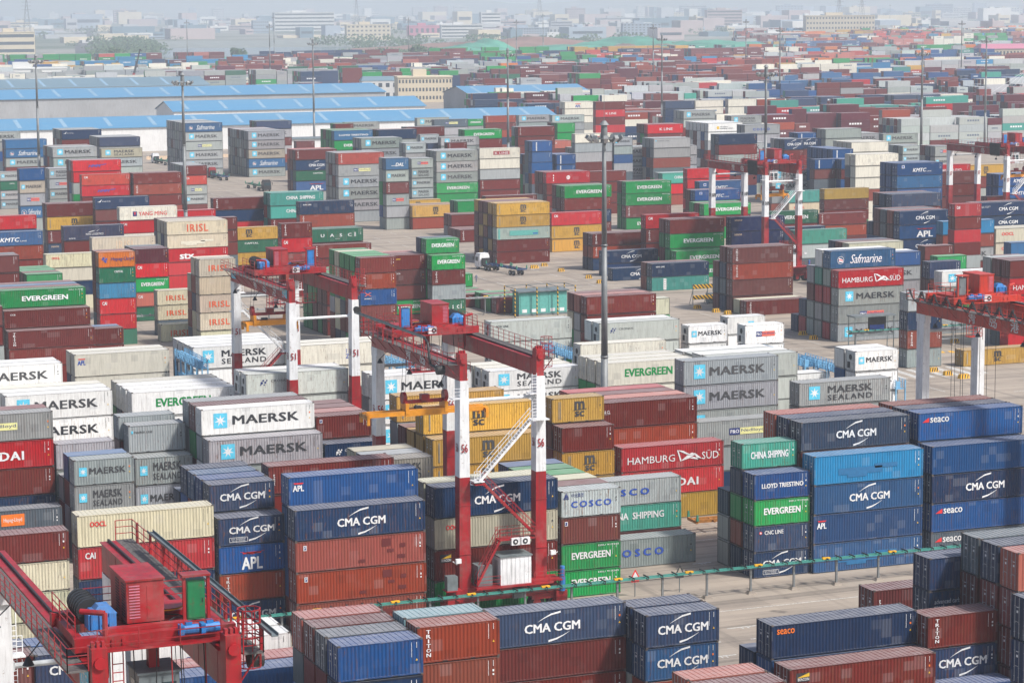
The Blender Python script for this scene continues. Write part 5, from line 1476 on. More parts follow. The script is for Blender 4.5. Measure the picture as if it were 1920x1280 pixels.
while yb < 3100:
    NEARF = [f for f in FOOT if abs(f[1] - yb) < 30]
    xl = yb * (math.tan(R(9.3)) if yb < 1960 else math.tan(YAW + math.atan((1400 - 960) / F_PX))); xr = yb * math.tan(R(34.2)); xx = xl - (xl % 13.0)
    if yb > 1960 and yb < 2300: yb = 2300.0
    base_n = frng.choice([3, 4, 4, 5]); run = 0; main = 'mr'; n0 = base_n; pal_shift = frng.random()
    while xx < xr:
        if frng.random() < .04: xx += 12.9; continue
        px = 960 + F_PX * math.tan(math.atan2(xx, yb) - YAW)
        if px < 260: pal = PAL_C if yb < 1700 else PAL_D
        elif px < 1120: pal = PAL_A if yb > 950 else PAL_B
        elif px < 1450: pal = PAL_B
        else: pal = PAL_B if yb < 1300 else PAL_D
        if yb > 1500 and px > 700: pal = PAL_D if frng.random() < .5 else pal
        is40 = frng.random() < .75; Lb = 12.192 if is40 else 6.058; h = 2.74 if is40 else 2.591
        run -= 1
        if run <= 0: run = frng.randint(3, 9); main = frng.choice(pal); n0 = base_n + frng.choice([-1, 0, 0, 1])
        if px > 440 and px < 1000 and yb < 1400 and not (yb > 1230): n0 = min(n0, 4)
        for r in range(6):
            y = yb + 2.8 * r; n = max(1, min(6, n0 + frng.choice([-1, 0, 0, 0, 0, 0, 0, 1])))
            if frng.random() < .03: continue
            if hidden_zone(xx, y) or hidden_zone(xx + Lb, y) or clash(xx, y, Lb): continue
            for t in range(n if r == 0 else 1):
                cc = main if frng.random() < .78 else frng.choice(pal); c = jig(COL[cc], frng)
                if r == 0:
                    bulk.cont(xx, y, .035 + t * h, Lb, h, c, fine=0, right=0)
                    if frng.random() < .35:
                        lc = (.75, .76, .77) if cc in DARKSET else (.12, .15, .2); z0 = .035 + t * h
                        for q in range(5): bulk.q((xx + Lb * (.28 + q * .09), y - .02, z0 + h * .4), (xx + Lb * (.345 + q * .09), y - .02, z0 + h * .4), (xx + Lb * (.345 + q * .09), y - .02, z0 + h * .64), (xx + Lb * (.28 + q * .09), y - .02, z0 + h * .64), lc)
                else:
                    bulk.cont(xx, y, .035, Lb, n * h, c, fine=0, right=0)
                    for t2 in range(n): bulk.q((xx - .02, y + CW_, .05 + t2 * h), (xx - .02, y, .05 + t2 * h), (xx - .02, y, (t2 + 1) * h - .1), (xx - .02, y + CW_, (t2 + 1) * h - .1), jig(COL[frng.choice(pal)], frng))
        xx += Lb + (.35 if frng.random() < .9 else 6)
    blk += 1; yb += 16.8 + (9 if blk % 3 else 30)
tag(bulk.build('shipping_container'), 'remaining containers stacked in blocks far across the terminal', 'container', 'containers stacked across the terminal', 'stuff')
# ---------------- lettering helper for flat plates ----------------
def text_on(mb, s, origin, ux, uz, w, h, m, bold=0.03, shear=0.0):
    vs, fs = glyphs(s, bold, shear); o = Vector(origin); a = Vector(ux) * w; b = Vector(uz) * h
    nrm = Vector(ux).cross(Vector(uz)).normalized(); mb.add([tuple(o + a * p[0] + b * p[1] - nrm * (.003 * p[2] if len(p) > 2 else 0)) for p in vs], fs, m)

def railing(mb, p, q, h=1.1, step=1.5, m=0, rails=3, r=.022):
    p = Vector(p); q = Vector(q); n = max(1, int((q - p).length / step)); up = Vector((0, 0, 1))
    for i in range(n + 1):
        e = p.lerp(q, i / n); mb.bar(e, e + up * h, r * 2.2, None, m)
    for k in range(rails):
        z = up * h * (k + 1) / rails; mb.bar(p + z, q + z, r * 1.7, None, m)

def stair(mb, p, q, w=.7, m=0, axis='y'):
    """flight from p up to q with stringers, treads and hand rails"""
    p = Vector(p); q = Vector(q); off = Vector((0, w, 0)) if axis == 'y' else Vector((w, 0, 0)); up = Vector((0, 0, 1))
    for o in (Vector(), off):
        mb.bar(p + o, q + o, .07, .22, m); mb.bar(p + o + up, q + o + up, .045, None, m); mb.bar(p + o + up * .55, q + o + up * .55, .03, None, m)
        n = 5
        for i in range(n + 1): e = p.lerp(q, i / n) + o; mb.bar(e, e + up, .035, None, m)
    n = max(4, int(abs(q.z - p.z) / .24))
    for i in range(n): e = p.lerp(q, (i + .5) / n); mb.bar(e, e + off, .26, .04, m)

def make_crane(label, X0, Yn, wb=7.45, span=23.47, zb=21.9, zt=23.4, rw=13.1, yt=12.0, number='56', red='cr_red', cabinet='cr_blue', spr=None, tray='left', stair_on=True, stair_far=False, acu=True, ty=(5.5, 25.6), th=1.75, mirror=True, cabm='cr_white', festoon=False, plate=False, cab=True):
    root = empty('gantry_crane', (X0, Yn, 0)); tag(root, label, 'crane', 'rubber tyred gantry cranes over the stacks')
    RD = M[red]; WH = M['cr_white']
    leg_w = 1.06
    for j, y in enumerate((0, span)):
        for i, x in enumerate((0, wb)):
            mb = MB()
            mb.frustum((x, y), 1.6, rw, 1.15, 1.0, 1.0, 1.2, 0); mb.frustum((x, y), rw + .002, zb, 1.0, 1.2, .80, 1.4, 1)
            if j == 0:
                mb.box(x - .36, y - .50, zb, x + .36, y + .50, zt + .95, 0); mb.tube((x, y - .52, zt + .3), (x, y - .64, zt + .3), .28, None, 0, 10)
                for a in (-.24, 0, .24): mb.box(x + a - .06, y - .2, zt + .95, x + a + .08, y + .1, zt + 1.2, 0)
            else:
                mb.box(x - .38, y - .9, zb - .9, x + .38, y + .9, zb, 1)
            mb.box(x - .72, y - .66, 1.6, x + .72, y + .66, 1.68, 0)
            if rw > 5:
                for e in (6, 10.5): mb.box(x - .58, y - .62, e, x + .58, y + .62, e + .04, 0)
            leg = mb.build('leg', [RD, WH], root)
            if number:
                tb = MB(); yy = y - .72; zn = rw + 2.3
                text_on(tb, number, (x - .34, yy, zn), (1, 0, 0), (0, 0, 1), .62 if len(number) < 3 else .9, .78, 0)
                text_on(tb, number, (x - .52, y + .25, zn), (0, -1, 0), (0, 0, 1), .55, .78, 0); tb.build('number_plate', [M['cr_dark'] if len(number) > 2 else M['cr_red']], leg)
    for j, y in enumerate((0, span)):
        mb = MB(); mb.box(-1.5, y - .55, 1.55, wb + 1.5, y + .55, 2.85, 0)
        for x in (-.6, wb + .6): mb.box(x - 1.5, y - .45, 1.15, x + 1.5, y + .45, 1.6, 0); mb.bar((x, y - .5, 1.9), (x + (.9 if x > 0 else -.9), y - .9, 2.5), .35, .5, 0)
        mb.box(-1.9, y - 1.0, .9, -1.2, y + .2, 2.2, 0); mb.box(wb + 1.3, y - 1.0, .7, wb + 2.4, y + .2, 1.9, 0)
        sill = mb.build('sill_beam', RD, root)
        for x in (-1.5, .35, wb - .35, wb + 1.5):
            w = MB(); w.tube((x, y - .33, .80), (x, y + .33, .80), .77, None, 0, 20); w.tube((x, y - .345, .80), (x, y + .345, .80), .40, None, 1, 14)
            w.build('wheel', [M['tyre'], RD], root, False)
        tie = MB(); tie.tube((.4, y, 20.0), (wb - .4, y, 20.0), .16, None, 0, 10); tie.box(.3, y - .3, 19.75, .6, y + .3, 20.25, 0); tie.box(wb - .6, y - .3, 19.75, wb - .3, y + .3, 20.25, 0)
        tie.build('tie_bar', WH if j == 0 else M['galv'], root)
    for i, x in enumerate((0, wb)):
        g = MB(); s = -1 if i == 0 else 1
        g.box(x - .36, -.48 + .99, zb, x + .36, span + .9, zt, 0); g.box(x - .46, .6, zt, x + .46, span + .9, zt + .05, 0)
        g.box(x - .05, .6, zt + .05, x + .05, span + .8, zt + .20, 1)
        for q in range(7): g.box(x - .375, 1.0 + q * span / 7, zb + .05, x + .375, 1.03 + q * span / 7, zt - .05, 0)
        gd = g.build('girder', [RD, M['cr_dark']], root)
        wk = MB(); xa, xb = (x + s * .5, x + s * 1.45)
        wk.box(min(xa, xb), -.4, zt - .05, max(xa, xb), span + 1.2, zt + .02, 0); wk.build('walkway', M['cr_walk'], root)
        rl = MB(); railing(rl, (xb, -.4, zt), (xb, span + 1.2, zt), 1.1, 1.35); railing(rl, (xa, span + 1.2, zt), (xb, span + 1.2, zt)); railing(rl, (xa, -.4, zt), (xb, -.4, zt))
        for q in range(8): rl.bar((x + s * .46, q * span / 7.2, zb + .3), (xb, q * span / 7.2, zt), .07, None, 0)
        if (tray == 'left') == (i == 0) and tray:
            for q in range(9): (q * span / 8 > ty[0] - 1) and rl.bar((xb, q * span / 8, zt - .1), (xb, q * span / 8, zt + th), .13, None, 0)
        rl.build('handrail', RD, root)
        if i == 0 and red:
            tx = MB(); xs = -.385
            step = span * .20
            for q, ch in enumerate('青岛港'):
                text_on(tx, ch, (xs, span * .60 - q * step * .85, zb + .18), (0, -1, 0), (0, 0, 1), 1.5, 1.15, 0, .02)
            if plate:
                for yy in (span + .3, 2.0):
                    tx.quad((xs - .03, yy, zb + .45), (xs - .03, yy - 1.9, zb + .45), (xs - .03, yy - 1.9, zt - .1), (xs - .03, yy, zt - .1), 1); text_on(tx, 'RTG', (xs - .04, yy - .3, zb + .6), (0, -1, 0), (0, 0, 1), 1.3, .6, 0, .03)
            tx.build('lettering', [M['Lw'], M['Lc']], gd)
    if tray:
        s, x = (-1, 0) if tray == 'left' else (1, wb); xb = x + s * 1.55; t = MB()
        t.box(xb - .15, ty[0], zt + th - .05, xb + .15, ty[1], zt + th, 0); t.box(xb - .17, ty[0], zt + th, xb - .15, ty[1], zt + th + .12, 0); t.box(xb + .15, ty[0], zt + th, xb + .17, ty[1], zt + th + .12, 0)
        t.build('cable_tray', M['cr_grey'], root)
        r_ = MB(); r_.tube((xb - .5, .9, zt - .6), (xb + .2, .9, zt - .6), .42, None, 0, 14)
        pts = [(xb, ty[0], zt + th), (xb, ty[0] - .9, zt + th - .3), (xb, ty[0] - 1.3, zt + .3), (xb, ty[0] - 1.6, zt - .5), (xb, 1.3, zt - .7)]
        for a, b in (zip(pts, pts[1:]) if ty[0] > 0 else ()): r_.tube(a, b, .12, None, 0, 6)
        if ty[0] > 0: r_.tube((xb, ty[1] - .6, zt + th + .35), (xb, ty[1] - .2, zt + th + .35), .32, None, 0, 12)
        r_.build('cable_drum', M['cr_dark'], root)
    if festoon:
        fb = MB(); n = 9 if festoon == 1 else 16; y0_, y1_ = (1.5, span + .5) if festoon == 1 else (.8, 4.6)
        for q in range(n):
            a = y0_ + (y1_ - y0_) * q / n; b = y0_ + (y1_ - y0_) * (q + 1) / n; sag = 1.15 if festoon == 1 else 2.6
            for o in (-.10, 0, .10):
                pr = None
                for e in range(9):
                    tt = e / 8; pnt = (-1.5 + o, a + (b - a) * tt, zt + 1.2 - sag * 4 * tt * (1 - tt) * (1 + o))
                    if pr: fb.tube(pr, pnt, .045, None, 0, 5, False)
                    pr = pnt
        fb.build('festoon_cable', M['cr_dark'], root)
    # ladder cage at the near right corner
    cg = MB(); cx, cy = wb + 1.0, .4
    for z in (zt - .8, zt - .1, zt + .6, zt + 1.3, zt + 1.9):
        for q in range(8):
            a, b = q * math.pi / 4, (q + 1) * math.pi / 4; cg.bar((cx + .55 * math.cos(a), cy + .55 * math.sin(a), z), (cx + .55 * math.cos(b), cy + .55 * math.sin(b), z), .05, None, 0)
    for q in range(8): a = q * math.pi / 4; cg.bar((cx + .55 * math.cos(a), cy + .55 * math.sin(a), zt - .8), (cx + .55 * math.cos(a), cy + .55 * math.sin(a), zt + 1.9), .04, None, 0)
    cg.build('ladder_cage', RD, root)
    # trolley
    n1 = len(C.objects)
    tr = MB(); zf = zt + .22; y0, y1 = yt - 2.6, yt + 2.6
    for y in (y0, y1): tr.box(-.7, y - .25, zf + .1, wb + .7, y + .25, zf + .75, 0)
    tr.box(.7, y0, zf + .68, wb - .4, y1, zf + .74, 0); tr.box(-.5, y0, zf + .1, -.1, y1, zf + .55, 0); tr.box(wb + .1, y0, zf + .1, wb + .5, y1, zf + .55, 0); tr.box(.9, y0 + .3, zf + .75, wb - 1.4, y0 + .7, zf + .95, 0)
    tr.box(2.0, yt - .3, zf + .74, wb - 1, yt + 0.1, zf + 1.0, 0)
    for y in (y0 + .3, y1 - .3):
        for x in (0, wb): tr.tube((x - .12, y, zf + .12), (x + .12, y, zf + .12), .3, None, 1, 12)
    for k in range(4): tr.tube((1.6 + k * .5, y0 + .6, zf + .5), (1.6 + k * .5, y1 - .3, zf + .5), .06, None, 1, 6)
    tro = tr.build('trolley_frame', [RD, M['cr_dark']], root)
    h = MB(); hx, hy = 2.0, yt - 1.7; hz = zf + .95
    h.box(hx, hy, hz, hx + 1.75, hy + 3.3, hz + 1.95, 0); h.box(hx - .06, hy - .06, hz + 1.95, hx + 1.81, hy + 3.36, hz + 2.03, 0); h.box(hx + .1, hy + .2, hz - .2, hx + 1.6, hy + 3.1, hz, 1)
    for q in range(12):
        z = hz + .22 + q * .135; h.box(hx + .12, hy - .02, z, hx + .62, hy - .003, z + .05, 2); h.box(hx - .02, hy + .35, z, hx - .003, hy + 1.0, z + .05, 1); h.box(hx - .02, hy + 1.5, z, hx - .003, hy + 2.2, z + .05, 1)
    h.box(hx + .95, hy - .015, hz + .15, hx + 1.6, hy - .002, hz + 1.7, 0)
    h.build('engine_house', [RD, M['cr_dark'], M['pinkroof']], root)
    g = MB(); gx = hx - 1.75
    g.box(gx, yt - 1.5, zf + .75, gx + 1.3, yt - .6, zf + 1.45, 0); g.frustum((gx + .75, yt - 1.05), zf + 1.45, zf + 1.85, 1.2, .9, .5, .7, 0); g.frustum((gx + .3, yt - 1.05), zf + 1.45, zf + 1.65, .6, .9, .3, .7, 0)
    for a in (.1, .5, .95): g.box(gx + a, yt - 1.58, zf + .75, gx + a + .07, yt - .52, zf + 1.5, 0)
    g.tube((gx + .75, yt - 1.56, zf + 1.15), (gx + .75, yt - 1.5, zf + 1.15), .24, None, 0, 12)
    g.build('gearbox', M['cr_blue'], root)
    d = MB()
    for q in range(6): d.tube((gx + .3, yt - .4 + q * .42, zf + 1.35), (gx + .3, yt - .02 + q * .42, zf + 1.35), .62, .58, 0, 18)
    d.build('hoist_drum', M['cr_dark'], root)
    for x, y in ((4.6, yt + .8), (4.3, y0 - .45), (5.3, y0 - .45)):
        mo = MB(); mo.tube((x, y, zf + .75), (x + .7, y, zf + .75), .23, None, 0, 12); mo.box(x - .2, y - .25, zf + .5, x, y + .25, zf + 1.0, 0); mo.box(x + .1, y - .1, zf + .95, x + .4, y + .15, zf + 1.12, 0)
        mo.build('motor', M['cr_blue'], root)
    cb = MB(); cxx = wb - 1.35
    cb.box(cxx, yt - 1.9, zf + .9, cxx + .85, yt - 1.35, zf + 2.75, 0); cb.box(cxx + .04, yt - 1.93, zf + .98, cxx + .81, yt - 1.90, zf + 2.68, 0); cb.box(cxx + .70, yt - 1.95, zf + 1.7, cxx + .74, yt - 1.93, zf + 1.9, 1)
    cb.build('electrical_cabinet', [M[cabinet], M['cr_dark']], root)
    cf = MB()
    for a in (cxx - .15, cxx + 1.0): cf.box(a - .07, yt - 2.0, zf + .7, a + .07, yt - 1.85, zf + 2.95, 0)
    cf.box(cxx - .25, yt - 2.1, zf + 2.95, cxx + 1.1, yt - 1.3, zf + 3.05, 0); cf.build('cabinet_canopy', RD, root)
    dk = MB(); dx, dy = wb - 2.0, yt - .2; dk.tube((dx, dy, zf + 1.25), (dx, dy, zf + 1.31), .75, .9, 0, 20); dk.tube((dx, dy, zf + 1.20), (dx, dy, zf + 1.25), .85, None, 1, 20); dk.tube((dx, dy, zf + .74), (dx, dy, zf + 1.2), .18, None, 0, 8)
    dk.build('cable_turntable', [RD, M['spr']], root)
    ac = MB()
    if acu: ac.box(wb - 3.6, y0 - .75, zf + .3, wb - 2.75, y0 - .35, zf + .95, 0); ac.tube((wb - 3.3, y0 - .77, zf + .62), (wb - 3.3, y0 - .75, zf + .62), .24, None, 1, 14); ac.tube((wb - 3.3, y0 - .78, zf + .62), (wb - 3.3, y0 - .77, zf + .62), .1, None, 0, 10)
    if acu: ac.build('air_conditioner', [M['cr_white'], M['cr_dark']], root)
    rr = MB(); railing(rr, (.2, y0 - .95, zf + .25), (wb - .2, y0 - .95, zf + .25), 1.0, 1.7); railing(rr, (-.6, y0, zf + .75), (-.6, y1, zf + .75), 1.0, 1.3); railing(rr, (wb + .5, y0, zf + .75), (wb + .5, y1, zf + .75), 1.0, 1.3); railing(rr, (.6, y1, zf + .75), (wb - .2, y1, zf + .75), 1.0, 1.7)
    rr.box(.1, y0 - 1.0, zf + .18, wb - .1, y0 - .25, zf + .24, 0)
    rr.tube((.75, y0 - .1, zf - 1.2), (.75, y0 - .1, zf + 1.8), .13, None, 0, 10); rr.tube((.75, y0 - .1, zf + 1.8), (-.25, y0 + .5, zf + 1.85), .13, None, 0, 10)
    rr.build('trolley_railing', RD, root)
    hs = MB(); hr_ = random.Random(int(X0))
    for q in range(9):
        a = (hr_.uniform(.3, wb - .6), hr_.uniform(y0, y1), zf + .8); b_ = (a[0] + hr_.uniform(-1.6, 1.6), a[1] + hr_.uniform(-1.5, 1.5), zf + .85 + hr_.uniform(0, .5)); md = ((a[0] + b_[0]) / 2, (a[1] + b_[1]) / 2, zf + 1.0)
        hs.tube(a, md, .035, None, 0, 5); hs.tube(md, b_, .035, None, 0, 5)
    for q in range(5): hs.tube((.9 + q * 1.1, y0 - .2, zf + .1), (.9 + q * 1.1 + hr_.uniform(-.3, .3), y0 - .25, zb - hr_.uniform(.5, 2.2)), .03, None, 0, 5)
    hs.build('hose', M['cr_dark'], root)
    lg_ = MB(); lx = 1.0
    for z_ in range(9): lg_.bar((lx, y0 - .3, zb - 1.9 + z_ * .4), (lx + .5, y0 - .3, zb - 1.9 + z_ * .4), .04, None, 0)
    for a in (0, .5): lg_.bar((lx + a, y0 - .3, zb - 2), (lx + a, y0 - .3, zf + .6), .05, None, 0)
    railing(lg_, (lx - .5, y0 - .9, zb - 2.0), (lx + 1.2, y0 - .9, zb - 2.0), 1.1, .6); railing(lg_, (wb - 2.4, y0 - .9, zb - 1.6), (wb - .8, y0 - .9, zb - 1.6), 1.1, .5); lg_.box(wb - 2.4, y0 - .9, zb - 1.66, wb - .8, y0 - .1, zb - 1.6, 0)
    for a in (-2.4, -.8): lg_.bar((wb + a, y0 - .5, zb - 1.6), (wb + a, y0 - .3, zf + .2), .05, None, 0)
    lg_.build('maintenance_ladder', RD, root)
    if mirror:
        for o in list(C.objects)[n1:]:
            if o.parent is root: o.location = (wb, 0, 0); o.scale = (-1, 1, 1)
    if cab:
        c = MB(); x0_, yy = 2.3, y0 + .1; c.box(x0_, yy, zb - 1.6, x0_ + 1.9, yy + 2.1, zb + .55, 0); c.box(x0_ + .15, yy - .02, zb - 1.2, x0_ + .85, yy, zb + .1, 1); c.box(x0_ + 1.05, yy - .02, zb - 1.2, x0_ + 1.75, yy, zb + .1, 1)
        c.box(x0_ - .02, yy + .2, zb - 1.0, x0_, yy + 1.6, zb + .1, 1); c.box(x0_ - .1, yy - .1, zb + .55, x0_ + 2.0, yy + 2.2, zb + .65, 0); c.bar((x0_ + .9, yy + 1, zb + .6), (x0_ + .9, yy + 1, zf + .6), .5, .5, 2)
        c.build('operator_cab', [M[cabm], M['glass'], RD], root)
        pb = MB(); railing(pb, (x0_ - .9, yy - .3, zb - 1.7), (x0_ + 2.8, yy - .3, zb - 1.7), 1.1, .9); railing(pb, (x0_ - .9, yy - .3, zb - 1.7), (x0_ - .9, yy + 2, zb - 1.7), 1.1, .9); pb.box(x0_ - .9, yy - .3, zb - 1.78, x0_ + 2.8, yy + 2.2, zb - 1.7, 0)
        pb.build('cab_platform', M['cr_white'] if festoon == 2 else RD, root)
    if spr:
        sl, sz, sx = spr; yc = yt - .2
        s = MB(); x0_ = sx - sl / 2; x1_ = sx + sl / 2; arm = (sl - 4.4) / 2
        for y in (yc - .75, yc + .35):
            s.box(x0_ + arm, y, sz, x1_ - arm, y + .4, sz + .62, 0)
            s.box(x0_, y + .05, sz + .08, x0_ + arm, y + .35, sz + .52, 0); s.box(x1_ - arm, y + .05, sz + .08, x1_, y + .35, sz + .52, 0)
        for x in (x0_, x1_ - .3): s.box(x, yc - 1.15, sz - .05, x + .3, yc + 1.2, sz + .4, 0); s.box(x, yc - 1.22, sz - .55, x + .28, yc - .98, sz + .3, 0); s.box(x, yc + .98, sz - .55, x + .28, yc + 1.22, sz + .3, 0)
        s.box(x0_ + arm, yc - .8, sz + .2, x0_ + arm + .35, yc + .8, sz + 1.25, 0); s.box(x1_ - arm - .35, yc - .8, sz + .2, x1_ - arm, yc + .8, sz + 1.25, 0); s.box(sx - 1.0, yc - .3, sz + .6, sx - .3, yc + .3, sz + .85, 1)
        so = s.build('spreader', [M['spr'], M['cr_dark']], root)
        hb = MB(); hb.box(sx - 2.2, yc - .12, sz + 1.15, sx + 2.2, yc + .12, sz + 1.5, 0); hb.box(sx - 2.2, yc - .5, sz + 1.2, sx - 1.9, yc + .5, sz + 1.45, 0); hb.box(sx + 1.9, yc - .5, sz + 1.2, sx + 2.2, yc + .5, sz + 1.45, 0); hb.box(sx - .4, yc - .35, sz + 1.4, sx + .45, yc + .35, sz + 2.0, 0)
        for x in (sx - 2.15, sx + 2.15): hb.tube((x - .18, yc, sz + 1.75), (x + .18, yc, sz + 1.75), .58, None, 0, 14)
        hb.build('head_block', M['cr_red'], so)
        rp = MB()
        for x in (sx - 2.4, sx - 2.0, sx + 1.95, sx + 2.35, sx): rp.tube((x, yc, sz + 1.9), (x * .8 + sx * .2, yc, zf + .4), .022, None, 0, 5)
        rp.build('hoist_rope', M['cr_dark'], root)
    elif spr == 0:
        rp = MB()
        for i, x in enumerate((.6, 1.6, 1.75, 2.6, 4.1, 5.6, 6.1)): rp.tube((x, yt + (.4 if i % 2 else -.5), 5.0), (x, yt + (.4 if i % 2 else -.5), zf), .028, None, 0, 5)
        rp.build('hoist_rope', M['cr_dark'], root)
    if stair_on:
        n0 = len(C.objects)
        eh = MB(); eh.box(2.9, -1.9, 3.15, 5.9, .3, 5.7, 0)
        for q in range(7): eh.box(3.1 + q * .42, -1.915, 3.2, 3.12 + q * .42, -1.9, 5.6, 1)
        eh.box(2.8, -2.0, 5.7, 6.0, .4, 5.82, 2); eh.box(2.88, -1.2, 3.5, 2.9, -.4, 5.3, 1); eh.build('power_unit_house', [M['cr_white'], M['galv'], M['cr_grey']], root)
        dk2 = MB(); dk2.box(.5, -2.1, 2.95, wb + .6, .55, 3.13, 0); railing(dk2, (.6, -2.1, 3.13), (2.8, -2.1, 3.13), 1.0, 1.1); railing(dk2, (6.1, -2.1, 3.13), (wb + 1.6, -2.1, 3.13), 1.0, 1.1); dk2.box(-2.2, -1.6, 2.9, -.7, -.5, 3.0, 0)
        dk2.box(wb + .6, -1.6, 3.0, wb + 1.7, .5, 3.12, 0); dk2.box(3.2, -1.0, 1.9, 4.4, -.6, 2.9, 0); dk2.build('service_deck', RD, root)
        for e in ((-2.1, -1.5, 3.0, -1.1, -.7, 4.3), (4.5, -1.1, 1.6, 5.6, -.62, 2.5), (.9, -1.4, 3.13, 2.3, .2, 5.0)): bx = MB(); bx.box(*e, 0); bx.build('junction_box', M['cr_grey'], root)
        for x in (4.0, 4.95): acs = MB(); acs.box(x, -1.9, 6.75, x + .85, -1.55, 7.4, 0); acs.tube((x + .38, -1.93, 7.08), (x + .38, -1.9, 7.08), .25, None, 1, 14); acs.tube((x + .38, -1.94, 7.08), (x + .38, -1.93, 7.08), .1, None, 0, 10); acs.build('air_conditioner', [M['cr_white'], M['cr_dark']], root)
        s1 = MB(); stair(s1, (.75, -1.6, 3.3), (3.0, -1.6, 7.3), .7, 0); s1.box(2.9, -1.7, 7.2, 6.4, -.6, 7.3, 0); railing(s1, (2.9, -1.7, 7.3), (6.4, -1.7, 7.3), 1.0, .9); railing(s1, (2.9, -.6, 7.3), (6.4, -.6, 7.3), 1.0, .9)
        stair(s1, (6.6, -1.5, 7.4), (1.5, -1.5, rw - .5), .7, 0); s1.box(.6, -1.7, rw - .6, 1.6, -.5, rw - .5, 0); s1.build('stair', RD, root)
        s2 = MB(); stair(s2, (1.1, -1.5, rw - .3), (6.3, -1.5, 18.1), .7, 0); s2.box(6.2, -1.7, 18.0, wb + .4, -.5, 18.1, 0); railing(s2, (6.2, -1.7, 18.1), (wb - .4, -1.7, 18.1), 1.0, .8); s2.box(.5, -1.7, rw - .35, 1.5, -.5, rw - .25, 0); railing(s2, (.5, -1.7, rw - .3), (1.1, -1.7, rw - .3), 1.0, .6)
        for a in (0, .45): s2.bar((wb - .9 + a, -.75, 18.1), (wb - .9 + a, -.75, zb + .3), .05, None, 0)
        for q in range(14): s2.bar((wb - .9, -.75, 18.4 + q * .28), (wb - .45, -.75, 18.4 + q * .28), .035, None, 0)
        for x in (0, wb):
            s2.box(x - 1.3, -1.2, 20.35, x - .5, -.2, 20.43, 0); railing(s2, (x - 1.3, -1.2, 20.43), (x - .5, -1.2, 20.43), .9, .5)
        s2.build('stair', M['cr_white'], root)
        bl = MB(); bl.tube((wb + 1.9, -1.0, 1.9), (wb + 1.9, -1.0, 3.2), .28, None, 0, 10); bl.tube((wb + 1.9, -1.0, 3.3), (wb + 1.9, -1.0, 4.2), .22, None, 0, 10); bl.build('drive_motor', M['cr_blue'], root)
        for x in (-.9, wb + .9): fl = MB(); fl.bar((x, -.8, 5.2), (x + (.5 if x > 0 else -.5), -1.1, 5.6), .08, None, 0); fl.box(x - .25, -1.3, 5.4, x + .25, -1.0, 5.8, 0); fl.build('floodlight', M['cr_white'], root)
        if stair_far:
            for o in list(C.objects)[n0:]: o.location = (wb, span, 0); o.rotation_euler = (0, 0, math.pi)
    for q in range(3): hl = MB(); hl.tube((-.9 - .2 * q, 3 + q * 8, zb - .9), (-.9 - .2 * q, 3 + q * 8, zb - .5), .3, .1, 0, 10); hl.bar((-.9 - .2 * q, 3 + q * 8, zb - .5), (-.5, 3 + q * 8, zb + .2), .05, None, 0); hl.build('bell_lamp', M['cr_dark'], root)
    return root
make_crane('red and white crane numbered 56 with amber spreader, at the centre', 77.05, 205.5, number='56', yt=19.6, spr=(12.6, 15.6, 3.35), tray='left')
make_crane('red and white crane numbered 51 with lattice stair, behind crane 56', 79.7, 267.5, number='51', yt=15.2, spr=(6.4, 17.5, 1.8), tray=None, plate=True, stair_on=True, stair_far=True, mirror=False)
make_crane('nearest red crane with green cabinet, cut by the bottom left corner', 22.55, 107.0, wb=6.15, span=24.6, zb=24.55, zt=26.2, rw=14.5, number='57', yt=4.4, cabinet='green', spr=(6.2, 13, 3), tray='right', plate=True, stair_far=True, acu=False, ty=(-2.0, 22.0), th=1.15, cabm='cr_grey', mirror=False)
make_crane('orange red crane numbered 115 with looping cables, at the right edge', 139.2, 205.5, wb=6.9, number='115', red='cr_red2', yt=19.2, cabinet='cr_grey', spr=0, tray=None, festoon=1, rw=1.9, cab=False, stair_on=False)
make_crane('far crane with white cabin and bundled cables, behind the navy stack', 226.2, 432.0, number='109', yt=5.2, tray=None, festoon=2, spr=(6.4, 16.6, 4.2), zb=21.3, zt=22.9)
make_crane('far crane with white legs cut by the right edge', 302.6, 464.0, number='57', yt=4.2, tray=None, festoon=2, spr=(6.4, 16, 5), zb=21.0, zt=22.6)
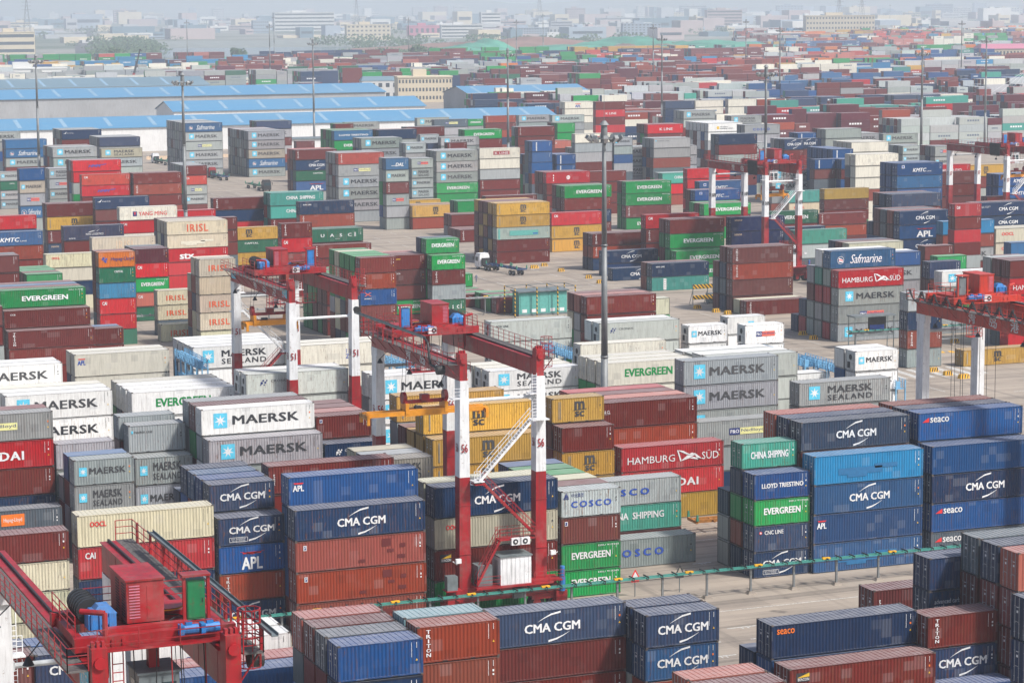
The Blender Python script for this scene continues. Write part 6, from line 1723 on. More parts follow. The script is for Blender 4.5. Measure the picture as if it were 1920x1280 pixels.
# ---------------- high masts ----------------
def mast_master():
    t = empty('light_mast', (0, 0, 0)); H_ = 37.6
    p = MB(); p.tube((0, 0, .6), (0, 0, 13), .46, .38, 0, 14); p.tube((0, 0, 13), (0, 0, 25), .38, .30, 0, 14); p.tube((0, 0, 25), (0, 0, H_), .30, .20, 0, 14)
    for z in (13, 25): p.tube((0, 0, z - .12), (0, 0, z + .12), .43 if z < 20 else .35, None, 0, 14)
    p.tube((0, 0, 0), (0, 0, .6), .9, .8, 0, 12); p.build('pole', M['mast'], t, True)
    r = MB(); z = H_ - 1.2
    for q in range(16):
        a, b = 2 * math.pi * q / 16, 2 * math.pi * (q + 1) / 16; r.bar((1.35 * math.cos(a), 1.35 * math.sin(a), z), (1.35 * math.cos(b), 1.35 * math.sin(b), z), .12, None, 0)
    for q in range(6): a = math.pi * q / 3; r.bar((0, 0, z), (1.35 * math.cos(a), 1.35 * math.sin(a), z), .1, None, 0)
    r.tube((0, 0, z - .5), (0, 0, H_ + .2), .42, .34, 0, 12); r.tube((0, 0, H_ + .2), (0, 0, H_ + .65), .55, .2, 0, 12); r.build('head_ring', M['mast'], t)
    ld = MB(); ld.tube((0, 0, H_ + .6), (0, 0, H_ + 4.8), .035, .015, 0, 5); ld.build('lightning_rod', M['mast'], t)
    for q in range(10):
        a = 2 * math.pi * q / 10; c, s = math.cos(a), math.sin(a); f = MB()
        P = lambda rr, w, zz: (c * (1.4 + (rr - 1.5) * .75) - s * w * .8, s * (1.4 + (rr - 1.5) * .75) + c * w * .8, z + (zz - z) * .9)
        i = len(f.v); f.v += [P(1.5, -.28, z - .28), P(1.5, .28, z - .28), P(2.25, .34, z + .42), P(2.25, -.34, z + .42), P(1.72, -.2, z - .52), P(1.72, .2, z - .52), P(2.5, .34, z + .05), P(2.5, -.34, z + .05)]
        for k, m in (((0, 1, 2, 3), 0), ((0, 4, 5, 1), 0), ((4, 7, 6, 5), 1), ((3, 2, 6, 7), 0), ((0, 3, 7, 4), 0), ((1, 5, 6, 2), 0)): f.f.append(tuple(i + e for e in k)); f.m.append(m)
        f.bar(P(1.3, 0, z), P(1.7, 0, z - .1), .09, None, 0); f.build('flood_light', [M['mast'], M['lamp']], t)
    return t
def copy_tree(o, parent=None):
    c = o.copy(); C.objects.link(c); c.parent = parent
    for ch in list(o.children): copy_tree(ch, c)
    return c
MASTS = [(116.2, 262.1, 'big floodlight mast rising at centre right in front of the reefer rows'), (122.5, 483.7, 'floodlight mast beside the cream stack with tall red letters'), (131.3, 680.1, 'floodlight mast at upper left before the warehouse wall'), (277.9, 897.6, 'floodlight mast standing behind the left blue roof end'), (267.9, 673.7, 'floodlight mast at upper centre behind the grey long pair'), (421.5, 894.0, 'floodlight mast right of centre beside a thinner one'), (244.5, 467.0, 'floodlight mast directly behind the far crane cabin'), (368.4, 608.9, 'floodlight mast between the two far cranes'), (491.9, 769.1, 'floodlight mast before the pink-roofed yellow hall'), (577.3, 1088.2, 'thin mast far behind the far crane cabin'), (478.8, 1872.6, 'thinnest mast above the far cream-lettered stack at upper left'), (439.7, 1511.7, 'thin mast left of a taller one before the far white hall'), (694.4, 2371.4, 'faint tall mast before the far white hall'), (680.7, 1931.7, 'faint mast before the far pink roof'), (658.8, 1639.5, 'thin mast right of the upper centre floodlight mast'), (931.5, 2248.1, 'faint mast between the green mounds'), (587.9, 1258.3, 'thinner mast just left of the right-of-centre floodlight mast'), (774.2, 1508.5, 'thin mast before the far beige office'), (2421.1, 4121.9, 'faint mast reaching the top edge at right'), (799.5, 1277.1, 'thin mast at far upper right')]
ms = mast_master()
for i, (x, y, lb) in enumerate(MASTS):
    o = ms if i == 0 else copy_tree(ms); o.location = (x, y, 0); tag(o, lb, 'light mast', 'floodlight masts over the terminal')
    o.scale = (1.05, 1.05, 1.093)

# ---------------- conductor rails ----------------
def conductor(name, x0, x1, y, z, mat, label, step, dark='cr_dark'):
    t = empty(name, (x0, y, 0)); tag(t, label, 'conductor rail', 'conductor rails beside the crane lanes'); L = x1 - x0
    b = MB()
    for dy in (-.28, .28): b.box(0, dy - .055, z, L, dy + .055, z + .11, 0)
    b.build('rail', M[mat], t)
    n = int(L / 1.45)
    c = MB()
    for q in range(n): x = .5 + q * 1.45; c.bar((x, -.62, z + .22), (x, .55, z + .22), .1, .1, 0); c.box(x - .05, -.4, z - .06, x + .05, .4, z, 0); c.bar((x, -.62, z + .22), (x, -.62, z - .05), .05, None, 0)
    c.bar((0, -.45, z - .08), (L, -.45, z - .08), .05, None, 0); c.build('bracket', M[dark], t)
    e = MB()
    for q in range(n // 5): x = 3 + q * 7.25; e.box(x, -.35, z + .15, x + .8, -.05, z + .3, 0)
    e.build('expansion_joint', M['yel'], t)
    for q in range(int(L / step)):
        p = MB(); x = 1.6 + q * step; p.box(x - .09, -.09, .25, x + .09, .09, z, 0); p.frustum((x, 0), .035, .28, .9, .9, .5, .5, 1); p.build('post', [M['mast'], M['yard']], t)
conductor('conductor_rail', 30, 130, 203.3, 2.55, 'teal', 'teal double rail on short posts in front of crane 56', 4.6)
conductor('conductor_rail', 60, 170, 408.0, 3.2, 'galv', 'grey double rail behind the reefer rows at left', 8.0, 'galv')
conductor('conductor_rail', 193, 262, 340.5, 3.2, 'teal', 'dark teal rail behind crane 115 over the mustard container', 9.0)

# ---------------- reefer racks ----------------
def rack(x, y, nb, tiers, label, dy=0.0):
    t = empty('reefer_rack', (x, y, 0)); tag(t, label, 'reefer rack', 'blue reefer plug racks')
    D = nb * 2.85; f = MB()
    for j in range(nb + 1):
        for xx in (0, 1.3): f.box(xx - .07, j * 2.85 - .07, 0, xx + .07, j * 2.85 + .07, tiers * 2.8 + .5, 0)
        if j < nb: f.bar((0, j * 2.85, 0.2), (0, (j + 1) * 2.85, tiers * 2.8), .07, None, 0)
    f.build('rack_frame', M['rack'], t)
    for k in range(1, tiers + 1):
        z = k * 2.8 - .6; d = MB(); d.box(0, 0, z, 1.3, D, z + .07, 0); d.build('deck', M['rack'], t)
        r = MB(); railing(r, (-.02, 0, z), (-.02, D, z), 1.15, .7, 0, 4, .03); railing(r, (1.32, 0, z), (1.32, D, z), 1.15, .7, 0, 4, .03)
        for j in range(nb * 2): r.bar((-.02, j * 1.42, z), (-.02, (j + 1) * 1.42, z + 1.15), .05, None, 0); r.box(.2, j * 1.42 + .3, z + .1, .8, j * 1.42 + .8, z + .9, 0)
        r.build('railing', M['rack'], t)
rack(76.0, 296.0, 4, 4, 'blue lattice rack left of the two-line lettered white reefer'); rack(129.0, 290.0, 8, 3, 'blue lattice rack crossing in front of the big mast'); rack(154.2, 283.0, 5, 3, 'small blue rack between the short white reefers')
rack(155.5, 262.0, 9, 3, 'long blue rack right of the grey long stack'); rack(105.0, 296.0, 5, 3, 'blue rack glimpsed behind the legs of crane 56')

# ---------------- trucks ----------------
def wheel(parent, x, y, r=.5, w=.32):
    m = MB(); m.tube((x, y - w / 2, r), (x, y + w / 2, r), r, None, 0, 16); m.tube((x, y - w / 2 - .02, r), (x, y + w / 2 + .02, r), r * .5, None, 1, 10); m.build('wheel', [M['tyre'], M['galv']], parent)
def truck(loc, ang, cabcol, chassis, label, cab=True):
    t = empty('terminal_truck' if cab else 'container_trailer', loc, ang); tag(t, label, 'truck' if cab else 'trailer', 'terminal trucks and trailers')
    if cab:
        c = MB(); i = len(c.v)
        c.box(-.05, -1.22, .55, 2.0, 1.22, 1.6, 0); c.frustum((1.0, 0), 1.6, 3.0, 2.05, 2.44, 1.8, 2.3, 0); c.box(.1, -1.0, 3.0, 1.9, 1.0, 3.35, 0)
        c.box(-.16, -1.1, .45, 0, 1.1, .95, 2); c.quad((-.045, -1.02, 1.7), (-.045, 1.02, 1.7), (.085, .98, 2.75), (.085, -.98, 2.75), 1)
        for s in (-1, 1): c.box(.35, s * 1.235 - .02, 1.75, 1.3, s * 1.235 + .02, 2.6, 1); c.box(-.35, s * 1.45 - .08, 1.9, -.2, s * 1.45 + .08, 2.6, 2); c.bar((0, s * 1.2, 2.6), (-.28, s * 1.45, 2.5), .05, None, 2)
        c.build('cab', [M[cabcol], M['glass'], M['cr_dark']], t)
        ch = MB(); ch.box(.3, -.45, .6, 6.2, .45, .9, 0); ch.box(2.2, -.9, .9, 2.6, .9, 2.4, 0); ch.build('tractor_chassis', M['cr_dark'], t)
        for x in (1.1, 4.2, 5.5):
            for s in (-1, 1): wheel(t, x, s * 1.02)
        ox = 4.6
    else: ox = 0
    b = MB()
    for s in (-.55, .55): b.box(ox, s - .1, 1.15, ox + 12.3, s + .1, 1.5, 0)
    for q in range(7): b.box(ox + q * 2.0, -1.1, 1.2, ox + q * 2.0 + .18, 1.1, 1.42, 0)
    for x in (ox, ox + 6.0, ox + 12.2): b.box(x - .1, -1.22, 1.2, x + .15, 1.22, 1.5, 0)
    b.build('trailer_frame', M[chassis], t)
    for x in (ox + .05, ox + 5.8, ox + 6.4, ox + 12.2):
        for s in (-1.2, 1.2): g = MB(); g.frustum((x, s), 1.5, 2.15, .28, .22, .16, .12, 0); g.build('corner_guide', M['net'], t)
    for x in (ox + 9.4, ox + 10.7):
        for s in (-1, 1): wheel(t, x, s * 1.0)
    return t
DKB = M['dkblue'] = simple('trailer_dark_blue', (.02, .05, .13), .5)
M['rustor'] = simple('rusty_orange', (.40, .16, .03), .7, 0, .2, 2, .6)
DKG = M['dkgreen'] = simple('trailer_dark_green', (.03, .09, .06), .5)
truck((184.5, 480.5, .03), math.atan2(-21, 3.5), 'cr_white', 'dkblue', 'white truck with empty dark blue trailer on the open lane at centre')
truck((204.5, 850.0, .03), math.atan2(-22, 2.0), 'cr_white', 'dkgreen', 'white truck with empty dark trailer before the warehouse at upper left')
truck((203.6, 770.0, .03), math.atan2(-28, .4), 'cr_red', 'dkblue', 'red truck with empty trailer between the two grey walls')
truck((203.5, 705.0, .03), math.atan2(24, -1.2), 'cr_dark', 'dkgreen', 'dark truck with green trailer at the foot of the grey wall')
truck((111.9, 229.6, .03), -.05, 'cr_white', 'rustor', 'orange yellow trailer parked behind the short box tower', cab=False)

# ---------------- small yard things ----------------
def cube_thing(name, x, y, label, cat, group, rz=0.0, w=1.6, d=.8, h=.75):
    t = empty(name, (x, y, .03), rz); tag(t, label, cat, group)
    b = MB(); b.frustum((0, 0), 0, h, w, d, w * .86, d * .7, 0); b.build('block', M['yel'], t)
    s = MB()
    for q in range(3):
        xx = -w * .36 + q * w * .28; s.quad((xx, -d / 2 - .005, .05), (xx + .2, -d / 2 - .005, .05), (xx + .34, -d * .36 - .005, h - .03), (xx + .14, -d * .36 - .005, h - .03)); s.quad((xx, -d * .3, h + .004), (xx + .18, -d * .3, h + .004), (xx + .3, d * .3, h + .004), (xx + .12, d * .3, h + .004))
    s.build('stripes', M['cr_dark'], t)
BL = [(205, 602.7), (203.7, 589.7), (201, 574.6), (195, 476), (198.5, 479), (197.7, 468), (196.8, 394.5), (196, 400.5), (197.4, 391.0), (196.4, 361.3), (195.5, 356.0), (214.2, 342.6), (222.2, 338.2), (198.6, 324.9), (194.6, 317), (194.7, 313.2), (195.2, 309.6), (197.8, 453.9), (196.4, 445.1)]
BP = ['farthest yellow block before the mustard pair', 'second yellow block before the mustard pair', 'third yellow block before the mustard pair', 'larger yellow block right of the white truck', 'yellow block just beyond the white truck', 'yellow block farther right of the white truck',
      'yellow block at the foot of the red brown tower', 'yellow block left of the red brown tower foot', 'yellow block nearest the red brown tower doors', 'yellow block left of the red topped tower', 'yellow block at the red topped tower corner', 'yellow block behind the legs of crane 115', 'yellow block beside the mustard container end',
      'yellow block left of the leg numbered 115', 'small yellow block right of the leg numbered 115', 'middle yellow block right of the leg numbered 115', 'largest yellow block between the legs of crane 115', 'yellow block at the foot of the navy pair', 'second yellow block at the foot of the navy pair']
for (x, y), lb in zip(BL, BP): cube_thing('barrier_block', x, y, lb + ', with black stripes', 'barrier', 'yellow and black barrier blocks', rng.uniform(-.2, .2), 1.7 if 'larg' in lb else 1.3, .8, .65)

t = empty('hazard_barrier', (197.6, 405.5, .03)); tag(t, 'black and yellow striped barrier stand left of the red brown tower', 'barrier')
for z in (1.0, 3.0): b = MB(); b.box(0, -.05, z, 6.0, .05, z + .75, 0); b.build('striped_board', M['hazard'], t)
b = MB()
for x in (0.0, 3.0, 6.0): b.box(x - .06, .06, 0, x + .06, .18, 3.9, 0); b.bar((x, .1, 2.8), (x, 1.6, 0), .08, None, 0)
b.box(3.4, .2, .2, 5.8, 1.8, 1.9, 0); b.build('frame', M['cr_grey'], t)

t = empty('switch_house', (162.4, 403.6, .03)); tag(t, 'pale green switch house inside a black and yellow frame', 'switch house')
b = MB(); b.box(0, 0, .35, 9.2, 3.2, 4.2, 0); b.build('body', M['La'], t); b = MB(); b.box(-.3, -.4, 4.2, 9.5, 3.6, 4.45, 0); b.box(-.2, -.2, 0, 9.4, 3.4, .35, 0); b.build('roof', M['cr_grey'], t)
for q in range(5): b = MB(); x = .25 + q * 1.8; b.box(x, -.05, .5, x + 1.6, 0, 4.0, 0); b.box(x + .3, -.07, .6, x + 1.2, -.05, 1.2, 1); b.build('door', [M['La'], M['Lw']], t)
b = MB()
for x in (-1.2, 3.0, 7.0, 10.4):
    for y in (-1.0, 4.0): b.tube((x, y, 0), (x, y, 5.2), .12, None, 0, 8)
for y in (-1.0, 4.0): b.bar((-1.2, y, 5.1), (10.4, y, 5.1), .10, None, 1)
for x in (-1.2, 3.0, 7.0, 10.4): b.bar((x, -1, 5.1), (x, 4, 5.1), .10, None, 1)
b.build('guard_frame', [M['hazard'], M['cr_grey']], t)

t = empty('kiosk', (195.3, 342.0, .03)); tag(t, 'small open steel kiosk before the red topped tower', 'kiosk')
b = MB(); b.box(-.2, -.3, 5.2, 7.4, 2.3, 5.4, 0); b.box(0, 2.0, 2.2, 7.2, 2.1, 2.6, 0); b.build('roof', M['cr_grey'], t)
b = MB()
for x in (0, 7.1):
    for y in (0, 2.0): b.box(x - .06, y - .06, 0, x + .06, y + .06, 5.2, 0)
b.box(0, -.03, 2.1, 7.1, .03, 2.4, 0); b.build('kiosk_frame', M['cr_grey'], t)
b = MB(); b.box(3.5, 1.9, 2.7, 6.8, 1.98, 4.9, 0); b.box(3.8, 1.86, 2.8, 6.4, 1.9, 3.6, 1); b.build('notice_panel', [M['cr_dark'], M['Lb']], t)
t = empty('safety_fence', (203.5, 341.0, .03)); tag(t, 'grey steel rail fence running right from the kiosk', 'fence'); b = MB(); railing(b, (0, 0, 0), (26, 0, 0), 4.2, 6.5, 0, 4, .07); b.build('rails', M['galv'], t)

for i, (x, y, tx) in enumerate(((94.7, 206.6, 'red'), (99.3, 206.5, 'dark'))):
    t = empty('warning_sign', (x, y, .03)); tag(t, 'small %s triangular sign on a post by the teal rail' % tx, 'sign')
    b = MB(); b.tube((0, 0, 0), (0, 0, 1.9), .05, None, 0, 6); b.build('post', M['cr_grey'], t)
    b = MB(); m = M['Lr'] if i == 0 else M['cr_dark']; b.poly([(-.5, -.07, 1.75), (.5, -.07, 1.75), (0, -.07, 2.65)], 0); b.poly([(-.3, -.08, 1.85), (.3, -.08, 1.85), (0, -.08, 2.40)], 1); b.box(-.4, -.08, 1.4, .4, -.04, 1.7, 0); b.build('plate', [m, M['Lt'] if i else M['Lw']], t)
t = empty('person', (174.3, 456.0, .03)); tag(t, 'lone person in dark clothes walking on the open lane', 'person')

# person: one skinned body
def skinned(parent, name, verts, edges, radii, mat):
    me = bpy.data.meshes.new(name); me.from_pydata(verts, edges, []); me.materials.append(mat); o = link(name, me, parent)
    sk = o.modifiers.new('skin', 'SKIN'); o.modifiers.new('sub', 'SUBSURF').levels = 1
    for v, r in zip(me.skin_vertices[0].data, radii): v.radius = (r, r * .8)
    me.skin_vertices[0].data[0].use_root = True; return o
V_ = [(0, 0, .95), (0, 0, 1.2), (0, 0, 1.42), (0, 0, 1.52), (0, 0, 1.66), (.1, 0, .9), (.12, .12, .5), (.12, .22, .08), (-.1, 0, .9), (-.12, -.1, .5), (-.12, -.02, .06), (.2, 0, 1.4), (.27, -.06, 1.12), (.27, -.18, .88), (-.2, 0, 1.4), (-.27, .08, 1.12), (-.27, .1, .86)]
E_ = [(0, 1), (1, 2), (2, 3), (3, 4), (0, 5), (5, 6), (6, 7), (0, 8), (8, 9), (9, 10), (2, 11), (11, 12), (12, 13), (2, 14), (14, 15), (15, 16)]
skinned(t, 'body', V_, E_, [.15, .14, .15, .06, .10, .10, .075, .05, .10, .075, .05, .06, .045, .035, .06, .045, .035], M['fabric'])

# ---------------- painted markings ----------------
mk = MB(); z = .036
for q in range(7): mk.quad((186.5 + q * 2.3, 312.5, z), (187.6 + q * 2.3, 312.5, z), (188.3 + q * 2.3, 320.5, z), (187.2 + q * 2.3, 320.5, z))
def tmark(x, y, s=1.0):
    mk.quad((x, y, z), (x + 3.4 * s, y, z), (x + 3.4 * s, y + .22, z), (x, y + .22, z)); mk.quad((x + 1.3 * s, y - .5, z + .002), (x + 1.45 * s, y - .5, z + .002), (x + 1.45 * s, y, z + .002), (x + 1.3 * s, y, z + .002)); mk.quad((x + 1.9 * s, y - .5, z + .002), (x + 2.05 * s, y - .5, z + .002), (x + 2.05 * s, y, z + .002), (x + 1.9 * s, y, z + .002))
for y in (163.5, 167.5, 171.5, 176.5, 180.5, 184.5, 188.5, 192):
    for x in (84.5, 88.2, 91.5, 97.3, 103.5): tmark(x + rng.uniform(-.5, .5), y + rng.uniform(-.4, .4), rng.uniform(.6, 1))
for y in (213, 216.5, 220.5, 224): tmark(105.6, y, .6)
for y in (296, 330, 347, 436, 441.5, 486, 492, 560, 615, 640, 668): 
    for q in range(9): mk.quad((186 + q * 9.0, y, z), (191 + q * 9.0, y, z), (191 + q * 9.0, y + .18, z), (186 + q * 9.0, y + .18, z))
for xx in (172.0, 178.0, 186.0, 193.5):
    for q in range(44): mk.quad((xx, 300 + q * 10, z + .001), (xx + .18, 300 + q * 10, z + .001), (xx + .18, 304.5 + q * 10, z + .001), (xx, 304.5 + q * 10, z + .001))
for y in (198.2, 229.5, 226.0, 262.5): mk.quad((30, y, z), (230, y, z), (230, y + .15, z), (30, y + .15, z))
tag(mk.build('road_markings', M['white']), kind='structure')
mk2 = MB()
for q in range(14): mk2.quad((198 + q * 1.6, 336 - q * .5, .037), (198.9 + q * 1.6, 336 - q * .5, .037), (199.4 + q * 1.6, 338 - q * .5, .037), (198.5 + q * 1.6, 338 - q * .5, .037))
tag(mk2.build('yellow_hatching', M['yel']), kind='structure')
# ---------------- warehouses ----------------
def warehouse(x0, x1, y0, y1, he, hr, wall, roof, label, gable=True):
    t = empty('warehouse', ((x0 + x1) / 2, y0, 0)); tag(t, label, 'warehouse', 'blue roofed warehouses'); X0, X1 = x0 - (x0 + x1) / 2, x1 - (x0 + x1) / 2; D = y1 - y0; ym = D / 2
    w = MB(); w.quad((X0, 0, 0), (X1, 0, 0), (X1, 0, he), (X0, 0, he)); w.quad((X1, D, 0), (X0, D, 0), (X0, D, he), (X1, D, he))
    w.poly([(X0, D, 0), (X0, 0, 0), (X0, 0, he), (X0, ym, hr), (X0, D, he)]); w.poly([(X1, 0, 0), (X1, D, 0), (X1, D, he), (X1, ym, hr), (X1, 0, he)]); w.build('wall', M[wall], t)
    r = MB(); o = .6; k = o * (hr - he) / ym
    for s in (0, 1):
        ya, yb_ = (-o, ym) if s == 0 else (D + o, ym); i = len(r.v)
        r.v += [(X0 - o, ya, he - k + .15), (X1 + o, ya, he - k + .15), (X1 + o, yb_, hr + .15), (X0 - o, yb_, hr + .15), (X0 - o, ya, he - k - .1), (X1 + o, ya, he - k - .1)]
        r.f.append(tuple(i + q for q in ((0, 1, 2, 3) if s == 0 else (1, 0, 3, 2)))); r.m.append(0); r.f.append(tuple(i + q for q in (4, 5, 1, 0))); r.m.append(0)
    ro = r.build('roof', M[roof], t)
    n = int((X1 - X0) / 17)
    for q in range(n):
        x = X0 + 6 + q * 17; s = MB(); z0, z1 = he + (hr - he) * .12 + .19, he + (hr - he) * .88 + .19; s.quad((x, ym * .12, z0), (x + 1.6, ym * .12, z0), (x + 1.6, ym * .88, z1), (x, ym * .88, z1)); s.build('skylight', M['roofsky'], ro)
    for q in range(int((X1 - X0) / 30)): d = MB(); x = X0 + 14 + q * 30; d.box(x, -.15, 0, x + 5, 0, 5.5, 0); d.build('roller_door', M['wall_g'], t)
warehouse(130, 386, 917, 946, 9.2, 12.6, 'wall_w', 'roof_b', 'front warehouse with bright blue roof and long white wall')
warehouse(258, 372, 1035, 1066, 9.5, 13.2, 'wall_w', 'roof_b', 'white gabled warehouse behind the front blue roof')
warehouse(120, 385, 1128, 1172, 12.5, 16.0, 'wall_g', 'roof_b', 'long grey walled warehouse under a thin blue roof')
warehouse(150, 366, 1216, 1262, 9.0, 13.0, 'wall_g', 'roof_s', 'faded grey blue roof behind the long grey walled warehouse')
warehouse(170, 352, 1330, 1378, 10.5, 14.5, 'wall_w', 'roof_s', 'rearmost faded blue roof with white wall band')
warehouse(440, 506, 1158, 1196, 9.0, 12.5, 'wall_g', 'roof_b', 'small blue roofed shed right of the white reefer stack')
t = empty('warehouse_shed', (262, 880, 0)); tag(t, 'lean-to shed with dark roof against the white warehouse wall', 'shed'); b = MB(); b.box(0, 0, 0, 16, 12, 5, 0); b.build('wall', M['wall_w'], t); b = MB(); b.box(-.5, -.5, 5, 16.5, 12, 5.3, 0); b.build('roof', M['cr_grey'], t)
t = empty('fence', (206, 868, 0)); tag(t, 'low orange based fence before the white warehouse wall', 'fence'); b = MB(); b.box(0, 0, 0, 40, .2, 1.2, 0); b.build('base', M['Lf'], t); b = MB(); railing(b, (0, .1, 1.2), (40, .1, 1.2), 1.8, 2.5); b.build('rails', M['galv'], t)

# ---------------- buildings ----------------
def wins(w, X0, X1, yy, z0, nf, fh, nw, m=1, cont=False):
    for f in range(nf):
        za = z0 + f * fh + fh * .35; zb_ = za + fh * .42
        if cont: w.quad((X0 + 1, yy, za), (X1 - 1, yy, za), (X1 - 1, yy, zb_), (X0 + 1, yy, zb_), m); continue
        st = (X1 - X0) / nw
        for q in range(nw): x = X0 + (q + .25) * st; w.quad((x, yy, za), (x + st * .5, yy, za), (x + st * .5, yy, zb_), (x, yy, zb_), m)
def building(px0, px1, D, H_, depth, wall, label, nf=4, nw=12, roof=None, cont=False, zbase=0.0):
    A0 = YAW + math.atan((px0 - 960) / F_PX); A1 = YAW + math.atan((px1 - 960) / F_PX); Am = (A0 + A1) / 2
    x, y = D * math.sin(Am), D * math.cos(Am); wd = D * (A1 - A0)
    t = empty('building', (x, y, zbase), -Am * .6); tag(t, label, 'building')
    w = MB(); w.box(-wd / 2, 0, 0, wd / 2, depth, H_, 0); w.build('wall', [wall], t)
    w = MB(); wins(w, -wd / 2, wd / 2, -.06, 0, nf, H_ / nf, nw, 0, cont); w.build('windows', [M['bwin']], t)
    w = MB()
    if roof: w.frustum((0, depth / 2), H_, H_ + H_ * .22, wd * 1.04, depth * 1.04, wd * .9, depth * .2, 0)
    else: w.box(-wd / 2 - .4, -.4, H_, wd / 2 + .4, depth + .4, H_ + .8, 0); w.box(-wd * .2, depth * .3, H_ + .8, wd * .05, depth * .7, H_ + 4.5, 0)
    w.build('roof', roof or wall, t); return t
M['bwin'] = simple('building_window_dark', (.05, .07, .09), .3)
BW = [simple('wall_' + n, c, .8, 0, .06, .05) for n, c in (('pale', (.62, .62, .60)), ('beige', (.60, .52, .38)), ('blue_grey', (.32, .38, .44)), ('pinkish', (.44, .36, .35)), ('grey', (.42, .43, .44)))]
building(683, 752, 1400, 11, 12, BW[0], 'small white and blue house beside the warehouse roofs', 2, 5, M['roof_s'])
building(750, 852, 1370, 13.5, 16, BW[1], 'cream office with rows of dark windows behind the blue roofs', 3, 16)
building(1838, 1930, 1950, 16, 30, BW[1], 'yellow hall with pink roof at far upper right', 2, 14, M['pinkroof'])
building(-10, 134, 1650, 13, 14, BW[0], 'long white colonnaded building at upper left', 1, 34)
building(-8, 76, 2750, 24, 22, BW[1], 'beige building on stilts at far upper left', 3, 12, None, True)
building(522, 634, 4700, 34, 40, BW[0], 'long white hall with horizontal bands at top left', 5, 8, None, True)
building(656, 738, 3500, 22, 25, BW[1], 'stepped cream building left of the pink roof', 4, 10)
building(832, 910, 3700, 19, 20, BW[0], 'white banded block right of the pink roof', 4, 10, None, True)
building(772, 832, 3900, 16, 30, M['pinkroof'], 'low pink roofed hall near the top centre', 1, 6)
building(950, 1030, 3500, 16, 20, BW[2], 'blue grey office block at top centre', 5, 16)
building(1032, 1180, 3900, 12, 30, BW[4], 'long low grey hall behind the green mounds', 1, 20)
building(1170, 1242, 3500, 21, 18, BW[2], 'blue sided office with white window grid', 6, 10)
building(1412, 1510, 2750, 17, 20, BW[0], 'white office above the coloured container mosaic', 3, 18)
building(1510, 1640, 3300, 32, 22, BW[1], 'large beige office complex at top right', 5, 22)
building(1690, 1760, 3600, 14, 30, BW[1], 'low beige hall at far top right', 2, 12)
brng = random.Random(77); CNT = {}; OW = 'first second third fourth fifth sixth seventh eighth ninth tenth eleventh twelfth thirteenth fourteenth fifteenth sixteenth'.split()
NM = ['pale', 'beige', 'blue grey', 'pinkish', 'grey']
for i in range(46):
    px = 20 + i * 42 + brng.uniform(-10, 10); D = brng.uniform(4200, 9000); k = brng.randrange(5); hh = brng.choice([9, 12, 15, 22, 34]); wpx = brng.uniform(18, 70) * 4500 / D * 1.2
    o = building(px, px + wpx, D, hh, 25, BW[k], '%s %s city block from left, faint in the haze at the top edge' % (OW[CNT.setdefault(k, 0)], NM[k]), max(2, hh // 5), 8, None, brng.random() < .5); o['group'] = 'faint city blocks in the haze'; CNT[k] += 1

cr_ = random.Random(31); cm = MB()
for i in range(420):
    px = cr_.uniform(-40, 1960); D = 3300 + 5200 * cr_.random() ** 1.1
    if 260 < px < 860 and D < 3700: continue
    A = YAW + math.atan((px - 960) / F_PX); x, y = D * math.sin(A), D * math.cos(A); w_ = cr_.uniform(12, 75); d_ = cr_.uniform(15, 40); h_ = cr_.choice([4, 5, 6, 7, 8, 9, 12, 16, 22]) * (1.0 if D < 5000 else 1.4); m_ = cr_.randrange(6)
    cm.box(x, y, 0, x + w_, y + d_, h_, m_)
    if cr_.random() < .5: cm.box(x + w_ * .1, y - .3, h_ * .4, x + w_ * .9, y - .1, h_ * .62, 6)
    if cr_.random() < .4: cm.box(x + w_ * .3, y + d_ * .3, h_, x + w_ * .45, y + d_ * .6, h_ + 3, m_)
tag(cm.build('distant_city', [BW[0], BW[1], BW[2], BW[3], BW[4], M['roof_s'], M['bwin']]), 'low hazy sprawl of city and factory blocks below the top edge', 'city', None, 'stuff')

# ---------------- mounds, water, trees, pylons ----------------
def mound(px, D, w, d, h, mat, label, seed):
    r = random.Random(seed); A = YAW + math.atan((px - 960) / F_PX); x, y = D * math.sin(A), D * math.cos(A); t = MB(); n = 44; mth = 18; V = []; h *= .62
    ph = [r.uniform(0, 6) for _ in range(6)]
    for j in range(mth + 1):
        for i in range(n + 1):
            u, v = i / n * 2 - 1, j / mth * 2 - 1; e = max(0, 1 - abs(u) ** 2.2) * max(0, 1 - abs(v) ** 2.0)
            z = h * (e ** .75) * (1 + .22 * math.sin(u * 5 + ph[0]) + .14 * math.sin(u * 11 + v * 4 + ph[1]) + .10 * math.sin(u * 23 + v * 9 + ph[2]) + r.uniform(-.05, .05)); V.append((u * w / 2, v * d / 2, z))
    fs = [(j * (n + 1) + i, j * (n + 1) + i + 1, (j + 1) * (n + 1) + i + 1, (j + 1) * (n + 1) + i) for j in range(mth) for i in range(n)]
    t.add(V, fs, 0); o = t.build('earth_mound', mat, None, True); o.location = (x, y, -.2); o.rotation_euler = (0, 0, -A); tag(o, kind='structure')
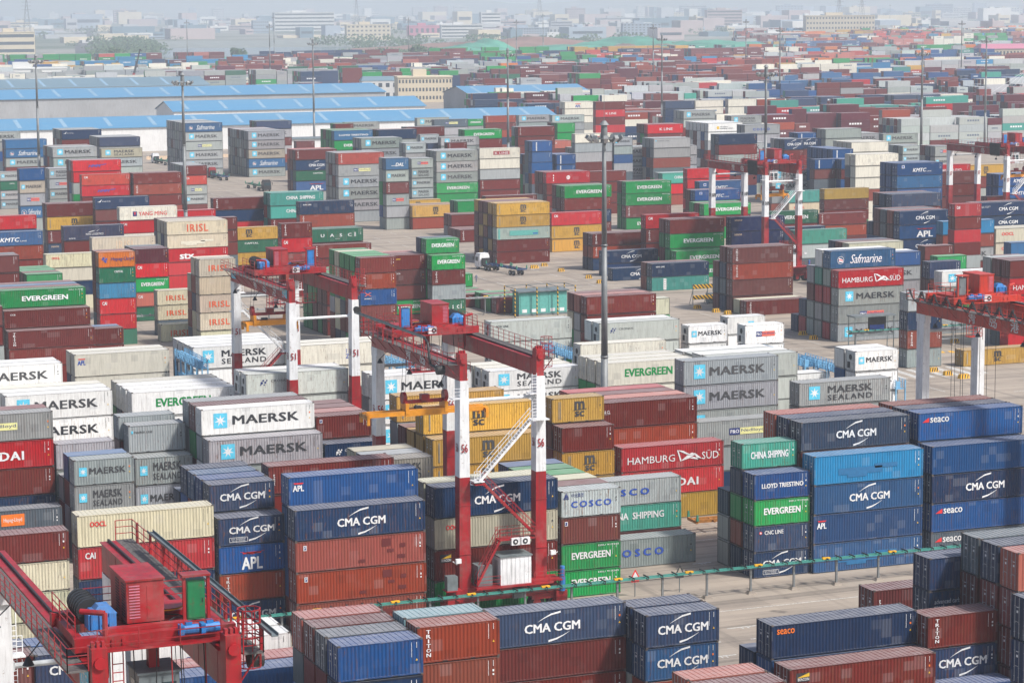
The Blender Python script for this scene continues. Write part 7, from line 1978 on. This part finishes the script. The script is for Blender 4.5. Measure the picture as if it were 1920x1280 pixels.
for a in ((955, 2650, 380, 160, 20, 'soil', 1), (1010, 2500, 330, 120, 13, 'net', 2), (870, 2420, 210, 110, 14, 'net', 3), (915, 2600, 120, 70, 19, 'net', 4), (1250, 2560, 260, 140, 24, 'net', 5), (1215, 2480, 120, 70, 17, 'soil', 6), (1340, 2420, 330, 100, 17, 'net', 7), (1500, 2420, 260, 80, 11, 'net', 8), (420, 2280, 90, 60, 9, 'net', 9), (600, 2300, 130, 60, 8, 'net', 10), (255, 1900, 60, 40, 15, 'net', 11), (1100, 2560, 260, 90, 12, 'net', 12), (1640, 2500, 300, 80, 9, 'net', 13)):
    mound(a[0], a[1], a[2], a[3], a[4], M[a[5]], '', a[6])
def strip(name, px0, px1, D0, D1, z, mat):
    P = []
    for px, D in ((px0, D0), (px1, D0), (px1, D1), (px0, D1)): A = YAW + math.atan((px - 960) / F_PX); P.append((D * math.sin(A), D * math.cos(A), z))
    b = MB(); b.quad(*P); tag(b.build(name, mat), kind='structure')
strip('water', 265, 840, 2520, 3050, .06, M['water']); strip('embankment', 265, 860, 3052, 3600, .07, M['embank']); strip('road', 150, 185, 2400, 9000, .08, M['asphalt'])

def leaf_cloud(mb, c, rx, ry, rz, n, r, size):
    for _ in range(n):
        a = r.uniform(0, 6.283); b = math.acos(r.uniform(-1, 1)); k = r.uniform(.45, 1.0) ** .5
        x, y, z = c[0] + rx * k * math.sin(b) * math.cos(a), c[1] + ry * k * math.sin(b) * math.sin(a), c[2] + rz * k * math.cos(b)
        if z < .3: continue
        s = size * r.uniform(.6, 1.5); u = Vector((r.gauss(0, 1), r.gauss(0, 1), r.gauss(0, .6))).normalized(); v = u.orthogonal().normalized() * s; u = u * s; p = Vector((x, y, z))
        mb.quad(tuple(p - u - v), tuple(p + u - v * .6), tuple(p + u * .7 + v), tuple(p - u * .8 + v * .9))
tr_ = random.Random(5); lm = MB()
def polar(px, D): A = YAW + math.atan((px - 960) / F_PX); return D * math.sin(A), D * math.cos(A)
for i in range(430):
    zone = tr_.random()
    if zone < .30: px, D = tr_.uniform(190, 300), tr_.uniform(2250, 3300)
    elif zone < .42: px, D = tr_.uniform(640, 860), tr_.uniform(2250, 2450)
    elif zone < .55: px, D = tr_.uniform(1080, 1470), tr_.uniform(2250, 2330)
    elif zone < .62: px, D = tr_.uniform(1640, 1920), tr_.uniform(2250, 2500)
    elif zone < .8: px, D = tr_.uniform(600, 1200), tr_.uniform(2750, 3200)
    else: px, D = tr_.uniform(0, 1920), tr_.uniform(3200, 6500)
    x, y = polar(px, D); h_ = tr_.uniform(5, 11) * (1.3 if D > 3000 else 1); w_ = h_ * tr_.uniform(.8, 2.2)
    leaf_cloud(lm, (x, y, h_ * .55), w_, w_, h_ * .5, 70, tr_, h_ * .10)
tag(lm.build('distant_trees', M['leaf']), 'distant tree belts fading into haze along the terminal edge', 'trees', None, 'stuff')

def tree(px, D, h, label):
    x, y = polar(px, D); t = empty('tree', (x, y, 0)); tag(t, label, 'tree', 'trees behind the far containers'); r = random.Random(int(px)); b = MB(); b.tube((0, 0, 0), (.2, 0, h * .6), .35, .12, 0, 7)
    for q in range(5): a = q * 1.3; b.tube((0, 0, h * (.25 + .07 * q)), (math.cos(a) * h * .25, math.sin(a) * h * .25, h * (.5 + .08 * q)), .12, .04, 0, 5)
    b.build('trunk', M['bark'], t); c = MB()
    for q in range(7): leaf_cloud(c, (r.uniform(-.25, .25) * h, r.uniform(-.25, .25) * h, h * r.uniform(.45, .8)), h * .24, h * .24, h * .2, 60, r, h * .055)
    c.build('crown', M['leaf'], t)
for px, D, h, lb in ((452, 2150, 17, 'broad dark tree left of the taller pair, behind far containers'), (792, 2050, 20, 'tall dark tree under a faint mast at upper centre'), (232, 2100, 19, 'dark tree beside the stack of cream boxes'), (560, 2150, 13, 'round tree behind the far white hall mast'), (690, 2150, 12, 'low tree left of the upper centre mast'), (1370, 2150, 15, 'bushy tree between green mounds at right')): tree(px, D, h, lb)

def pylon(px, D, h, label):
    x, y = polar(px, D); t = empty('pylon', (x, y, 0)); tag(t, label, 'pylon', 'power pylons in the haze'); b = MB(); w = h * .10
    for sx in (-1, 1):
        for sy in (-1, 1): b.bar((sx * w, sy * w, 0), (sx * .6, sy * .6, h), .5, None, 0)
    for q in range(8):
        z0, z1 = h * q / 8, h * (q + 1) / 8; a0, a1 = w + (.6 - w) * q / 8, w + (.6 - w) * (q + 1) / 8; b.bar((-a0, -a0, z0), (a1, -a1, z1), .3, None, 0); b.bar((a0, -a0, z0), (-a1, -a1, z1), .3, None, 0)
    b.build('lattice', M['mast'], t); b = MB()
    for z in (.72, .82, .92): b.bar((-h * .13, 0, h * z), (h * .13, 0, h * z), .5, None, 0)
    b.build('crossarm', M['mast'], t)
for px, D, h, lb in ((62, 4200, 62, 'leftmost lattice pylon at the top edge'), (1015, 5200, 70, 'pylon near the top centre'), (1572, 3900, 60, 'pylon above the beige office complex'), (1614, 4400, 60, 'second pylon right of the beige office'), (675, 5200, 60, 'pylon left of the pink roof')): pylon(px, D, h, lb)

t = empty('mobile_crane', (336, 1455, 0)); tag(t, 'dark telescopic boom of a mobile crane above the blue roofs', 'mobile crane')
b = MB(); b.box(-6, -1.5, .8, 6, 1.5, 2.2, 0); b.box(-5.5, -1.4, 2.2, -3.4, 1.4, 3.6, 0); b.build('carrier', M['cr_red'], t)
b = MB(); b.bar((0, 0, 3), (3.2, 0, 14), 1.5, 1.5, 0); b.bar((3.0, 0, 13), (5.2, 0, 21), 1.1, 1.1, 1); b.bar((5.2, 0, 20.5), (7.2, 0, 28), .8, .8, 1); b.bar((7.2, 0, 28), (8.2, 0, 27), .6, .6, 1); b.tube((8.2, 0, 27), (8.2, 0, 18), .08, None, 1, 5); b.build('boom', [M['cr_red'], M['cr_dark']], t)
for x in (-4, -2, 2, 4): wheel(t, x, -1.3, .7, .4)
# tent roof at the right
t = empty('tent_canopy', (720, 1180, 0)); x, y = polar(1905, 1180); t.location = (x, y, 0); tag(t, 'white cable stayed canopy at the far right edge', 'canopy'); b = MB(); b.poly([(-22, 0, 7), (0, -9, 9), (22, -9, 8), (22, 9, 8), (0, 9, 9)]); b.build('canopy', M['wall_g'], t)
b = MB(); b.tube((8, 0, 0), (8, 0, 24), .3, .15, 0, 8)
for q in range(5): b.tube((8, 0, 23.5), (-20 + q * 6, 0, 8), .08, None, 0, 4)
b.build('mast', M['wall_w'], t)

hl = MB(); hr_ = random.Random(3); px = -400; prev = None
while px < 2400:
    D = 10500; z = 95 + 45 * math.sin(px * .004 + 1) + 18 * math.sin(px * .017) + hr_.uniform(-4, 4); x, y = polar(px, D); x2, y2 = polar(px, D + 1500); cur = ((x, y, -.5), (x2, y2, z), tuple(polar(px, D + 4000)) + (-.5,))
    if prev: hl.quad(prev[0], cur[0], cur[1], prev[1]); hl.quad(prev[1], cur[1], cur[2], prev[2])
    prev = cur; px += 40
tag(hl.build('hills', M['land'], None, True), kind='structure')

# ---------------- haze ----------------
hb = MB(); hb.box(-6200, -500, -1.2, 16200, 24200, 190.0); hz = hb.build('haze', []); tag(hz, kind='stuff'); hz['label'] = 'pale even haze filling the air over the whole terminal'
hm = bpy.data.materials.new('haze_air'); hm.use_nodes = True; nt = hm.node_tree; nt.nodes.clear(); out = nt.nodes.new('ShaderNodeOutputMaterial'); pv = nt.nodes.new('ShaderNodeVolumePrincipled')
pv.inputs['Color'].default_value = (0.76, 0.835, 0.925, 1); pv.inputs['Density'].default_value = HAZE; pv.inputs['Anisotropy'].default_value = 0.1
nt.links.new(pv.outputs[0], out.inputs['Volume']); hz.data.materials.append(hm)
